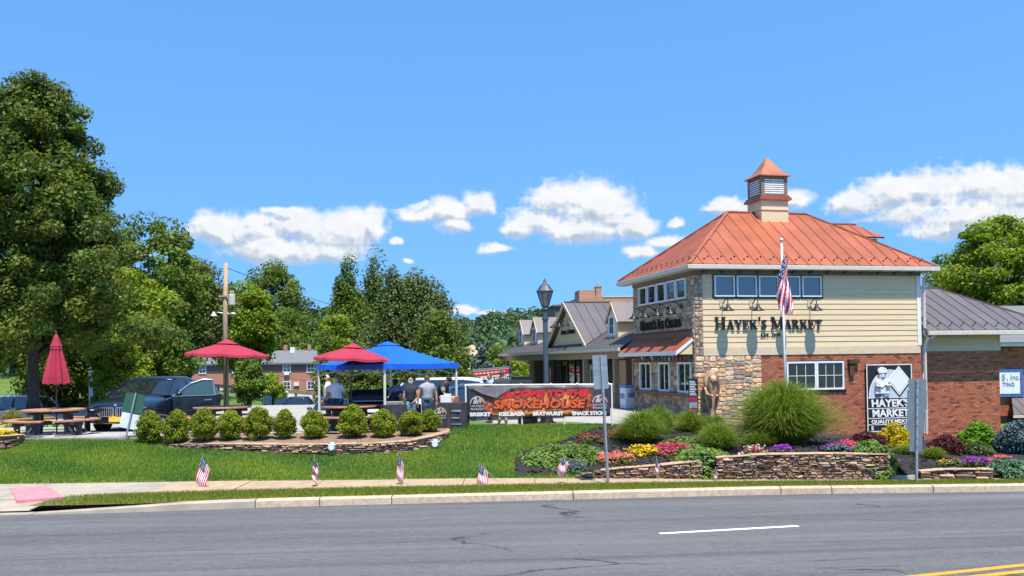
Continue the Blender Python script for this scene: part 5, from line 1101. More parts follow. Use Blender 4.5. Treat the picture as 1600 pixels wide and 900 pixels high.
# ---------------------------------------------------------------- canopy, umbrellas, tables
cc_ = ter(606, 29.5); can = thing('blue_canopy', 'blue pop-up canopy tent on white legs over the vendor tables', 'canopy', cc_, R(45 + 5))
hs_ = 1.58; zv0, zv1, zp = at(600, 577, 26.7).z - terrZ, at(600, 568.5, 26.7).z - terrZ, at(607, 534, 28.9).z - terrZ
n_ = 10; V = []; F = []
def canz(a, b):
    q = max(abs(a), abs(b)); return zv1 + (zp - zv1) * (1 - q) ** 1.12 - .03 * (1 - (min(abs(a), abs(b)) / max(q, 1e-6)) ** 2) * q
for i in range(2*n_ + 1):
    for j in range(2*n_ + 1): a, b = (i - n_)/n_, (j - n_)/n_; V.append((a*hs_, b*hs_, canz(a, b)))
k = 2*n_ + 1; F = [(i*k+j, (i+1)*k+j, (i+1)*k+j+1, i*k+j+1) for i in range(k-1) for j in range(k-1)]
t = MB(); t.add(V, F); t.build('roof', M['blue'], can, smooth=False, solid=.01)
for s, (ax, ay) in enumerate(((1, 0), (0, 1), (-1, 0), (0, -1))):
    t = MB(); m_ = 12; V = []
    for i in range(m_ + 1):
        q = -1 + 2*i/m_; x, y = (ax*1 + (1-abs(ax))*q)*hs_, (ay*1 + (1-abs(ay))*q)*hs_; e = .02*math.sin(i*2.1); V += [(x*(1.003), y*1.003, zv1 + .01 - .03*(1-q*q)), (x*(1.01+e*.3), y*(1.01+e*.3), zv0 - .02*(1-q*q) + e*.3)]
    t.add(V, [(2*i, 2*i+2, 2*i+3, 2*i+1) for i in range(m_)]); t.build('valance', M['blue'], can, solid=.008)
t = MB(); pk = [(-.26, -.26), (.26, -.26), (.26, .26), (-.26, .26)]; t.add([(x, y, canz(x/hs_, y/hs_) + .025) for x, y in pk] + [(0, 0, zp + .03)], [(0, 1, 4), (1, 2, 4), (2, 3, 4), (3, 0, 4)]); t.build('vent_cap', M['blue'], can, solid=.01)
for sx in (-1, 1):
    for sy in (-1, 1):
        t = MB(); x, y = sx*(hs_ - .05), sy*(hs_ - .05); t.bar((x, y, .0), (x, y, zv1), .05, .05); t.box(x-.08, x+.08, y-.08, y+.08, 0, .012); t.build('leg', M['white'], can)
t = MB()
for sx, sy, tx, ty in ((-1,-1,1,-1), (1,-1,1,1), (1,1,-1,1), (-1,1,-1,-1)):
    a, b = Vector((sx, sy, 0))*(hs_-.06), Vector((tx, ty, 0))*(hs_-.06); m_ = (a + b)/2
    for u0, u1 in ((a, m_), (m_, b)):
        t.bar(u0 + Vector((0, 0, zv1-.06)), u1 + Vector((0, 0, zv1-.36)), .025, .025); t.bar(u0 + Vector((0, 0, zv1-.36)), u1 + Vector((0, 0, zv1-.06)), .026, .026)
t.build('truss', M['galv'], can)

def umbrella(label, px, D, ztop_py, half, drop, tilt, lean=0, base=None):
    b = ter(px, D); o = thing('patio_umbrella', label, 'umbrella', b); o.rotation_euler = (0, tilt, R(11))
    H = at(px, ztop_py, D).z - terrZ; ns = 8; zr_ = H - drop
    for i in range(ns):                                  # eight canopy panels, each sagging between ribs
        t = MB(); V = []; m_ = 6; w_ = 4
        for a in range(m_ + 1):
            f = .16 + .84*a/m_
            for c in range(w_ + 1):
                g_ = c/w_; an = 2*math.pi*(i + g_)/ns; A_0, A_1 = 2*math.pi*i/ns, 2*math.pi*(i+1)/ns
                x = (math.cos(A_0)*(1-g_) + math.cos(A_1)*g_)*half*f; y = (math.sin(A_0)*(1-g_) + math.sin(A_1)*g_)*half*f
                z = H - .07 - (drop - .07) * f ** 1.12 + .0 - .035*math.sin(math.pi*g_)*f; V.append((x, y, z))
        t.add(V, [(a*(w_+1)+c, a*(w_+1)+c+1, (a+1)*(w_+1)+c+1, (a+1)*(w_+1)+c) for a in range(m_) for c in range(w_)])
        V = []
        for c in range(w_ + 1):
            x, y, z = t.v[m_*(w_+1)+c]; V += [(x*1.001, y*1.001, z), (x*1.012, y*1.012, z - .07)]
        t.add(V, [(2*c, 2*c+2, 2*c+3, 2*c+1) for c in range(w_)]); t.build('canopy_panel', M['red'], o, solid=.006)
        t = MB(); an = 2*math.pi*i/ns; t.bar((0, 0, H-.12), (math.cos(an)*half*.985, math.sin(an)*half*.985, zr_ - .02), .018, .02); t.build('rib', M['darkgrey'], o)
    t = MB(); V = [(0, 0, H + .03)] + [(math.cos(2*math.pi*i/ns)*half*.27, math.sin(2*math.pi*i/ns)*half*.27, H - .07 - (drop-.07)*.27**1.12 + .035) for i in range(ns)]
    t.add(V, [(0, 1 + i, 1 + (i+1) % ns) for i in range(ns)]); t.build('vent_cap', M['red'], o, solid=.006)
    t = MB(); t.tube([(0, 0, 0), (0, 0, H + .02)], .022, 8); t.ball((0, 0, H + .06), .03, 8, 5); t.build('pole', M['darkgrey'], o); t = MB(); t.lathe([(.25, 0), (.25, .04), (.06, .07), (.05, .25), (0, .25)], 16); t.build('base', M['darkgrey'], o)
    return o
umbrella('open crimson patio umbrella in front of the utility pole, tilted slightly', 349, 28.3, 531, 1.23, .44, R(2.6))
umbrella('open crimson patio umbrella overlapping the left corner of the blue canopy', 545, 27.7, 537, 1.13, .44, R(3.0))
# closed umbrella
TP = ter(83, 27.7); o = thing('closed_umbrella', 'furled crimson umbrella standing in the round picnic table', 'umbrella', (ter(88, 27.7).x, 27.7, terrZ)); hp = lambda py: at(88, py, 27.7).z - terrZ
t = MB(); V = []; ns = 32; rows = [(hp(522), .02), (hp(527), .07), (hp(535), .11), (hp(541), .15), (hp(546), .135), (hp(552), .155), (hp(563), .2), (hp(575), .25), (hp(588), .30), (hp(599), .325)]
for i, (z, r_) in enumerate(rows):
    for j in range(ns): a = 2*math.pi*j/ns; rr = r_*(1 + (.24 if j % 4 == 0 else -.16 if j % 4 == 2 else 0)*min(1, i/5)); V.append((rr*math.cos(a), rr*math.sin(a), z - (.05*(j % 4 == 2) if i == len(rows)-1 else 0)))
t.add(V, [(i*ns+j, (i+1)*ns+j, (i+1)*ns+(j+1) % ns, i*ns+(j+1) % ns) for i in range(len(rows)-1) for j in range(ns)]); t.build('furled_canopy', M['red'], o, solid=.01)
t = MB(); t.lathe([(.15, -.03), (.165, 0), (.15, .03)], 16, (0, 0, hp(545))); t.build('tie_band', M['red'], o)
t = MB(); t.tube([(0, 0, 0), (0, 0, hp(519))], .024, 8); t.build('pole', M['darkgrey'], o); t = MB(); t.ball((0, 0, hp(519)), .035, 8, 5); t.build('finial', M['darkgrey'], o)

def picnic(label, loc, rz, k=1.0, wood='wood'):
    o = thing('picnic_table', label, 'picnic table', loc, rz, 'round picnic tables on the terrace', k); R1, zt = .88, .76
    for i in range(8):                                   # wedge boards of the round top
        a0, a1 = 2*math.pi*i/8 + .012, 2*math.pi*(i+1)/8 - .012; q = [(.07*math.cos((a0+a1)/2), .07*math.sin((a0+a1)/2))] + [(R1*math.cos(a0 + (a1-a0)*c/5), R1*math.sin(a0 + (a1-a0)*c/5)) for c in range(6)]
        t = MB(); t.prism(q, lambda x, y: (x, y, zt-.05), lambda x, y: (x, y, zt)); t.build('top_board', M[wood], o, bevel=.008)
    for i in range(4):
        for h_ in (0, 1):
            a0 = math.pi/2*i + h_*math.pi/4*.86 + .1; a1 = a0 + math.pi/4*.86 - .015; q = [(rr*math.cos(a), rr*math.sin(a)) for rr, an in ((1.0, (a0, a1)), (1.34, (a1, a0))) for a in [an[0] + (an[1]-an[0])*c/5 for c in range(6)]]
            t = MB(); t.prism(q, lambda x, y: (x, y, .42), lambda x, y: (x, y, .47)); t.build('seat_board', M[wood], o, bevel=.008)
        an = math.pi/2*i + math.pi/4 - .05; d = Vector((math.cos(an), math.sin(an), 0)); v = lambda r_, z: d*r_ + Vector((0, 0, z)); up3 = d
        t = MB(); t.bar(v(.62, 0), v(.55, zt-.051), .09, .13, up=d); t.build('leg', M['darkgrey'], o)
        t = MB(); t.bar(v(1.16, 0), v(1.16, .42), .09, .15, up=d); t.build('leg', M['darkgrey'], o)
        t = MB(); t.bar(v(.1, .35), v(1.3, .365), .07, .10); t.build('seat_arm', M['darkgrey'], o)
        t = MB(); t.tube([v(.64, .34), v(.8, .13), v(1.1, .05)], .045, 6); t.build('brace', M['darkgrey'], o)
        t = MB(); t.bar(v(.06, zt-.10), v(.82, zt-.10), .06, .09); t.build('top_arm', M['darkgrey'], o)
    return o
picnic('round picnic table with curved benches under the furled umbrella', TP, R(20), 1.0)
picnic('round picnic table under the left open umbrella, half hidden by bushes', ter(347, 28.3), R(38), .98)
picnic('round picnic table under the right open umbrella, half hidden by bushes', ter(546, 27.8), R(5), .98)

def cloth_table(label, px, D, w, d_, rz, h=.76):
    o = thing('vendor_table', label, 'table', ter(px, D), rz); t = MB(); t.box(-w/2, w/2, -d_/2, d_/2, h-.03, h); t.build('tabletop', M['ivory'], o)
    t = MB(); per = []; nseg = 14
    for (x0, y0), (x1, y1) in zip([(-1,-1),(1,-1),(1,1),(-1,1)], [(1,-1),(1,1),(-1,1),(-1,-1)]):
        for k in range(nseg): f = k/nseg; per.append(((x0+(x1-x0)*f)*w/2, (y0+(y1-y0)*f)*d_/2))
    n_ = len(per); V = [(x*1.01, y*1.01, h+.004) for x, y in per] + [(x*1.02 + .015*math.sin(i*1.9), y*1.03 + .015*math.cos(i*2.3), .02) for i, (x, y) in enumerate(per)]
    t.add(V, [(i, (i+1) % n_, n_+(i+1) % n_, n_+i) for i in range(n_)] + [tuple(range(n_))]); t.build('cloth', mat('black_cloth', (.04, .036, .042), .85, var=.3, bump=.4, bscale=9) if 'black_cloth' not in bpy.data.materials else bpy.data.materials['black_cloth'], o); return o
def logo(parent, x, z, w, y, white=None):               # arch emblem: half ring, round figure, diamond, two bands of lettering
    wt = white or M['white']; f = lambda a, b, d: (x + a*w, y - d, z + b*w)
    for k in range(12):
        a0, a1 = R(180 - k*15), R(165 - k*15); t = MB() if k == 0 else t
        t.prism([(.5*math.cos(a0), .5*math.sin(a0)), (.5*math.cos(a1), .5*math.sin(a1)), (.42*math.cos(a1), .42*math.sin(a1)), (.42*math.cos(a0), .42*math.sin(a0))], lambda a, b: f(a, b, 0), lambda a, b: f(a, b, .004))
    o = t.build('emblem_arch', wt, parent)
    t = MB(); t.ball(f(-.12, .32, .004), (w*.11, .004, w*.12), 10, 6); t.prism([(-.3, 0), (.06, 0), (.02, .22), (-.24, .22)], lambda a, b: f(a, b, 0), lambda a, b: f(a, b, .006)); t.build('emblem_figure', wt, o)
    t = MB(); t.prism([(0, .22), (.2, -.02), (.4, .22), (.2, .46)], lambda a, b: f(a, b, 0), lambda a, b: f(a, b, .0055)); t.build('emblem_diamond', mat('emblem_tan', (.5, .28, .13), .6) if 'emblem_tan' not in bpy.data.materials else bpy.data.materials['emblem_tan'], o)
    for s, zz, sz in (("HAYEK'S", -.22, .2), ('MARKET', -.42, .19)): lettering('lettering', o, s, sz*w, wt, Matrix.Translation((x, y-.002, z + zz*w)) @ Matrix.Rotation(R(90), 4, 'X'), depth=.002, fit=.9*w, bold=.002)
ct = cloth_table('vendor table with black cloth and foil trays behind the bushes', 624, 27.6, 1.1, .7, R(20))
ct2 = cloth_table('vendor table with black printed cloth left of the banner', 702, 28.3, 1.05, .75, R(-6)); logo(ct2, -.22, .45, .38, -.40, mat('table_print', (.40, .38, .39), .7))
t = MB(); t.box(.12, .42, -.405, -.398, .12, .15); t.box(.12, .40, -.405, -.398, .5, .56); t.box(.12, .36, -.405, -.398, .3, .34); t.build('printed_line', M['galv'], ct2)
def prop(label, name, cat, px, D, z, build, group=None, dx=0, dy=0):
    p = ter(px, D); o = thing(name, label, cat, (p.x + dx, D + dy, z), 0, group); build(o); return o
def tray(o): t = MB(); t.prism([(-.22, .07), (.22, .07), (.18, 0), (-.18, 0)], lambda a, b: (a, -.14, b), lambda a, b: (a, .14, b)); t.build('pan', M['chrome'], o); t = MB(); t.box(-.19, .19, -.12, .12, .071, .085); t.build('food', M['carve2'], o)
prop('foil tray at the left end of the trays table', 'foil_tray', 'tray', 614, 27.5, terrZ + .768, tray); prop('foil tray at the right end of the trays table', 'foil_tray', 'tray', 631, 27.6, terrZ + .768, tray)
def jar(mt): return lambda o: (MB().lathe([(0,0),(.06,0),(.065,.12),(.05,.16),(0,.16)], 10).build('body', M[mt], o), MB().lathe([(.052,.16),(.052,.19),(0,.19)], 10).build('lid', M['white'], o))
def box_(mt, w, d_, h): return lambda o: (MB().box(-w/2, w/2, -d_/2, d_/2, 0, h).build('carton', M[mt], o, bevel=.006), MB().box(-w/2*1.02, w/2*1.02, -d_*.15, d_*.15, h*.3, h*.7).build('paper_band', M['white'], o))
for i, (lab, px, f_, nm, ct_) in enumerate([('red lidded jar at the left end of the printed cloth table', 688, jar('red'), 'jar', 'jar'), ('white carton on the table left of the tan jars', 694, box_('ivory', .24, .2, .22), 'carton', 'carton'), ('white bag-like carton in the middle of the vendor table', 699, box_('white', .2, .18, .26), 'carton', 'carton'),
        ('tan jar with white lid right of the cartons', 704, jar('carve2'), 'jar', 'jar'), ('brown jar at the right of the vendor table goods', 709, jar('carve'), 'jar', 'jar'), ('small orange carton at the right end of the vendor table', 713, box_('copper', .12, .14, .18), 'carton', 'carton')]):
    prop(lab, nm, ct_, px, 28.25, terrZ + .768, f_)
sm = thing('barrel_smoker', 'black barrel smoker grill under the canopy left of the tables', 'smoker', ter(575, 29.6), R(10))
t = MB(); t.lathe([(0, -.6), (.32, -.6), (.32, .6), (0, .6)], 18, (0, 0, .85), axis='x'); t.build('barrel', M['black'], sm)
for x in (-.5, .5):
    for y in (-.22, .22): t = MB(); t.bar((x, y*1.2, 0), (x*.9, y, .62), .04, .04); t.build('leg', M['black'], sm)
t = MB(); t.tube([(.5, 0, 1.1), (.5, 0, 1.55)], .05, 8); t.build('chimney', M['black'], sm); t = MB(); t.box(-.5, .5, -.56, -.3, .80, .83); t.build('shelf', M['galv'], sm); t = MB(); t.tube([(-.3, -.36, .98), (.3, -.36, .98)], .015, 6); t.build('handle', M['chrome'], sm)
bn = thing('litter_bin', 'square black litter bin standing on paving beneath the banner', 'bin', ter(823, 28.9), R(4)); t = MB(); t.prism([(-.28, 0), (.28, 0), (.31, .62), (-.31, .62)], lambda a, b: (a, -.27, b), lambda a, b: (a, .27, b)); t.build('body', M['black'], bn, bevel=.02); t = MB(); t.box(-.33, .33, -.3, .3, .62, .68); t.build('lid', M['darkgrey'], bn, bevel=.02)

# smokehouse banner
bl, br = ter(727, 28.35), ter(955, 28.1); L_ = (br - bl).length; bn = thing('smokehouse_banner', 'long black and orange smokehouse banner on a white pipe frame', 'banner', bl, math.atan2(br.y - bl.y, br.x - bl.x))
bz0, bz1 = at(840, 651, 28.3).z - terrZ, at(840, 602, 28.3).z - terrZ
for x in (0, L_*.385, L_*.675, L_): t = MB(); t.tube([(x, 0, .0), (x, 0, bz1 + .03)], .026, 8); t.build('post', M['white'], bn)
t = MB(); t.tube([(-.03, 0, bz1 + .03), (L_ + .03, 0, bz1 - .0)], .028, 8); t.build('top_rail', M['white'], bn)
m = bpy.data.materials.new('banner_print'); m.use_nodes = True; t_ = m.node_tree; n = t_.nodes; l = t_.links; b = n['Principled BSDF']; b.inputs['Roughness'].default_value = .5
tc = n.new('ShaderNodeTexCoord'); sx = n.new('ShaderNodeSeparateXYZ'); l.new(tc.outputs['Object'], sx.inputs[0])
def mth(op, a, bb=None):
    q = n.new('ShaderNodeMath'); q.operation = op; q.use_clamp = False
    for i, v in enumerate((a, bb)):
        if v is None: continue
        if isinstance(v, (int, float)): q.inputs[i].default_value = v
        else: l.new(v, q.inputs[i])
    return q.outputs[0]
nz1 = n.new('ShaderNodeTexNoise'); nz1.inputs['Scale'].default_value = 5; nz1.inputs['Detail'].default_value = 6; nz1.inputs['Distortion'].default_value = 1.2; l.new(tc.outputs['Object'], nz1.inputs[0])
fx = mth('SUBTRACT', 1.0, mth('POWER', mth('ABSOLUTE', mth('DIVIDE', mth('SUBTRACT', sx.outputs['X'], L_*.5), L_*.40)), 4.0)); fz = mth('SUBTRACT', 1.0, mth('ABSOLUTE', mth('DIVIDE', mth('SUBTRACT', sx.outputs['Z'], bz0 + .36), .48)))
fl_ = mth('ADD', mth('MULTIPLY', mth('MINIMUM', fx, mth('MULTIPLY', fz, 1.6)), .6), mth('SUBTRACT', mth('MULTIPLY', nz1.outputs[0], 1.5), .62))
cr_ = n.new('ShaderNodeValToRGB'); cr_.color_ramp.elements[0].color = (.045, .04, .045, 1); cr_.color_ramp.elements[0].position = .18; cr_.color_ramp.elements[1].color = (.85, .45, .16, 1); cr_.color_ramp.elements[1].position = .95
for pos, c_ in ((.34, (.22, .03, .015, 1)), (.55, (.60, .14, .03, 1)), (.75, (.75, .28, .07, 1))): e_ = cr_.color_ramp.elements.new(pos); e_.color = c_
l.new(fl_, cr_.inputs[0]); l.new(cr_.outputs[0], b.inputs['Base Color'])
t = MB(); nxx = 60; nzz = 8; V = [(.05 + (L_-.1)*i/nxx, -.035 + .02*math.sin(i*.55 + j*.4) + .012*math.sin(i*.21), bz0 + (bz1-bz0)*j/nzz) for i in range(nxx+1) for j in range(nzz+1)]
t.add(V, [(i*(nzz+1)+j, (i+1)*(nzz+1)+j, (i+1)*(nzz+1)+j+1, i*(nzz+1)+j+1) for i in range(nxx) for j in range(nzz)]); sh = t.build('banner_sheet', m, bn, smooth=True, solid=.004)
M['bred'] = mat('banner_red', (.62, .022, .03), .5, var=.1); M['borange'] = mat('banner_orange', (.72, .10, .025), .5, var=.15); M['bdark'] = mat('banner_dark', (.05, .012, .012), .5)
bt = lambda x, z, y=-.066: Matrix.Translation((x, y, z)) @ Matrix.Rotation(R(90), 4, 'X')
lettering('lettering', bn, 'WELCOME TO THE', .29, M['bred'], bt(L_*.5, bz0 + .605), bold=.018, depth=.003, fit=L_*.68, shear=.12)
lettering('lettering', bn, 'SMOKEHOUSE', .34, M['bdark'], bt(L_*.5 + .012, bz0 + .265, -.062), bold=.032, depth=.003, fit=L_*.655, shear=.15); lettering('lettering', bn, 'SMOKEHOUSE', .34, M['borange'], bt(L_*.5, bz0 + .275, -.069), bold=.014, depth=.003, fit=L_*.63, shear=.15)
for s, f0, w_ in (('BRISKET', .1, .155), ('KIELBASA', .315, .19), ('BRATWURST', .565, .225), ('SNACK STICKS', .845, .25)): lettering('lettering', bn, s, .15, M['white'], bt(L_*f0, bz0 + .045), bold=.009, depth=.003, fit=L_*w_*.93)
M['printgrey'] = mat('faded_print', (.42, .40, .41), .6); logo(bn, .36, bz0 + .42, .46, -.066, M['printgrey']); logo(bn, L_ - .36, bz0 + .42, .46, -.066, M['printgrey'])
t = MB(); t.add([(.12, -.075, bz1 - .02), (1.52, -.075, bz1 - .01), (.95, -.10, bz1 - .36), (.52, -.095, bz1 - .24)], [(0, 1, 2, 3)]); t.build('folded_flap', mat('banner_back', (.16, .14, .15), .6, var=.25, scale=3), bn, solid=.004)
for x in (.1, .9, 1.7, 2.6, 3.4, L_-.1): t = MB(); t.lathe([(.03, -.03), (.045, 0), (.03, .03)], 8, (x, 0, bz1 + .02), axis='x'); t.build('cable_tie', M['white'], bn)
# ---------------------------------------------------------------- vehicles: x forward, y left, z up, origin on the ground under the middle
M['silverblue'] = mat('silver_blue_paint', (.26, .33, .42), .28, .35, var=.02, coat=1.0); M['whitecar'] = mat('white_car_paint', (.74, .75, .76), .3, 0, var=.02, coat=.8); M['greycar'] = mat('grey_car_paint', (.30, .31, .33), .3, .4, var=.02, coat=.8)
M['bluecar'] = mat('deep_blue_paint', (.02, .06, .15), .25, .3, var=.02, coat=1.0); M['greencar'] = mat('green_car_paint', (.02, .17, .06), .35, .1, var=.02, coat=.8); M['carglass'] = glassmat('car_glass', (.012, .016, .02), .02)
M['signalred'] = mat('tail_lamp_red', (.5, .02, .02), .3, var=.05)
def loft(sts, fn):
    mb = MB(); rings = [fn(s) for s in sts]; k = len(rings[0])
    mb.add([p for r_ in rings for p in r_], [(i*k+j, i*k+(j+1) % k, (i+1)*k+(j+1) % k, (i+1)*k+j) for i in range(len(rings)-1) for j in range(k)] + [tuple(range(k))[::-1], tuple((len(rings)-1)*k + j for j in range(k))]); return mb
def body_ring(s):        # (x, z bottom, z shoulder, z deck centre, half width)
    x, zb, zs, zt, hw = s; h = zs - zb
    half = [(hw*.80, zb), (hw*.95, zb + h*.10), (hw, zb + h*.38), (hw*.985, zb + h*.62), (hw*.975, zs - h*.06), (hw*.93, zs), (hw*.62, zt - .01), (hw*.25, zt)]
    return [(x, y, z) for y, z in half] + [(x, -y, z) for y, z in half[::-1]]
def cabin_ring(s):       # (x, z base, z top, half width base, half width top)
    x, zb, zt, wb, wt = s; return [(x, wb, zb), (x, wt + (wb-wt)*.12, zb + (zt-zb)*.85), (x, wt*.93, zt), (x, wt*.5, zt + .02), (x, -wt*.5, zt + .02), (x, -wt*.93, zt), (x, -wt - (wb-wt)*-.0 + 0 - (wb-wt)*.12, zb + (zt-zb)*.85), (x, -wb, zb)]
def wheel(par, x, y, r, w=.24, rim='chrome'):
    s = 1 if y > 0 else -1; t = MB(); t.lathe([(r*.62, -w/2), (r*.93, -w/2), (r, -w/2*.7), (r, w/2*.7), (r*.93, w/2), (r*.62, w/2)], 22, (x, y, r), axis='y'); ty = t.build('tyre', M['rubber'], par, smooth=True)
    t = MB(); t.lathe([(r*.64, -w*.3), (r*.64, w*.44), (r*.58, w*.46), (r*.5, w*.2), (0, w*.2)] if s > 0 else [(r*.64, w*.3), (r*.64, -w*.44), (r*.58, -w*.46), (r*.5, -w*.2), (0, -w*.2)], 20, (x, y, r), axis='y'); t.build('rim', M['darkgrey'], ty)
    t = MB()
    for k in range(5):
        a = 2*math.pi*k/5 + .3; t.bar((x, y + s*w*.36, r), (x + math.cos(a)*r*.62, y + s*w*.40, r + math.sin(a)*r*.62), .05, .03, up=(0, 1, 0))
    t.lathe([(.0, 0), (r*.16, 0), (r*.16, .03*s)], 10, (x, y + s*w*.36, r), axis='y'); t.build('spokes', M[rim], ty)
def car(name, label, cat, loc, heading, paint, stations, cabin, wb, tr, wr=.34, roof=True, sub=1, group=None, glass_front=True, scale=1.0):
    o = thing(name, label, cat, loc, heading, group, scale)
    b = loft(stations, body_ring).build('body', M[paint], o, smooth=True)
    if sub: md = b.modifiers.new('Sub', 'SUBSURF'); md.levels = md.render_levels = sub
    if cabin:
        c = loft(cabin, cabin_ring).build('windows', M['carglass'], o, smooth=False)
        top = [(x, zt, wt) for x, zb, zt, wb_, wt in cabin if zt > max(q[2] for q in cabin) - .14]
        if roof:
            t = MB(); V = []
            for x, zt, wt in top: V += [(x, wt*1.0, zt - .05), (x, wt*.95, zt + .018), (x, wt*.5, zt + .04), (x, -wt*.5, zt + .04), (x, -wt*.95, zt + .018), (x, -wt*1.0, zt - .05)]
            t.add(V, [(i*6+j, i*6+j+1, (i+1)*6+j+1, (i+1)*6+j) for i in range(len(top)-1) for j in range(5)]); t.build('roof', M[paint], o, smooth=True, solid=.03)
        f = lambda i, s: Vector((cabin[i][0], s*(cabin[i][3]*1.005), cabin[i][1])); g_ = lambda i, s: Vector((cabin[i][0], s*(cabin[i][4]*1.01), cabin[i][2] - .01))
        i0 = next(i for i, q in enumerate(cabin) if q[2] - q[1] > .3); i1 = max(i for i, q in enumerate(cabin) if q[2] - q[1] > .3)
        for s in (-1, 1):
            t = MB(); t.bar(f(max(0, i0-1), s), g_(i0, s), .07, .06); t.build('front_pillar', M[paint], o); t = MB(); t.bar(f(min(len(cabin)-1, i1+1), s), g_(i1, s), .12, .06); t.build('rear_pillar', M[paint], o)
            xm = (cabin[i0][0] + cabin[i1][0]) / 2 ; wbm = cabin[i0][3]; t = MB(); t.bar((xm, s*wbm*1.0, cabin[i0][1]), (xm, s*cabin[i0][4]*1.02, cabin[i0][2]-.03), .09, .05); t.build('door_pillar', M['black'], o)
    for x in wb:
        for s in (-1, 1):
            t = MB(); t.lathe([(0, -.12), (wr*1.16, -.12), (wr*1.16, .06), (wr*1.08, .065), (0, .03)] if s > 0 else [(0, .12), (wr*1.16, .12), (wr*1.16, -.06), (wr*1.08, -.065), (0, -.03)], 24, (x, s*(tr + .03), wr*1.02), axis='y'); t.build('wheel_arch', M['black'], o); wheel(o, x, s*(tr + .0), wr)
    return o
def lights(o, x, y, z, w, h, paint='lamp_on', name='headlight', d=.06):
    for s in (-1, 1): t = MB(); t.ball((x, s*y, z), (d, w/2, h/2), 12, 6); t.build(name, M[paint], o, smooth=True)
def mirror(o, x, y, z, paint):
    for s in (-1, 1): t = MB(); t.ball((x, s*y, z), (.08, .12, .085), 10, 6); t.tube([(x, s*(y-.16), z-.06), (x, s*y, z)], .025, 6); t.build('mirror', M[paint], o, smooth=True)
def plate_(o, x, y, z, mt='plate', w=.32, h=.16): t = MB(); t.box(x-.012, x+.012, y-w/2, y+w/2, z-h/2, z+h/2); return t.build('licence_plate', M[mt], o)

# dark blue sport-utility car, nose towards us, driver's door open
K = 1.10
p = at(187, 566, 28.0); gz_ = at(187, 676, 28.0).z
st = [(2.46, .42, .62, .70, .62), (2.44, .30, .74, .88, .86), (2.30, .24, .84, .98, .96), (1.9, .24, .96, 1.06, .995), (1.2, .25, 1.04, 1.13, 1.0), (.6, .26, 1.08, 1.18, 1.0), (-.4, .26, 1.10, 1.2, 1.0), (-1.4, .27, 1.12, 1.2, 1.0), (-2.1, .35, 1.14, 1.2, .95), (-2.42, .5, 1.05, 1.12, .84)]
cb = [(1.12, 1.10, 1.14, .90, .84), (.28, 1.10, 1.60, .93, .68), (-.1, 1.10, 1.68, .93, .67), (-.8, 1.11, 1.69, .92, .66), (-1.5, 1.12, 1.56, .90, .62), (-2.2, 1.13, 1.2, .84, .62)]
suv = car('sport_utility_car', 'dark navy sport utility car facing us with its front door open', 'car', (p.x, 28.0 + 2.45*K, gz_), R(-90 - 5.5), 'navycar', st, cb, (1.5, -1.45), .84, .38, scale=K); suv.scale = (1.02, 1.10, .95)
for s in (-1, 1):                                    # twin rounded grilles with vertical bars
    t = MB(); V = []; ring = [(.04, .58), (.06, .50), (.40, .50), (.52, .62), (.42, .78), (.06, .78), (.04, .72)]
    t.prism([(s*y, z) for y, z in ring], lambda y, z: (2.40, y, z), lambda y, z: (2.475, y, z)); gl_ = t.build('grille', M['black'], suv)
    t = MB(); P = [(2.48, s*y, z) for y, z in ring]; t.tube(P + [P[0]], .022, 6); t.build('grille_frame', M['chrome'], gl_)
    for k in range(6):
        y = .095 + k*.062; zt, zb = (.775, .505) if y < .38 else (.74, .55); t = MB(); t.bar((2.485, s*y, zb), (2.485, s*y, zt), .022, .03); t.build('grille_bar', M['chrome'], gl_)
    t = MB(); t.ball((2.30, s*.72, .75), (.14, .20, .075), 14, 8); hl = t.build('headlight', M['black'], suv, smooth=True)
    t = MB(); t.tube([(2.42, s*.58, .715), (2.43, s*.68, .705), (2.38, s*.80, .72), (2.31, s*.88, .745)], .025, 6); t.build('light_strip', M['lamp_on'], hl)
    t = MB(); t.prism([(s*.62, .36), (s*.9, .42), (s*.88, .52), (s*.66, .50)], lambda y, z: (2.30, y, z), lambda y, z: (2.43, y, z)); t.build('air_intake', M['black'], suv)
    t = MB(); t.tube([(2.44, s*.6, .35), (2.42, s*.80, .42), (2.37, s*.93, .54)], .018, 6); t.build('intake_trim', M['chrome'], suv)
t = MB(); t.box(2.38, 2.47, -.52, .52, .30, .44); t.build('lower_intake', M['black'], suv); t = MB(); t.box(2.40, 2.48, -.62, .62, .27, .295); t.build('chin_trim', M['chrome'], suv)
pl = plate_(suv, 2.487, .02, .42, w=.36, h=.18); lettering('plate_lettering', pl, 'F47 RKD', .085, M['darkgrey'], Matrix.Translation((2.503, .02, .39)) @ Matrix.Rotation(R(90), 4, 'Z') @ Matrix.Rotation(R(90), 4, 'X'), depth=.002, bold=.003) if 0 else None
t = MB(); t.lathe([(0, 0), (.04, 0), (.04, .015), (0, .018)], 12, (2.42, 0, .865), axis='x'); t.build('round_badge', M['chrome'], suv)
for s in (-1, 1): t = MB(); t.bar((1.04, s*.1 + s*.3, 1.17), (1.0, s*.05, 1.175), .02, .02); t.build('wiper', M['black'], suv)
t = MB(); t.ball((.72, -1.02, 1.17), (.09, .13, .09), 10, 6); t.tube([(.75, -.88, 1.12), (.72, -1.0, 1.15)], .03, 6); t.build('mirror', M['navycar'], suv, smooth=True)
t = MB(); t.box(.74, .76, .45, .58, 1.2, 1.27); t.build('windscreen_sticker', M['ivory'], suv)
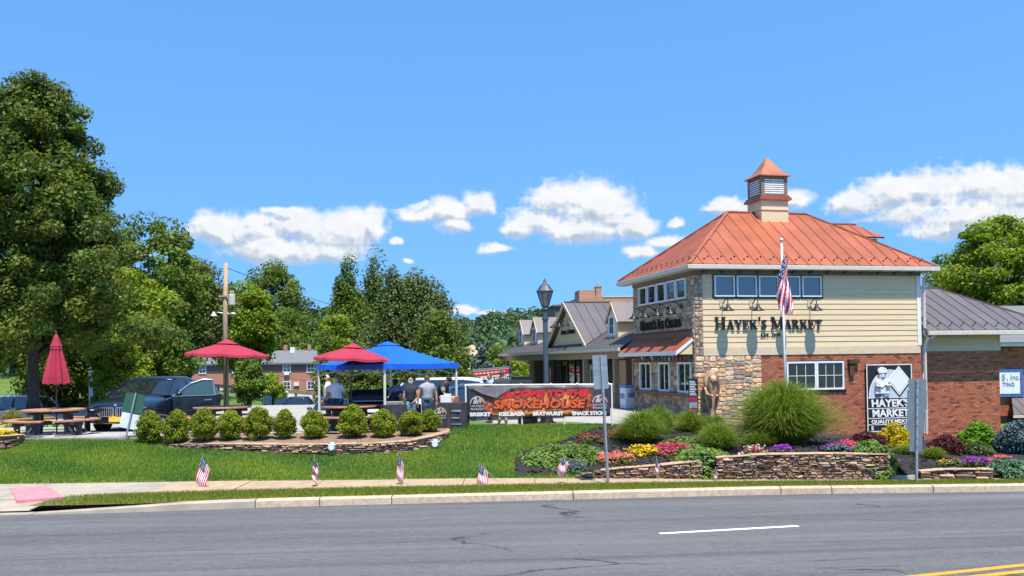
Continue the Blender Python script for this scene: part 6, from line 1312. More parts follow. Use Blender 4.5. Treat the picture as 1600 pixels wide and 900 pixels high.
# the open door, hinged at the front of the left side
hx, hy_ = .95, .99; oa = R(62); dd = Vector((-math.cos(oa), math.sin(oa), 0)); D0 = Vector((hx, hy_, 0)); dp = lambda a, z, n=0: D0 + dd*a + Vector((dd.y, -dd.x, 0))*n + Vector((0, 0, z))
t = MB(); t.prism([(0, .42), (.05, .36), (1.08, .36), (1.16, .5), (1.20, 1.08), (0.0, 1.06)], lambda a, z: dp(a, z, -.05), lambda a, z: dp(a, z, .07)); od = t.build('open_door', M['navycar'], suv, bevel=.02)
t = MB(); t.tube([dp(0, 1.07), dp(.52, 1.50), dp(.85, 1.62), dp(1.14, 1.61), dp(1.19, 1.08)], .03, 6); t.build('door_window_frame', M['silverblue'], od)
t = MB(); t.prism([(.04, 1.08), (.53, 1.48), (.85, 1.60), (1.12, 1.59), (1.17, 1.08)], lambda a, z: dp(a, z, -.006), lambda a, z: dp(a, z, .006)); t.build('door_glass', glassmat('blue_tint_glass', (.05, .12, .17), .05), od)
t = MB(); t.bar(dp(.0, 1.075, .075), dp(1.2, 1.09, .075), .03, .02); t.build('door_trim', M['chrome'], od); t = MB(); t.bar(dp(.88, .93, .085), dp(1.08, .94, .085), .04, .03); t.build('handle', M['chrome'], od)
t = MB(); t.ball(dp(.16, 1.16, .14), (.09, .11, .085), 10, 6); t.build('mirror', M['navycar'], od, smooth=True)
od2 = MB(); r2 = Vector((-.28, .99, 0)); d2 = Vector((-math.cos(R(48)), math.sin(R(48)), 0)); q2 = lambda a, z, n=0: r2 + d2*a + Vector((d2.y, -d2.x, 0))*n + Vector((0, 0, z))
od2.prism([(0, .4), (.9, .5), (1.0, 1.08), (0, 1.07)], lambda a, z: q2(a, z, -.05), lambda a, z: q2(a, z, .06)); ro = od2.build('rear_door', M['navycar'], suv, bevel=.02)
t = MB(); t.prism([(.02, 1.09), (.05, 1.60), (.6, 1.58), (.95, 1.10)], lambda a, z: q2(a, z, -.006), lambda a, z: q2(a, z, .006)); t.build('door_glass', bpy.data.materials['blue_tint_glass'], ro)
t = MB(); t.box(-.3, .9, .72, .96, .3, 1.08); t.build('door_opening', M['black'], suv); t = MB(); t.box(-.2, .3, .3, .8, .55, 1.3); t.build('seat', M['darkgrey'], suv)

SED = [(2.25, .40, .56, .62, .66), (2.2, .26, .66, .76, .8), (1.9, .2, .74, .86, .86), (1.0, .2, .82, .95, .89), (.2, .2, .86, .98, .9), (-1.0, .2, .88, 1.0, .9), (-1.8, .24, .90, 1.0, .86), (-2.2, .34, .86, .94, .76)]
SCB = [(1.1, .88, .92, .80, .74), (.35, .90, 1.36, .82, .60), (-.1, .90, 1.44, .82, .58), (-.8, .91, 1.43, .81, .57), (-1.3, .92, 1.3, .78, .55), (-1.75, .94, .98, .72, .54)]
HCB = [(1.15, .90, .94, .80, .74), (.4, .92, 1.42, .82, .62), (-.1, .92, 1.52, .82, .61), (-1.2, .93, 1.50, .81, .60), (-1.75, .94, 1.40, .78, .58), (-2.05, .95, 1.02, .74, .58)]
def lot(px, D): p = at(px, 566, D); return Vector((p.x, p.y, zg(p.x, D)))
def byroof(px, roof, D, h): p = at(px, roof, D); return Vector((p.x, D, p.z - h))
q = byroof(12, 618, 44, 1.53)
sv = car('estate_car', 'silver blue estate car parked side on behind the picnic table and maple trunk', 'car', q, R(178), 'silverblue', SED, HCB, (1.35, -1.3), .74, .32); lights(sv, -2.12, .6, .88, .2, .22, 'signalred', 'tail_light'); mirror(sv, .85, .95, 1.0, 'silverblue'); lights(sv, 2.13, .6, .66, .3, .14)
q = byroof(343, 620, 86, 1.75)
PK = [(2.7, .5, .78, .86, .7), (2.62, .38, .95, 1.02, .9), (1.6, .36, 1.05, 1.12, .96), (.9, .36, 1.1, 1.16, .97), (-.55, .36, 1.1, 1.12, .97), (-.6, .36, 1.12, 1.02, .97), (-2.6, .4, 1.12, 1.02, .96), (-2.72, .5, 1.08, 1.0, .9)]
PCB = [(1.2, 1.08, 1.12, .88, .8), (.6, 1.1, 1.66, .88, .68), (.2, 1.1, 1.74, .88, .68), (-.4, 1.1, 1.72, .88, .68), (-.58, 1.1, 1.14, .86, .68)]
pk = car('pickup_truck', 'pale grey pickup truck parked far beyond the left open umbrella', 'pickup', q, R(-36), 'greycar', PK, PCB, (1.7, -1.7), .86, .38); lights(pk, 2.6, .72, .84, .2, .2); mirror(pk, .95, 1.05, 1.2, 'greycar'); t = MB(); t.box(-2.55, -.7, -.82, .82, 1.06, 1.10); t.build('load_bed', M['black'], pk)
q = byroof(430, 612, 62, 1.88)
jp = car('jeep', 'green and white off-road car with white roof, behind the fifth bush', 'car', q, R(-74), 'greencar', [(1.9, .5, .85, .95, .7), (1.85, .45, 1.0, 1.06, .78), (.7, .4, 1.05, 1.1, .82), (-.6, .4, 1.08, 1.1, .84), (-1.8, .45, 1.08, 1.1, .82)], [(.72, 1.08, 1.12, .78, .74), (.6, 1.08, 1.78, .78, .72), (-.6, 1.08, 1.8, .8, .74), (-1.7, 1.08, 1.78, .8, .74), (-1.8, 1.08, 1.12, .8, .74)], (1.25, -1.2), .72, .4)
t = MB(); t.box(-1.8, .68, -.82, .82, 1.78, 1.88); t.build('hard_top', M['white'], jp, bevel=.03); lights(jp, 1.88, .5, .86, .2, .2); t = MB(); t.box(1.86, 1.93, -.32, .32, .7, .98); t.build('grille', M['darkgrey'], jp); t = MB(); t.box(1.9, 2.05, -.8, .8, .5, .64); t.build('bumper', M['galv'], jp)
q = byroof(466, 621, 56, 1.44)
dc = car('saloon_car', 'black saloon car facing us behind the bushes, right of the off-road car', 'car', q, R(-84), 'navycar', SED, SCB, (1.35, -1.3), .74, .32); lights(dc, 2.14, .58, .64, .34, .14); plate_(dc, 2.25, 0, .42, 'ivory'); mirror(dc, .85, .95, 1.0, 'navycar'); t = MB(); t.box(2.18, 2.245, -.4, .4, .5, .62); t.build('grille', M['chrome'], dc)
q = byroof(522, 621, 41, 1.44)
bc = car('blue_saloon_car', 'blue saloon car nose towards us behind the right picnic table', 'car', q, R(-86), 'bluecar', SED, SCB, (1.35, -1.3), .74, .32); mirror(bc, .85, .95, 1.0, 'bluecar'); lights(bc, 2.1, .58, .64, .3, .14)
# white van and dark blue hatchback beside the box truck
q = byroof(668, 591, 37, 1.82)
VN = [(2.4, .45, .7, .8, .74), (2.35, .3, .85, .98, .9), (1.7, .26, 1.0, 1.12, .95), (1.0, .26, 1.05, 1.2, .96), (-2.2, .28, 1.08, 1.2, .96), (-2.5, .4, 1.05, 1.16, .9)]
VC = [(1.45, 1.02, 1.08, .88, .82), (.8, 1.05, 1.66, .9, .74), (.3, 1.06, 1.80, .9, .74), (-1.6, 1.08, 1.80, .9, .74), (-2.3, 1.08, 1.7, .88, .72), (-2.45, 1.08, 1.2, .86, .72)]
vn = car('white_van', 'white people carrier parked behind the men in grey, beside the delivery truck', 'van', q, R(172), 'whitecar', VN, VC, (1.5, -1.5), .82, .34); lights(vn, 2.25, .66, .8, .3, .16); mirror(vn, 1.1, 1.05, 1.16, 'whitecar'); lights(vn, -2.46, .8, 1.0, .12, .3, 'signalred', 'tail_light')
q = byroof(778, 600, 32.5, 1.53)
hb_ = car('hatchback', 'dark blue hatchback parked behind the banner, left of the two men', 'car', q, R(14), 'bluecar', SED, HCB, (1.35, -1.3), .74, .32); lights(hb_, 2.12, .58, .66, .3, .14); mirror(hb_, .85, .95, 1.0, 'bluecar'); lights(hb_, -2.1, .6, .85, .2, .2, 'signalred', 'tail_light')
# white delivery truck with the market's name
TD = 57; a_, b_ = at(692, 582, TD), at(804, 572, TD); tl = Vector((a_.x, a_.y, 0)); trr = Vector((b_.x, b_.y, 0)); tv = trr - tl; tL = tv.length
tz = .1; trk = thing('delivery_truck', 'white box delivery truck with red stripe and market lettering behind the banner', 'truck', (tl.x, tl.y, tz), math.atan2(tv.y, tv.x)); th = a_.z - tz; trk.rotation_euler = (0, -math.atan2(b_.z - a_.z, tL), math.atan2(tv.y, tv.x))
t = MB(); t.box(0, tL, 0, 2.1, .55, th); t.build('cargo_box', M['white'], trk, bevel=.03)
t = MB(); t.prism([(.0, 0), (0, .001), (.001, .001)], lambda a, b: (0, 0, .8), lambda a, b: (0, 0, .8)) if 0 else None
t = MB(); t.box(.08, tL-.05, -.012, .0, th-.43, th-.12); rs_ = t.build('red_stripe', mat('truck_red', (.50, .03, .05), .5, var=.04), trk)
t = MB(); 
for k in range(16): x = .25 + k*(tL-.6)/16; t.box(x, x + (tL-.6)/16*.72, -.016, -.013, th-.31, th-.235)
tag(t.build('stripe_lettering', M['white'], rs_), kind='stuff')
tm = lambda a, b, d: (a, -d, b)
letters(trk, [('H', .57), ("AYEK", .51), ("'", .57), ('S', .51)], tm, tL*.46, tL*.98, th-1.06, .006, M['letter'], d0=.002)
letters(trk, [('MARKET', .4)], tm, tL*.52, tL*.92, th-1.6, .006, M['letter'], d0=.002)
for x in (0, tL): t = MB(); t.box(x-.03, x+.03, -.02, .02, .5, th + .01); t.build('corner_post', M['galv'], trk)
t = MB(); t.box(-.05, tL+.05, -.02, .02, th-.05, th+.02); t.build('roof_rail', M['galv'], trk)
t = MB(); t.prism([(-1.75, .5), (-.08, .5), (-.08, 1.95), (-.75, 1.95), (-1.2, 1.25), (-1.75, 1.1)], lambda x, z: (x, .1, z), lambda x, z: (x, 2.0, z)); cbm = t.build('cab', M['white'], trk, bevel=.05); t = MB(); t.prism([(-1.12, 1.25), (-.3, 1.25), (-.3, 1.82), (-.72, 1.82)], lambda x, z: (x, .085, z), lambda x, z: (x, .12, z)); t.build('cab_window', M['carglass'], cbm)
t = MB(); t.box(-.5, tL-.1, .4, 1.7, .38, .55); t.build('chassis', M['black'], trk)
for x in (-1.0, tL*.72): wheel(trk, x, .12 if x < 0 else .16, .4, .26, 'galv'); wheel(trk, x, 1.95, .4, .26, 'galv')
t = MB(); t.box(tL + .01, tL + .12, .05, 2.05, .45, .62); t.build('rear_bumper', M['black'], trk)
q = bw(1.0, 27, 0); bx_ = thing('dark_refuse_container', 'dark container standing between the truck and the porch post', 'container', (at(815, 566, 50).x, 50, .95)); t = MB(); t.box(-.55, .55, -.5, .5, 0, 1.3); t.build('body', M['darkgrey'], bx_, bevel=.03); t = MB(); t.box(-.58, .58, -.53, .53, 1.3, 1.38); t.build('lid', M['black'], bx_)
# ---------------------------------------------------------------- people: one skinned body each, clothes as shells over it
def mk(nm, c, **k): M[nm] = mat(nm, c, .8, var=.1, scale=10, **k)
for nm, c in dict(shirt_white=(.72, .73, .75), shirt_black=(.02, .02, .022), shirt_grey=(.30, .31, .33), shirt_blue=(.30, .42, .62), shirt_plaid=(.16, .22, .38), shirt_dark=(.035, .03, .045), jeans=(.028, .045, .09), jean_shorts=(.16, .24, .36), khaki=(.36, .29, .2), hair_white=(.55, .54, .52), hair_grey=(.22, .20, .19), hair_blond=(.48, .40, .28), hair_black=(.015, .013, .012), hair_brown=(.10, .06, .04), shoe=(.03, .03, .032), eye=(.02, .02, .02), lip=(.36, .13, .11)).items(): mk(nm, c)
DG = lambda: bpy.context.evaluated_depsgraph_get()
def person(label, loc, facing, h=1.75, lean=0.0, larm=((.0, .0, -1), (.15, .0, -1)), rarm=((.0, .0, -1), (.15, .0, -1)), lleg=0.0, rleg=0.0, head=0.0, nod=0.0, top='shirt_white', bottom='jeans', sleeve=.55, short=False, hair='hair_grey', hairstyle='short', cap=None, bulk=1.0, female=False, skin='skin', look=0.0, shoe='shoe', apron=None, belt=False):
    """facing: heading of the nose about z (0 = +x). Body frame: x forward, y left, z up, in units of the standing height."""
    h *= .915; o = thing('person', label, 'person', loc, facing, None, h); U3 = Vector
    ca, sa = math.cos(lean), math.sin(lean); hip = U3((0, 0, .53))
    def T(x, y, z): v = U3((x, y, z)) - hip; return hip + U3((v.x*ca + v.z*sa, v.y, -v.x*sa + v.z*ca))
    V = []; E = []; Rd = []; part = []
    def add(p, r, par, tag_): V.append(U3(p)); Rd.append(r if isinstance(r, tuple) else (r, r)); part.append(tag_); i = len(V) - 1; E.append((par, i)) if par is not None else None; return i
    k = bulk; sw = .100 if female else .118
    pel = add(hip, (.078*k, .088*k), None, 't'); wa = add(T(0, 0, .62), (.066*k, .080*k), pel, 't'); ch = add(T(.008, 0, .72), (.075*k, .095*k), wa, 't'); up = add(T(0, 0, .795), (.058, .075*k), ch, 't')
    nk = add(T(.004, 0, .845), (.034, .034), up, 'n')
    hd = U3((.018 + .02*head, 0, .0)); nb = V[nk]; d = U3((math.sin(lean*.55 + nod), 0, math.cos(lean*.55 + nod)))
    j1 = add(nb + d*.035 + U3((.006, 0, 0)), (.036, .036), nk, 'h'); j2 = add(nb + d*.075 + U3((.012, 0, 0)), (.050, .046), j1, 'h'); j3 = add(nb + d*.115 + U3((.008, 0, 0)), (.050, .045), j2, 'h'); add(nb + d*.140, (.030, .028), j3, 'h')
    hands = []
    for s, arm in ((1, larm), (-1, rarm)):
        sh = add(T(0, s*sw, .797), .042*k, up, 't'); a0, a1 = U3(arm[0]), U3(arm[1]); a0 = U3((a0.x, a0.y*s + .10*s, a0.z)).normalized(); a1 = U3((a1.x, a1.y*s, a1.z)).normalized()
        m1 = add(V[sh] + a0*.085, .033*k, sh, 's' if sleeve > .25 else 'a'); el = add(V[sh] + a0*.170, .026, m1, 's' if sleeve > .8 else 'a'); f1 = add(V[el] + a1*.07, .024, el, 's' if sleeve > .95 else 'a'); wr = add(V[el] + a1*.145, .015, f1, 'a'); pm = add(V[wr] + a1*.030, (.021, .012), wr, 'a')
        hands.append((V[wr].copy(), V[pm].copy(), a1, s))
    for s, lg in ((1, lleg), (-1, rleg)):
        hp = add(U3((0, s*.050, .49)), .058*k, pel, 'l'); sl, cl_ = math.sin(lg), math.cos(lg)
        th = add(V[hp] + U3((sl, 0, -cl_))*.10, .050*k, hp, 'l'); kn = add(V[hp] + U3((sl, 0, -cl_))*.215, .036, th, 'k'); q = lg - .06 if lg > 0 else lg - .12 if lg < -.02 else 0.0
        cf = add(V[kn] + U3((math.sin(q), 0, -math.cos(q)))*.09, .036, kn, 'c'); an = add(U3((V[kn].x + math.sin(q)*.235, s*.055, .045)), .022, cf, 'c'); he = add(V[an] + U3((.015, 0, -.022)), (.024, .02), an, 'f'); add(V[he] + U3((.075, s*.012, -.006)), (.022, .014), he, 'f')
    # fingers: four of different length, bent, and a thumb from the side of the palm
    ref = {}
    for w_, p_, a1, s in hands:
        side = a1.cross(U3((0, s, 0))); side = side.normalized() if side.length > .1 else U3((1, 0, 0)); inn = a1.cross(side).normalized(); pi_ = min(range(len(V)), key=lambda i: (V[i] - p_).length)
        for fi, (off, ln_) in enumerate(((.013, .040), (.0045, .045), (-.0045, .042), (-.013, .033))):
            b0 = p_ + side*off + a1*.012; i0 = add(b0, .0052, pi_, 'a'); i1 = add(b0 + a1*ln_*.5 + inn*.004, .0048, i0, 'a'); add(b0 + a1*ln_*.9 + inn*.016, .004, i1, 'a')
        b0 = p_ + side*.018 - a1*.012; i0 = add(b0, .0062, pi_, 'a'); add(b0 + side*.014 + a1*.022 + inn*.008, .005, i0, 'a')
    me = bpy.data.meshes.new('skeleton'); me.from_pydata(V, E, []); ob = obj('body', me); sk = ob.modifiers.new('Skin', 'SKIN'); sk.use_smooth_shade = True; sb = ob.modifiers.new('Sub', 'SUBSURF'); sb.levels = sb.render_levels = 1
    if not me.skin_vertices: bm = bmesh.new(); bm.from_mesh(me); bm.verts.layers.skin.verify(); bm.to_mesh(me); bm.free()
    for i, sv_ in enumerate(me.skin_vertices[0].data): sv_.radius = Rd[i]; sv_.use_root = (i == 0)
    bm_ = bpy.data.meshes.new_from_object(ob.evaluated_get(DG())); bpy.data.objects.remove(ob)
    bm_.materials.clear(); bm_.materials.append(M[skin]); bm_.materials.append(M[shoe]); bm_.materials.append(M[top]); bm_.materials.append(M[bottom])
    n = len(bm_.vertices); co = np.empty(n*3); bm_.vertices.foreach_get('co', co); co = co.reshape(-1, 3); no = np.empty(n*3); bm_.vertices.foreach_get('normal', no); no = no.reshape(-1, 3)
    SG = np.array([[*V[a], *V[b]] for a, b in E]); A0 = SG[:, :3]; AB = SG[:, 3:] - A0; L2_ = (AB**2).sum(1) + 1e-12
    tt_ = np.clip(((co[:, None] - A0[None]) * AB[None]).sum(2) / L2_, 0, 1); dist = np.linalg.norm(co[:, None] - (A0[None] + tt_[..., None]*AB[None]), axis=2)
    ra_ = np.array([(Rd[a][0]+Rd[a][1])/2 for a, b in E]); rb_ = np.array([(Rd[b][0]+Rd[b][1])/2 for a, b in E]); seg = (dist / (ra_[None]*(1-tt_) + rb_[None]*tt_)).argmin(1)
    lab = np.array([part[b] for a, b in E])[seg]
    tk = 't' + ('s' if sleeve > .25 else '')
    fv = [tuple(p.vertices) for p in bm_.polygons]
    foot = lab == 'f'
    for p, f in zip(bm_.polygons, fv): p.use_smooth = True; zc_ = sum(co[i][2] for i in f)/len(f); L3 = [lab[i] for i in f]; p.material_index = 1 if sum(foot[i] for i in f)*2 > len(f) else 3 if (sum(q in ('lk' if short else 'lkc') for q in L3)*2 >= len(f) and zc_ > (.30 if short else .06)) or (sum(q == 't' for q in L3)*2 >= len(f) and zc_ < .54 and lean < .6) else 2 if sum(q in tk for q in L3)*2 >= len(f) else 0
    b_ = obj('body', bm_, o)
    def shell(name, keys, mt, off, zmin=-9, zmax=9, extra=None):
        keep = [f for f in fv if sum(lab[i] in keys for i in f)*2 >= len(f) and all(zmin < co[i][2] < zmax for i in f)]
        if not keep: return None
        idx = sorted({i for f in keep for i in f}); mp = {v: j for j, v in enumerate(idx)}; t = MB(); wob = lambda i: off * (1 + .35*math.sin(co[i][2]*60 + co[i][1]*40))
        t.add([co[i] + no[i]*wob(i) for i in idx], [tuple(mp[i] for i in f) for f in keep]); return t.build(name, M[mt], o, smooth=True, solid=.006)
    tk = 't' + ('s' if sleeve > .25 else '')
    if not female or sleeve > .25: pass
    shell('shirt', set(tk), top, .011, zmin=(.50 if lean < .3 else -1)); 
    shell('shorts' if short else 'trousers', set('lk') if short else set('lkc'), bottom, .010, zmin=.06 if not short else .30)
    shell('waistband', set('t'), bottom, .009, zmax=.545) if lean < .3 else shell('waistband', set('t'), bottom, .008, zmax=.50)
    if belt: t = MB(); t.lathe([(.082*k, .548), (.094*k, .55), (.094*k, .568), (.082*k, .57)], 18); t.v = [(v[0]*.92, v[1]*1.06, v[2]) for v in t.v]; t.build('belt', M['shoe'], o)
    if apron: shell('apron', set('tl'), apron, .022, zmin=.32)
    # head details
    c = V[j2].lerp(V[j3], .5); fw = U3((math.cos(look), math.sin(look), 0)); fw = (fw - d*fw.dot(d)).normalized(); lf = d.cross(fw)
    P = lambda a, b, z: c + fw*a + lf*b + d*z
    t = MB(); t.ball(P(.050, 0, -.006), (.010, .009, .013), 8, 5); t.build('nose', M[skin], b_, smooth=True)
    for s in (-1, 1):
        t = MB(); t.ball(P(.042, s*.018, .008), .0055, 6, 4); t.build('eye', M['eye'], b_, smooth=True); t = MB(); t.ball(P(.0, s*.048, .0), (.010, .006, .016), 8, 5); t.build('ear', M[skin], b_, smooth=True)
    t = MB(); t.ball(P(.043, 0, -.030), (.006, .015, .004), 8, 4); t.build('mouth', M['lip'], b_, smooth=True)
    if hairstyle != 'bald' or True:
        t = MB(); n1, n2 = 16, 9; vs = []
        for i in range(n2 + 1):
            th = .5*math.pi*(1.18 if hairstyle != 'bald' else 1.25) * i / n2
            for j in range(n1):
                ph = 2*math.pi*j/n1; front_ = math.cos(ph); lim = th if front_ < .2 else min(th, 1.15 - .35*max(0, front_)); 
                if hairstyle == 'bald': lim = max(th, 1.0) if front_ < .35 else 1.25; 
                r_ = 1.0 + .03*math.sin(j*3.1 + i*2.3); vs.append(P((.0545*math.sin(lim)*math.cos(ph) - .004)*r_, .0525*math.sin(lim)*math.sin(ph)*r_, .012 + .056*math.cos(lim)*r_))
        t.add(vs, [(i*n1+j, (i+1)*n1+j, (i+1)*n1+(j+1) % n1, i*n1+(j+1) % n1) for i in range(n2) for j in range(n1)])
        if hairstyle == 'long': t.ball(P(-.045, 0, -.005), (.030, .042, .055), 10, 6, .08); t.ball(P(-.06, 0, .055), (.028, .03, .026), 8, 6, .1)
        ho2 = t.build('hair', M[hair], b_, smooth=True)
    if cap:
        t = MB(); t.ball(P(-.002, 0, .022), (.060, .058, .048), 14, 8); t.prism([(0, -.045), (.06, -.035), (.075, 0), (.06, .035), (0, .045)], lambda a, b: P(.045 + a, b, .018), lambda a, b: P(.045 + a, b, .024)); t.build('cap', M[cap], o, smooth=True)
    return o
def pp(px, D): p = ter(px, D); return p
UPV = -math.pi/2
dn = (.0, .06, -1)
person('white-haired man in a white polo facing left beside the right picnic table', pp(512.5, 29.0), R(192), 1.80, top='shirt_white', bottom='jeans', hair='hair_white', larm=((.1, 0, -1), (.6, -.2, -.8)), rarm=((.05, .0, -1), (.3, 0, -1)), bulk=1.12)
person('man in white polo and jeans seen from behind under the right umbrella', pp(526, 28.3), R(68), 1.80, top='shirt_white', bottom='jeans', hair='hair_grey', larm=((.1, .1, -1), (.5, -.3, -.8)), rarm=((.15, .3, -1), (.9, -.35, -.15)), bulk=1.2, look=R(-40), belt=True, rleg=.05)
person('person in black bending far over the foil trays table', pp(606.5, 28.3), R(-4), 1.72, lean=1.12, top='shirt_black', bottom='shirt_black', hair='hair_black', larm=((.25, .0, -1), (.2, 0, -1)), rarm=((.35, 0, -1), (.25, 0, -1)), nod=.3, bulk=1.1)
person('man in dark cap and blue checked shirt leaning behind the trays table', pp(622, 28.6), R(-100), 1.68, lean=.32, top='shirt_plaid', bottom='shirt_black', hair='hair_black', cap='shirt_black', larm=((.5, 0, -1), (.7, -.2, -.7)), rarm=((.5, 0, -1), (.7, -.2, -.7)), nod=.4)
person('blonde woman in black sleeveless top and denim shorts, seen from behind', pp(641, 27.4), R(98), 1.66, top='shirt_black', bottom='jean_shorts', short=True, sleeve=.0, hair='hair_blond', hairstyle='long', female=True, larm=((.05, .1, -1), (.35, -.25, -.9)), rarm=((-.15, .25, -1), (-.3, -.75, -.65)), lleg=.08, bulk=.95)
person('man in grey sleeveless shirt and dark shorts standing with his back to us', pp(667, 27.3), R(112), 1.76, top='shirt_grey', bottom='jeans', sleeve=.0, hair='hair_brown', larm=((.08, .2, -1), (.12, .05, -1)), rarm=((.0, .22, -1), (.08, .05, -1)), bulk=1.12, short=True)
person('man with black cap and apron bending right over the vendor table', pp(684, 29.3), R(-18), 1.78, lean=.5, top='shirt_grey', bottom='shirt_black', hair='hair_black', cap='shirt_black', apron='shirt_black', larm=((.35, 0, -1), (.8, -.1, -.6)), rarm=((.35, 0, -1), (.7, -.1, -.7)), nod=.35)
person('bald man in light blue shirt facing left behind the banner', pp(766, 30.3), R(205), 1.76, top='shirt_blue', bottom='jeans', hair='hair_brown', hairstyle='bald', larm=((.15, 0, -1), (.7, -.2, -.6)), rarm=dn and ((.1, 0, -1), (.5, 0, -.9)), nod=.15)
person('broad man in dark polo and khaki trousers with his back to us behind the banner', pp(784, 29.2), R(100), 1.86, top='shirt_dark', bottom='khaki', hair='hair_brown', larm=((.25, .15, -1), (.9, -.1, -.3)), rarm=((.2, .2, -1), (.9, -.2, -.3)), bulk=1.25, lleg=.10, rleg=-.08)
# ---------------------------------------------------------------- dry-stone walls, steps, pavers
def dry_wall(label, path, seed, depth=.3, hm=(.035, .078), lm=(.11, .34), pal='slate', cap=True, group='dry stone planter walls'):
    """path: (X, Y, z base, z top) left to right as seen from the road; every stone is a part"""
    g = random.Random(seed); P = [Vector(p[:2]) for p in path]; s = [0]
    for a, b in zip(P[:-1], P[1:]): s.append(s[-1] + (b - a).length)
    zb = lambda q: float(np.interp(q, s, [p[2] for p in path])); zt = lambda q: float(np.interp(q, s, [p[3] for p in path]))
    X = lambda q: float(np.interp(q, s, [p.x for p in P])); Y = lambda q: float(np.interp(q, s, [p.y for p in P]))
    o = thing('stone_wall', label, 'wall', (P[0].x, P[0].y, 0), 0, group); ox, oy = P[0].x, P[0].y
    def mp(a, b, d):
        e = .05; tx, ty = X(min(a+e, s[-1])) - X(max(a-e, 0)), Y(min(a+e, s[-1])) - Y(max(a-e, 0)); L = math.hypot(tx, ty) or 1
        return (X(a) + ty/L*d - ox, Y(a) - tx/L*d - oy, b)
    k = MB(); N = max(4, int(s[-1]/.25)); qs = [s[-1]*i/N for i in range(N+1)]
    for a, b in zip(qs[:-1], qs[1:]):
        if zt(a) - zb(a) < .05: continue
        k.add([mp(a, zb(a)-.2, -.03), mp(b, zb(b)-.2, -.03), mp(b, zt(b)-.03, -.03), mp(a, zt(a)-.03, -.03), mp(a, zb(a)-.2, -depth), mp(b, zb(b)-.2, -depth), mp(b, zt(b)-.03, -depth), mp(a, zt(a)-.03, -depth)], [(0,1,2,3),(3,2,6,7),(5,4,7,6),(4,0,3,7),(1,5,6,2)])
    k.build('wall_core', M['mulch'], o)
    zlo = min(zb(q) for q in qs); zhi = max(zt(q) for q in qs); z = zlo - .02
    while z < zhi:
        h = g.uniform(*hm); a = g.uniform(-.2, 0)
        while a < s[-1]:
            w = g.uniform(*lm); a0, a1 = max(a, 0) + .004, min(a + w, s[-1]) - .004; a += w
            if a1 - a0 < .05: continue
            m_ = (a0 + a1)/2; top = zt(m_); bot = zb(m_) - .04
            if z > top - .035 or z + h < bot: continue
            z1 = min(z + h*g.uniform(.92, 1.1), top + .02); c = g.choice([(1.15, .98, .82), (.8, .72, .66), (1.35, 1.12, .88), (.6, .55, .52), (1.5, 1.25, 1.0), (1.05, .8, .6), (.9, .86, .86), (.45, .4, .38)]); f = g.uniform(.85, 1.2)
            mb = MB(); mb.cur = tuple(q*f for q in c); stone_geo(mb, mp, a0, a1, z + .004, z1 - .004, -.16, g.uniform(-.012, .05), g, jit=.1, pillow=.9); mb.build('stone', M['slate'], o)
        z += h
    if cap:
        a = 0
        while a < s[-1] - .1:
            w = g.uniform(.3, .7); a1 = min(a + w, s[-1]); t0, t1 = zt(a), zt(a1)
            if min(t0 - zb(a), t1 - zb(a1)) > .1:
                mb = MB(); f = g.uniform(.9, 1.25); mb.cur = (1.2*f, 1.02*f, .84*f); e0, e1 = g.uniform(.01, .05), g.uniform(-.34, -.26); th_ = g.uniform(.022, .04)
                q = [mp(a+.006, t0, e0), mp(a1-.006, t1, e0 + g.uniform(-.02, .02)), mp(a1-.006, t1, e1), mp(a+.006, t0, e1)]; mb.add(q + [(x, y, z_ + th_) for x, y, z_ in q], [(3,2,1,0),(4,5,6,7),(0,1,5,4),(1,2,6,5),(2,3,7,6),(3,0,4,7)]); mb.build('capstone', M['slate'], o, bevel=.012)
            a = a1
    return o
def wp(l): 
    out = []
    for px, pt, D in l: p = at(px, pt, D); out.append((p.x, p.y, min(zg(p.x, p.y - .45), p.z - .02), p.z))
    return out
def wpz(l):      # base at pavement level
    out = []
    for px, pt, D in l: p = at(px, pt, D); out.append((p.x, p.y, zr(p.x) + .14, p.z))
    return out
dry_wall('low end of the roadside stone wall below the coral and yellow flowers', wpz([(898, 743, 23.62), (915, 739, 23.58), (960, 733, 23.55), (1045, 727, 23.5), (1098, 721, 23.45)]), 11)
dry_wall('tallest roadside stone wall under the big ornamental grass', wpz([(1119, 717, 23.4), (1160, 713, 23.35), (1200, 711, 23.3), (1290, 710, 23.3), (1388, 711, 23.3), (1392, 712, 24.6)]), 12)
dry_wall('short recessed stretch of stone wall draped with juniper between two taller stretches', wpz([(1099, 722, 23.75), (1119, 720, 23.72)]), 13, cap=False)
dry_wall('lowest stone edging wall right of the stone steps', wpz([(1438, 738, 23.35), (1470, 735, 23.3), (1510, 734, 23.3), (1552, 735, 23.25)]), 14, hm=(.05, .1), lm=(.25, .6))
lw = [(248, 695, 25.95, 698), (300, 694.5, 25.6, 700), (340, 694.5, 25.35, 702), (420, 695.5, 25.05, 707), (500, 695.5, 24.95, 710), (580, 694, 24.95, 709.5), (640, 690, 25.25, 705), (680, 682, 25.95, 697), (700, 676, 26.9, 686), (702, 671, 27.8, 676)]
pth = []
for px, pt, D, pb_ in lw: p = at(px, pt, D); pth.append((p.x, p.y, at(px, pb_, D).z, p.z))
dry_wall('curved low stone planter wall in front of the row of round bushes', pth, 15, hm=(.04, .075), lm=(.14, .4))
pth2 = [(at(px, pt, D).x, D, at(px, pb_, D).z, at(px, pt, D).z) for px, pt, D, pb_ in ((-140, 686, 24.6, 722), (-40, 684, 25.0, 718), (10, 682, 25.2, 715), (30, 681, 25.5, 711), (37, 679, 26.6, 700))]
dry_wall('stone wall corner with yellow flowers at the left edge', pth2, 16, depth=.8, lm=(.3, .8), hm=(.05, .09))
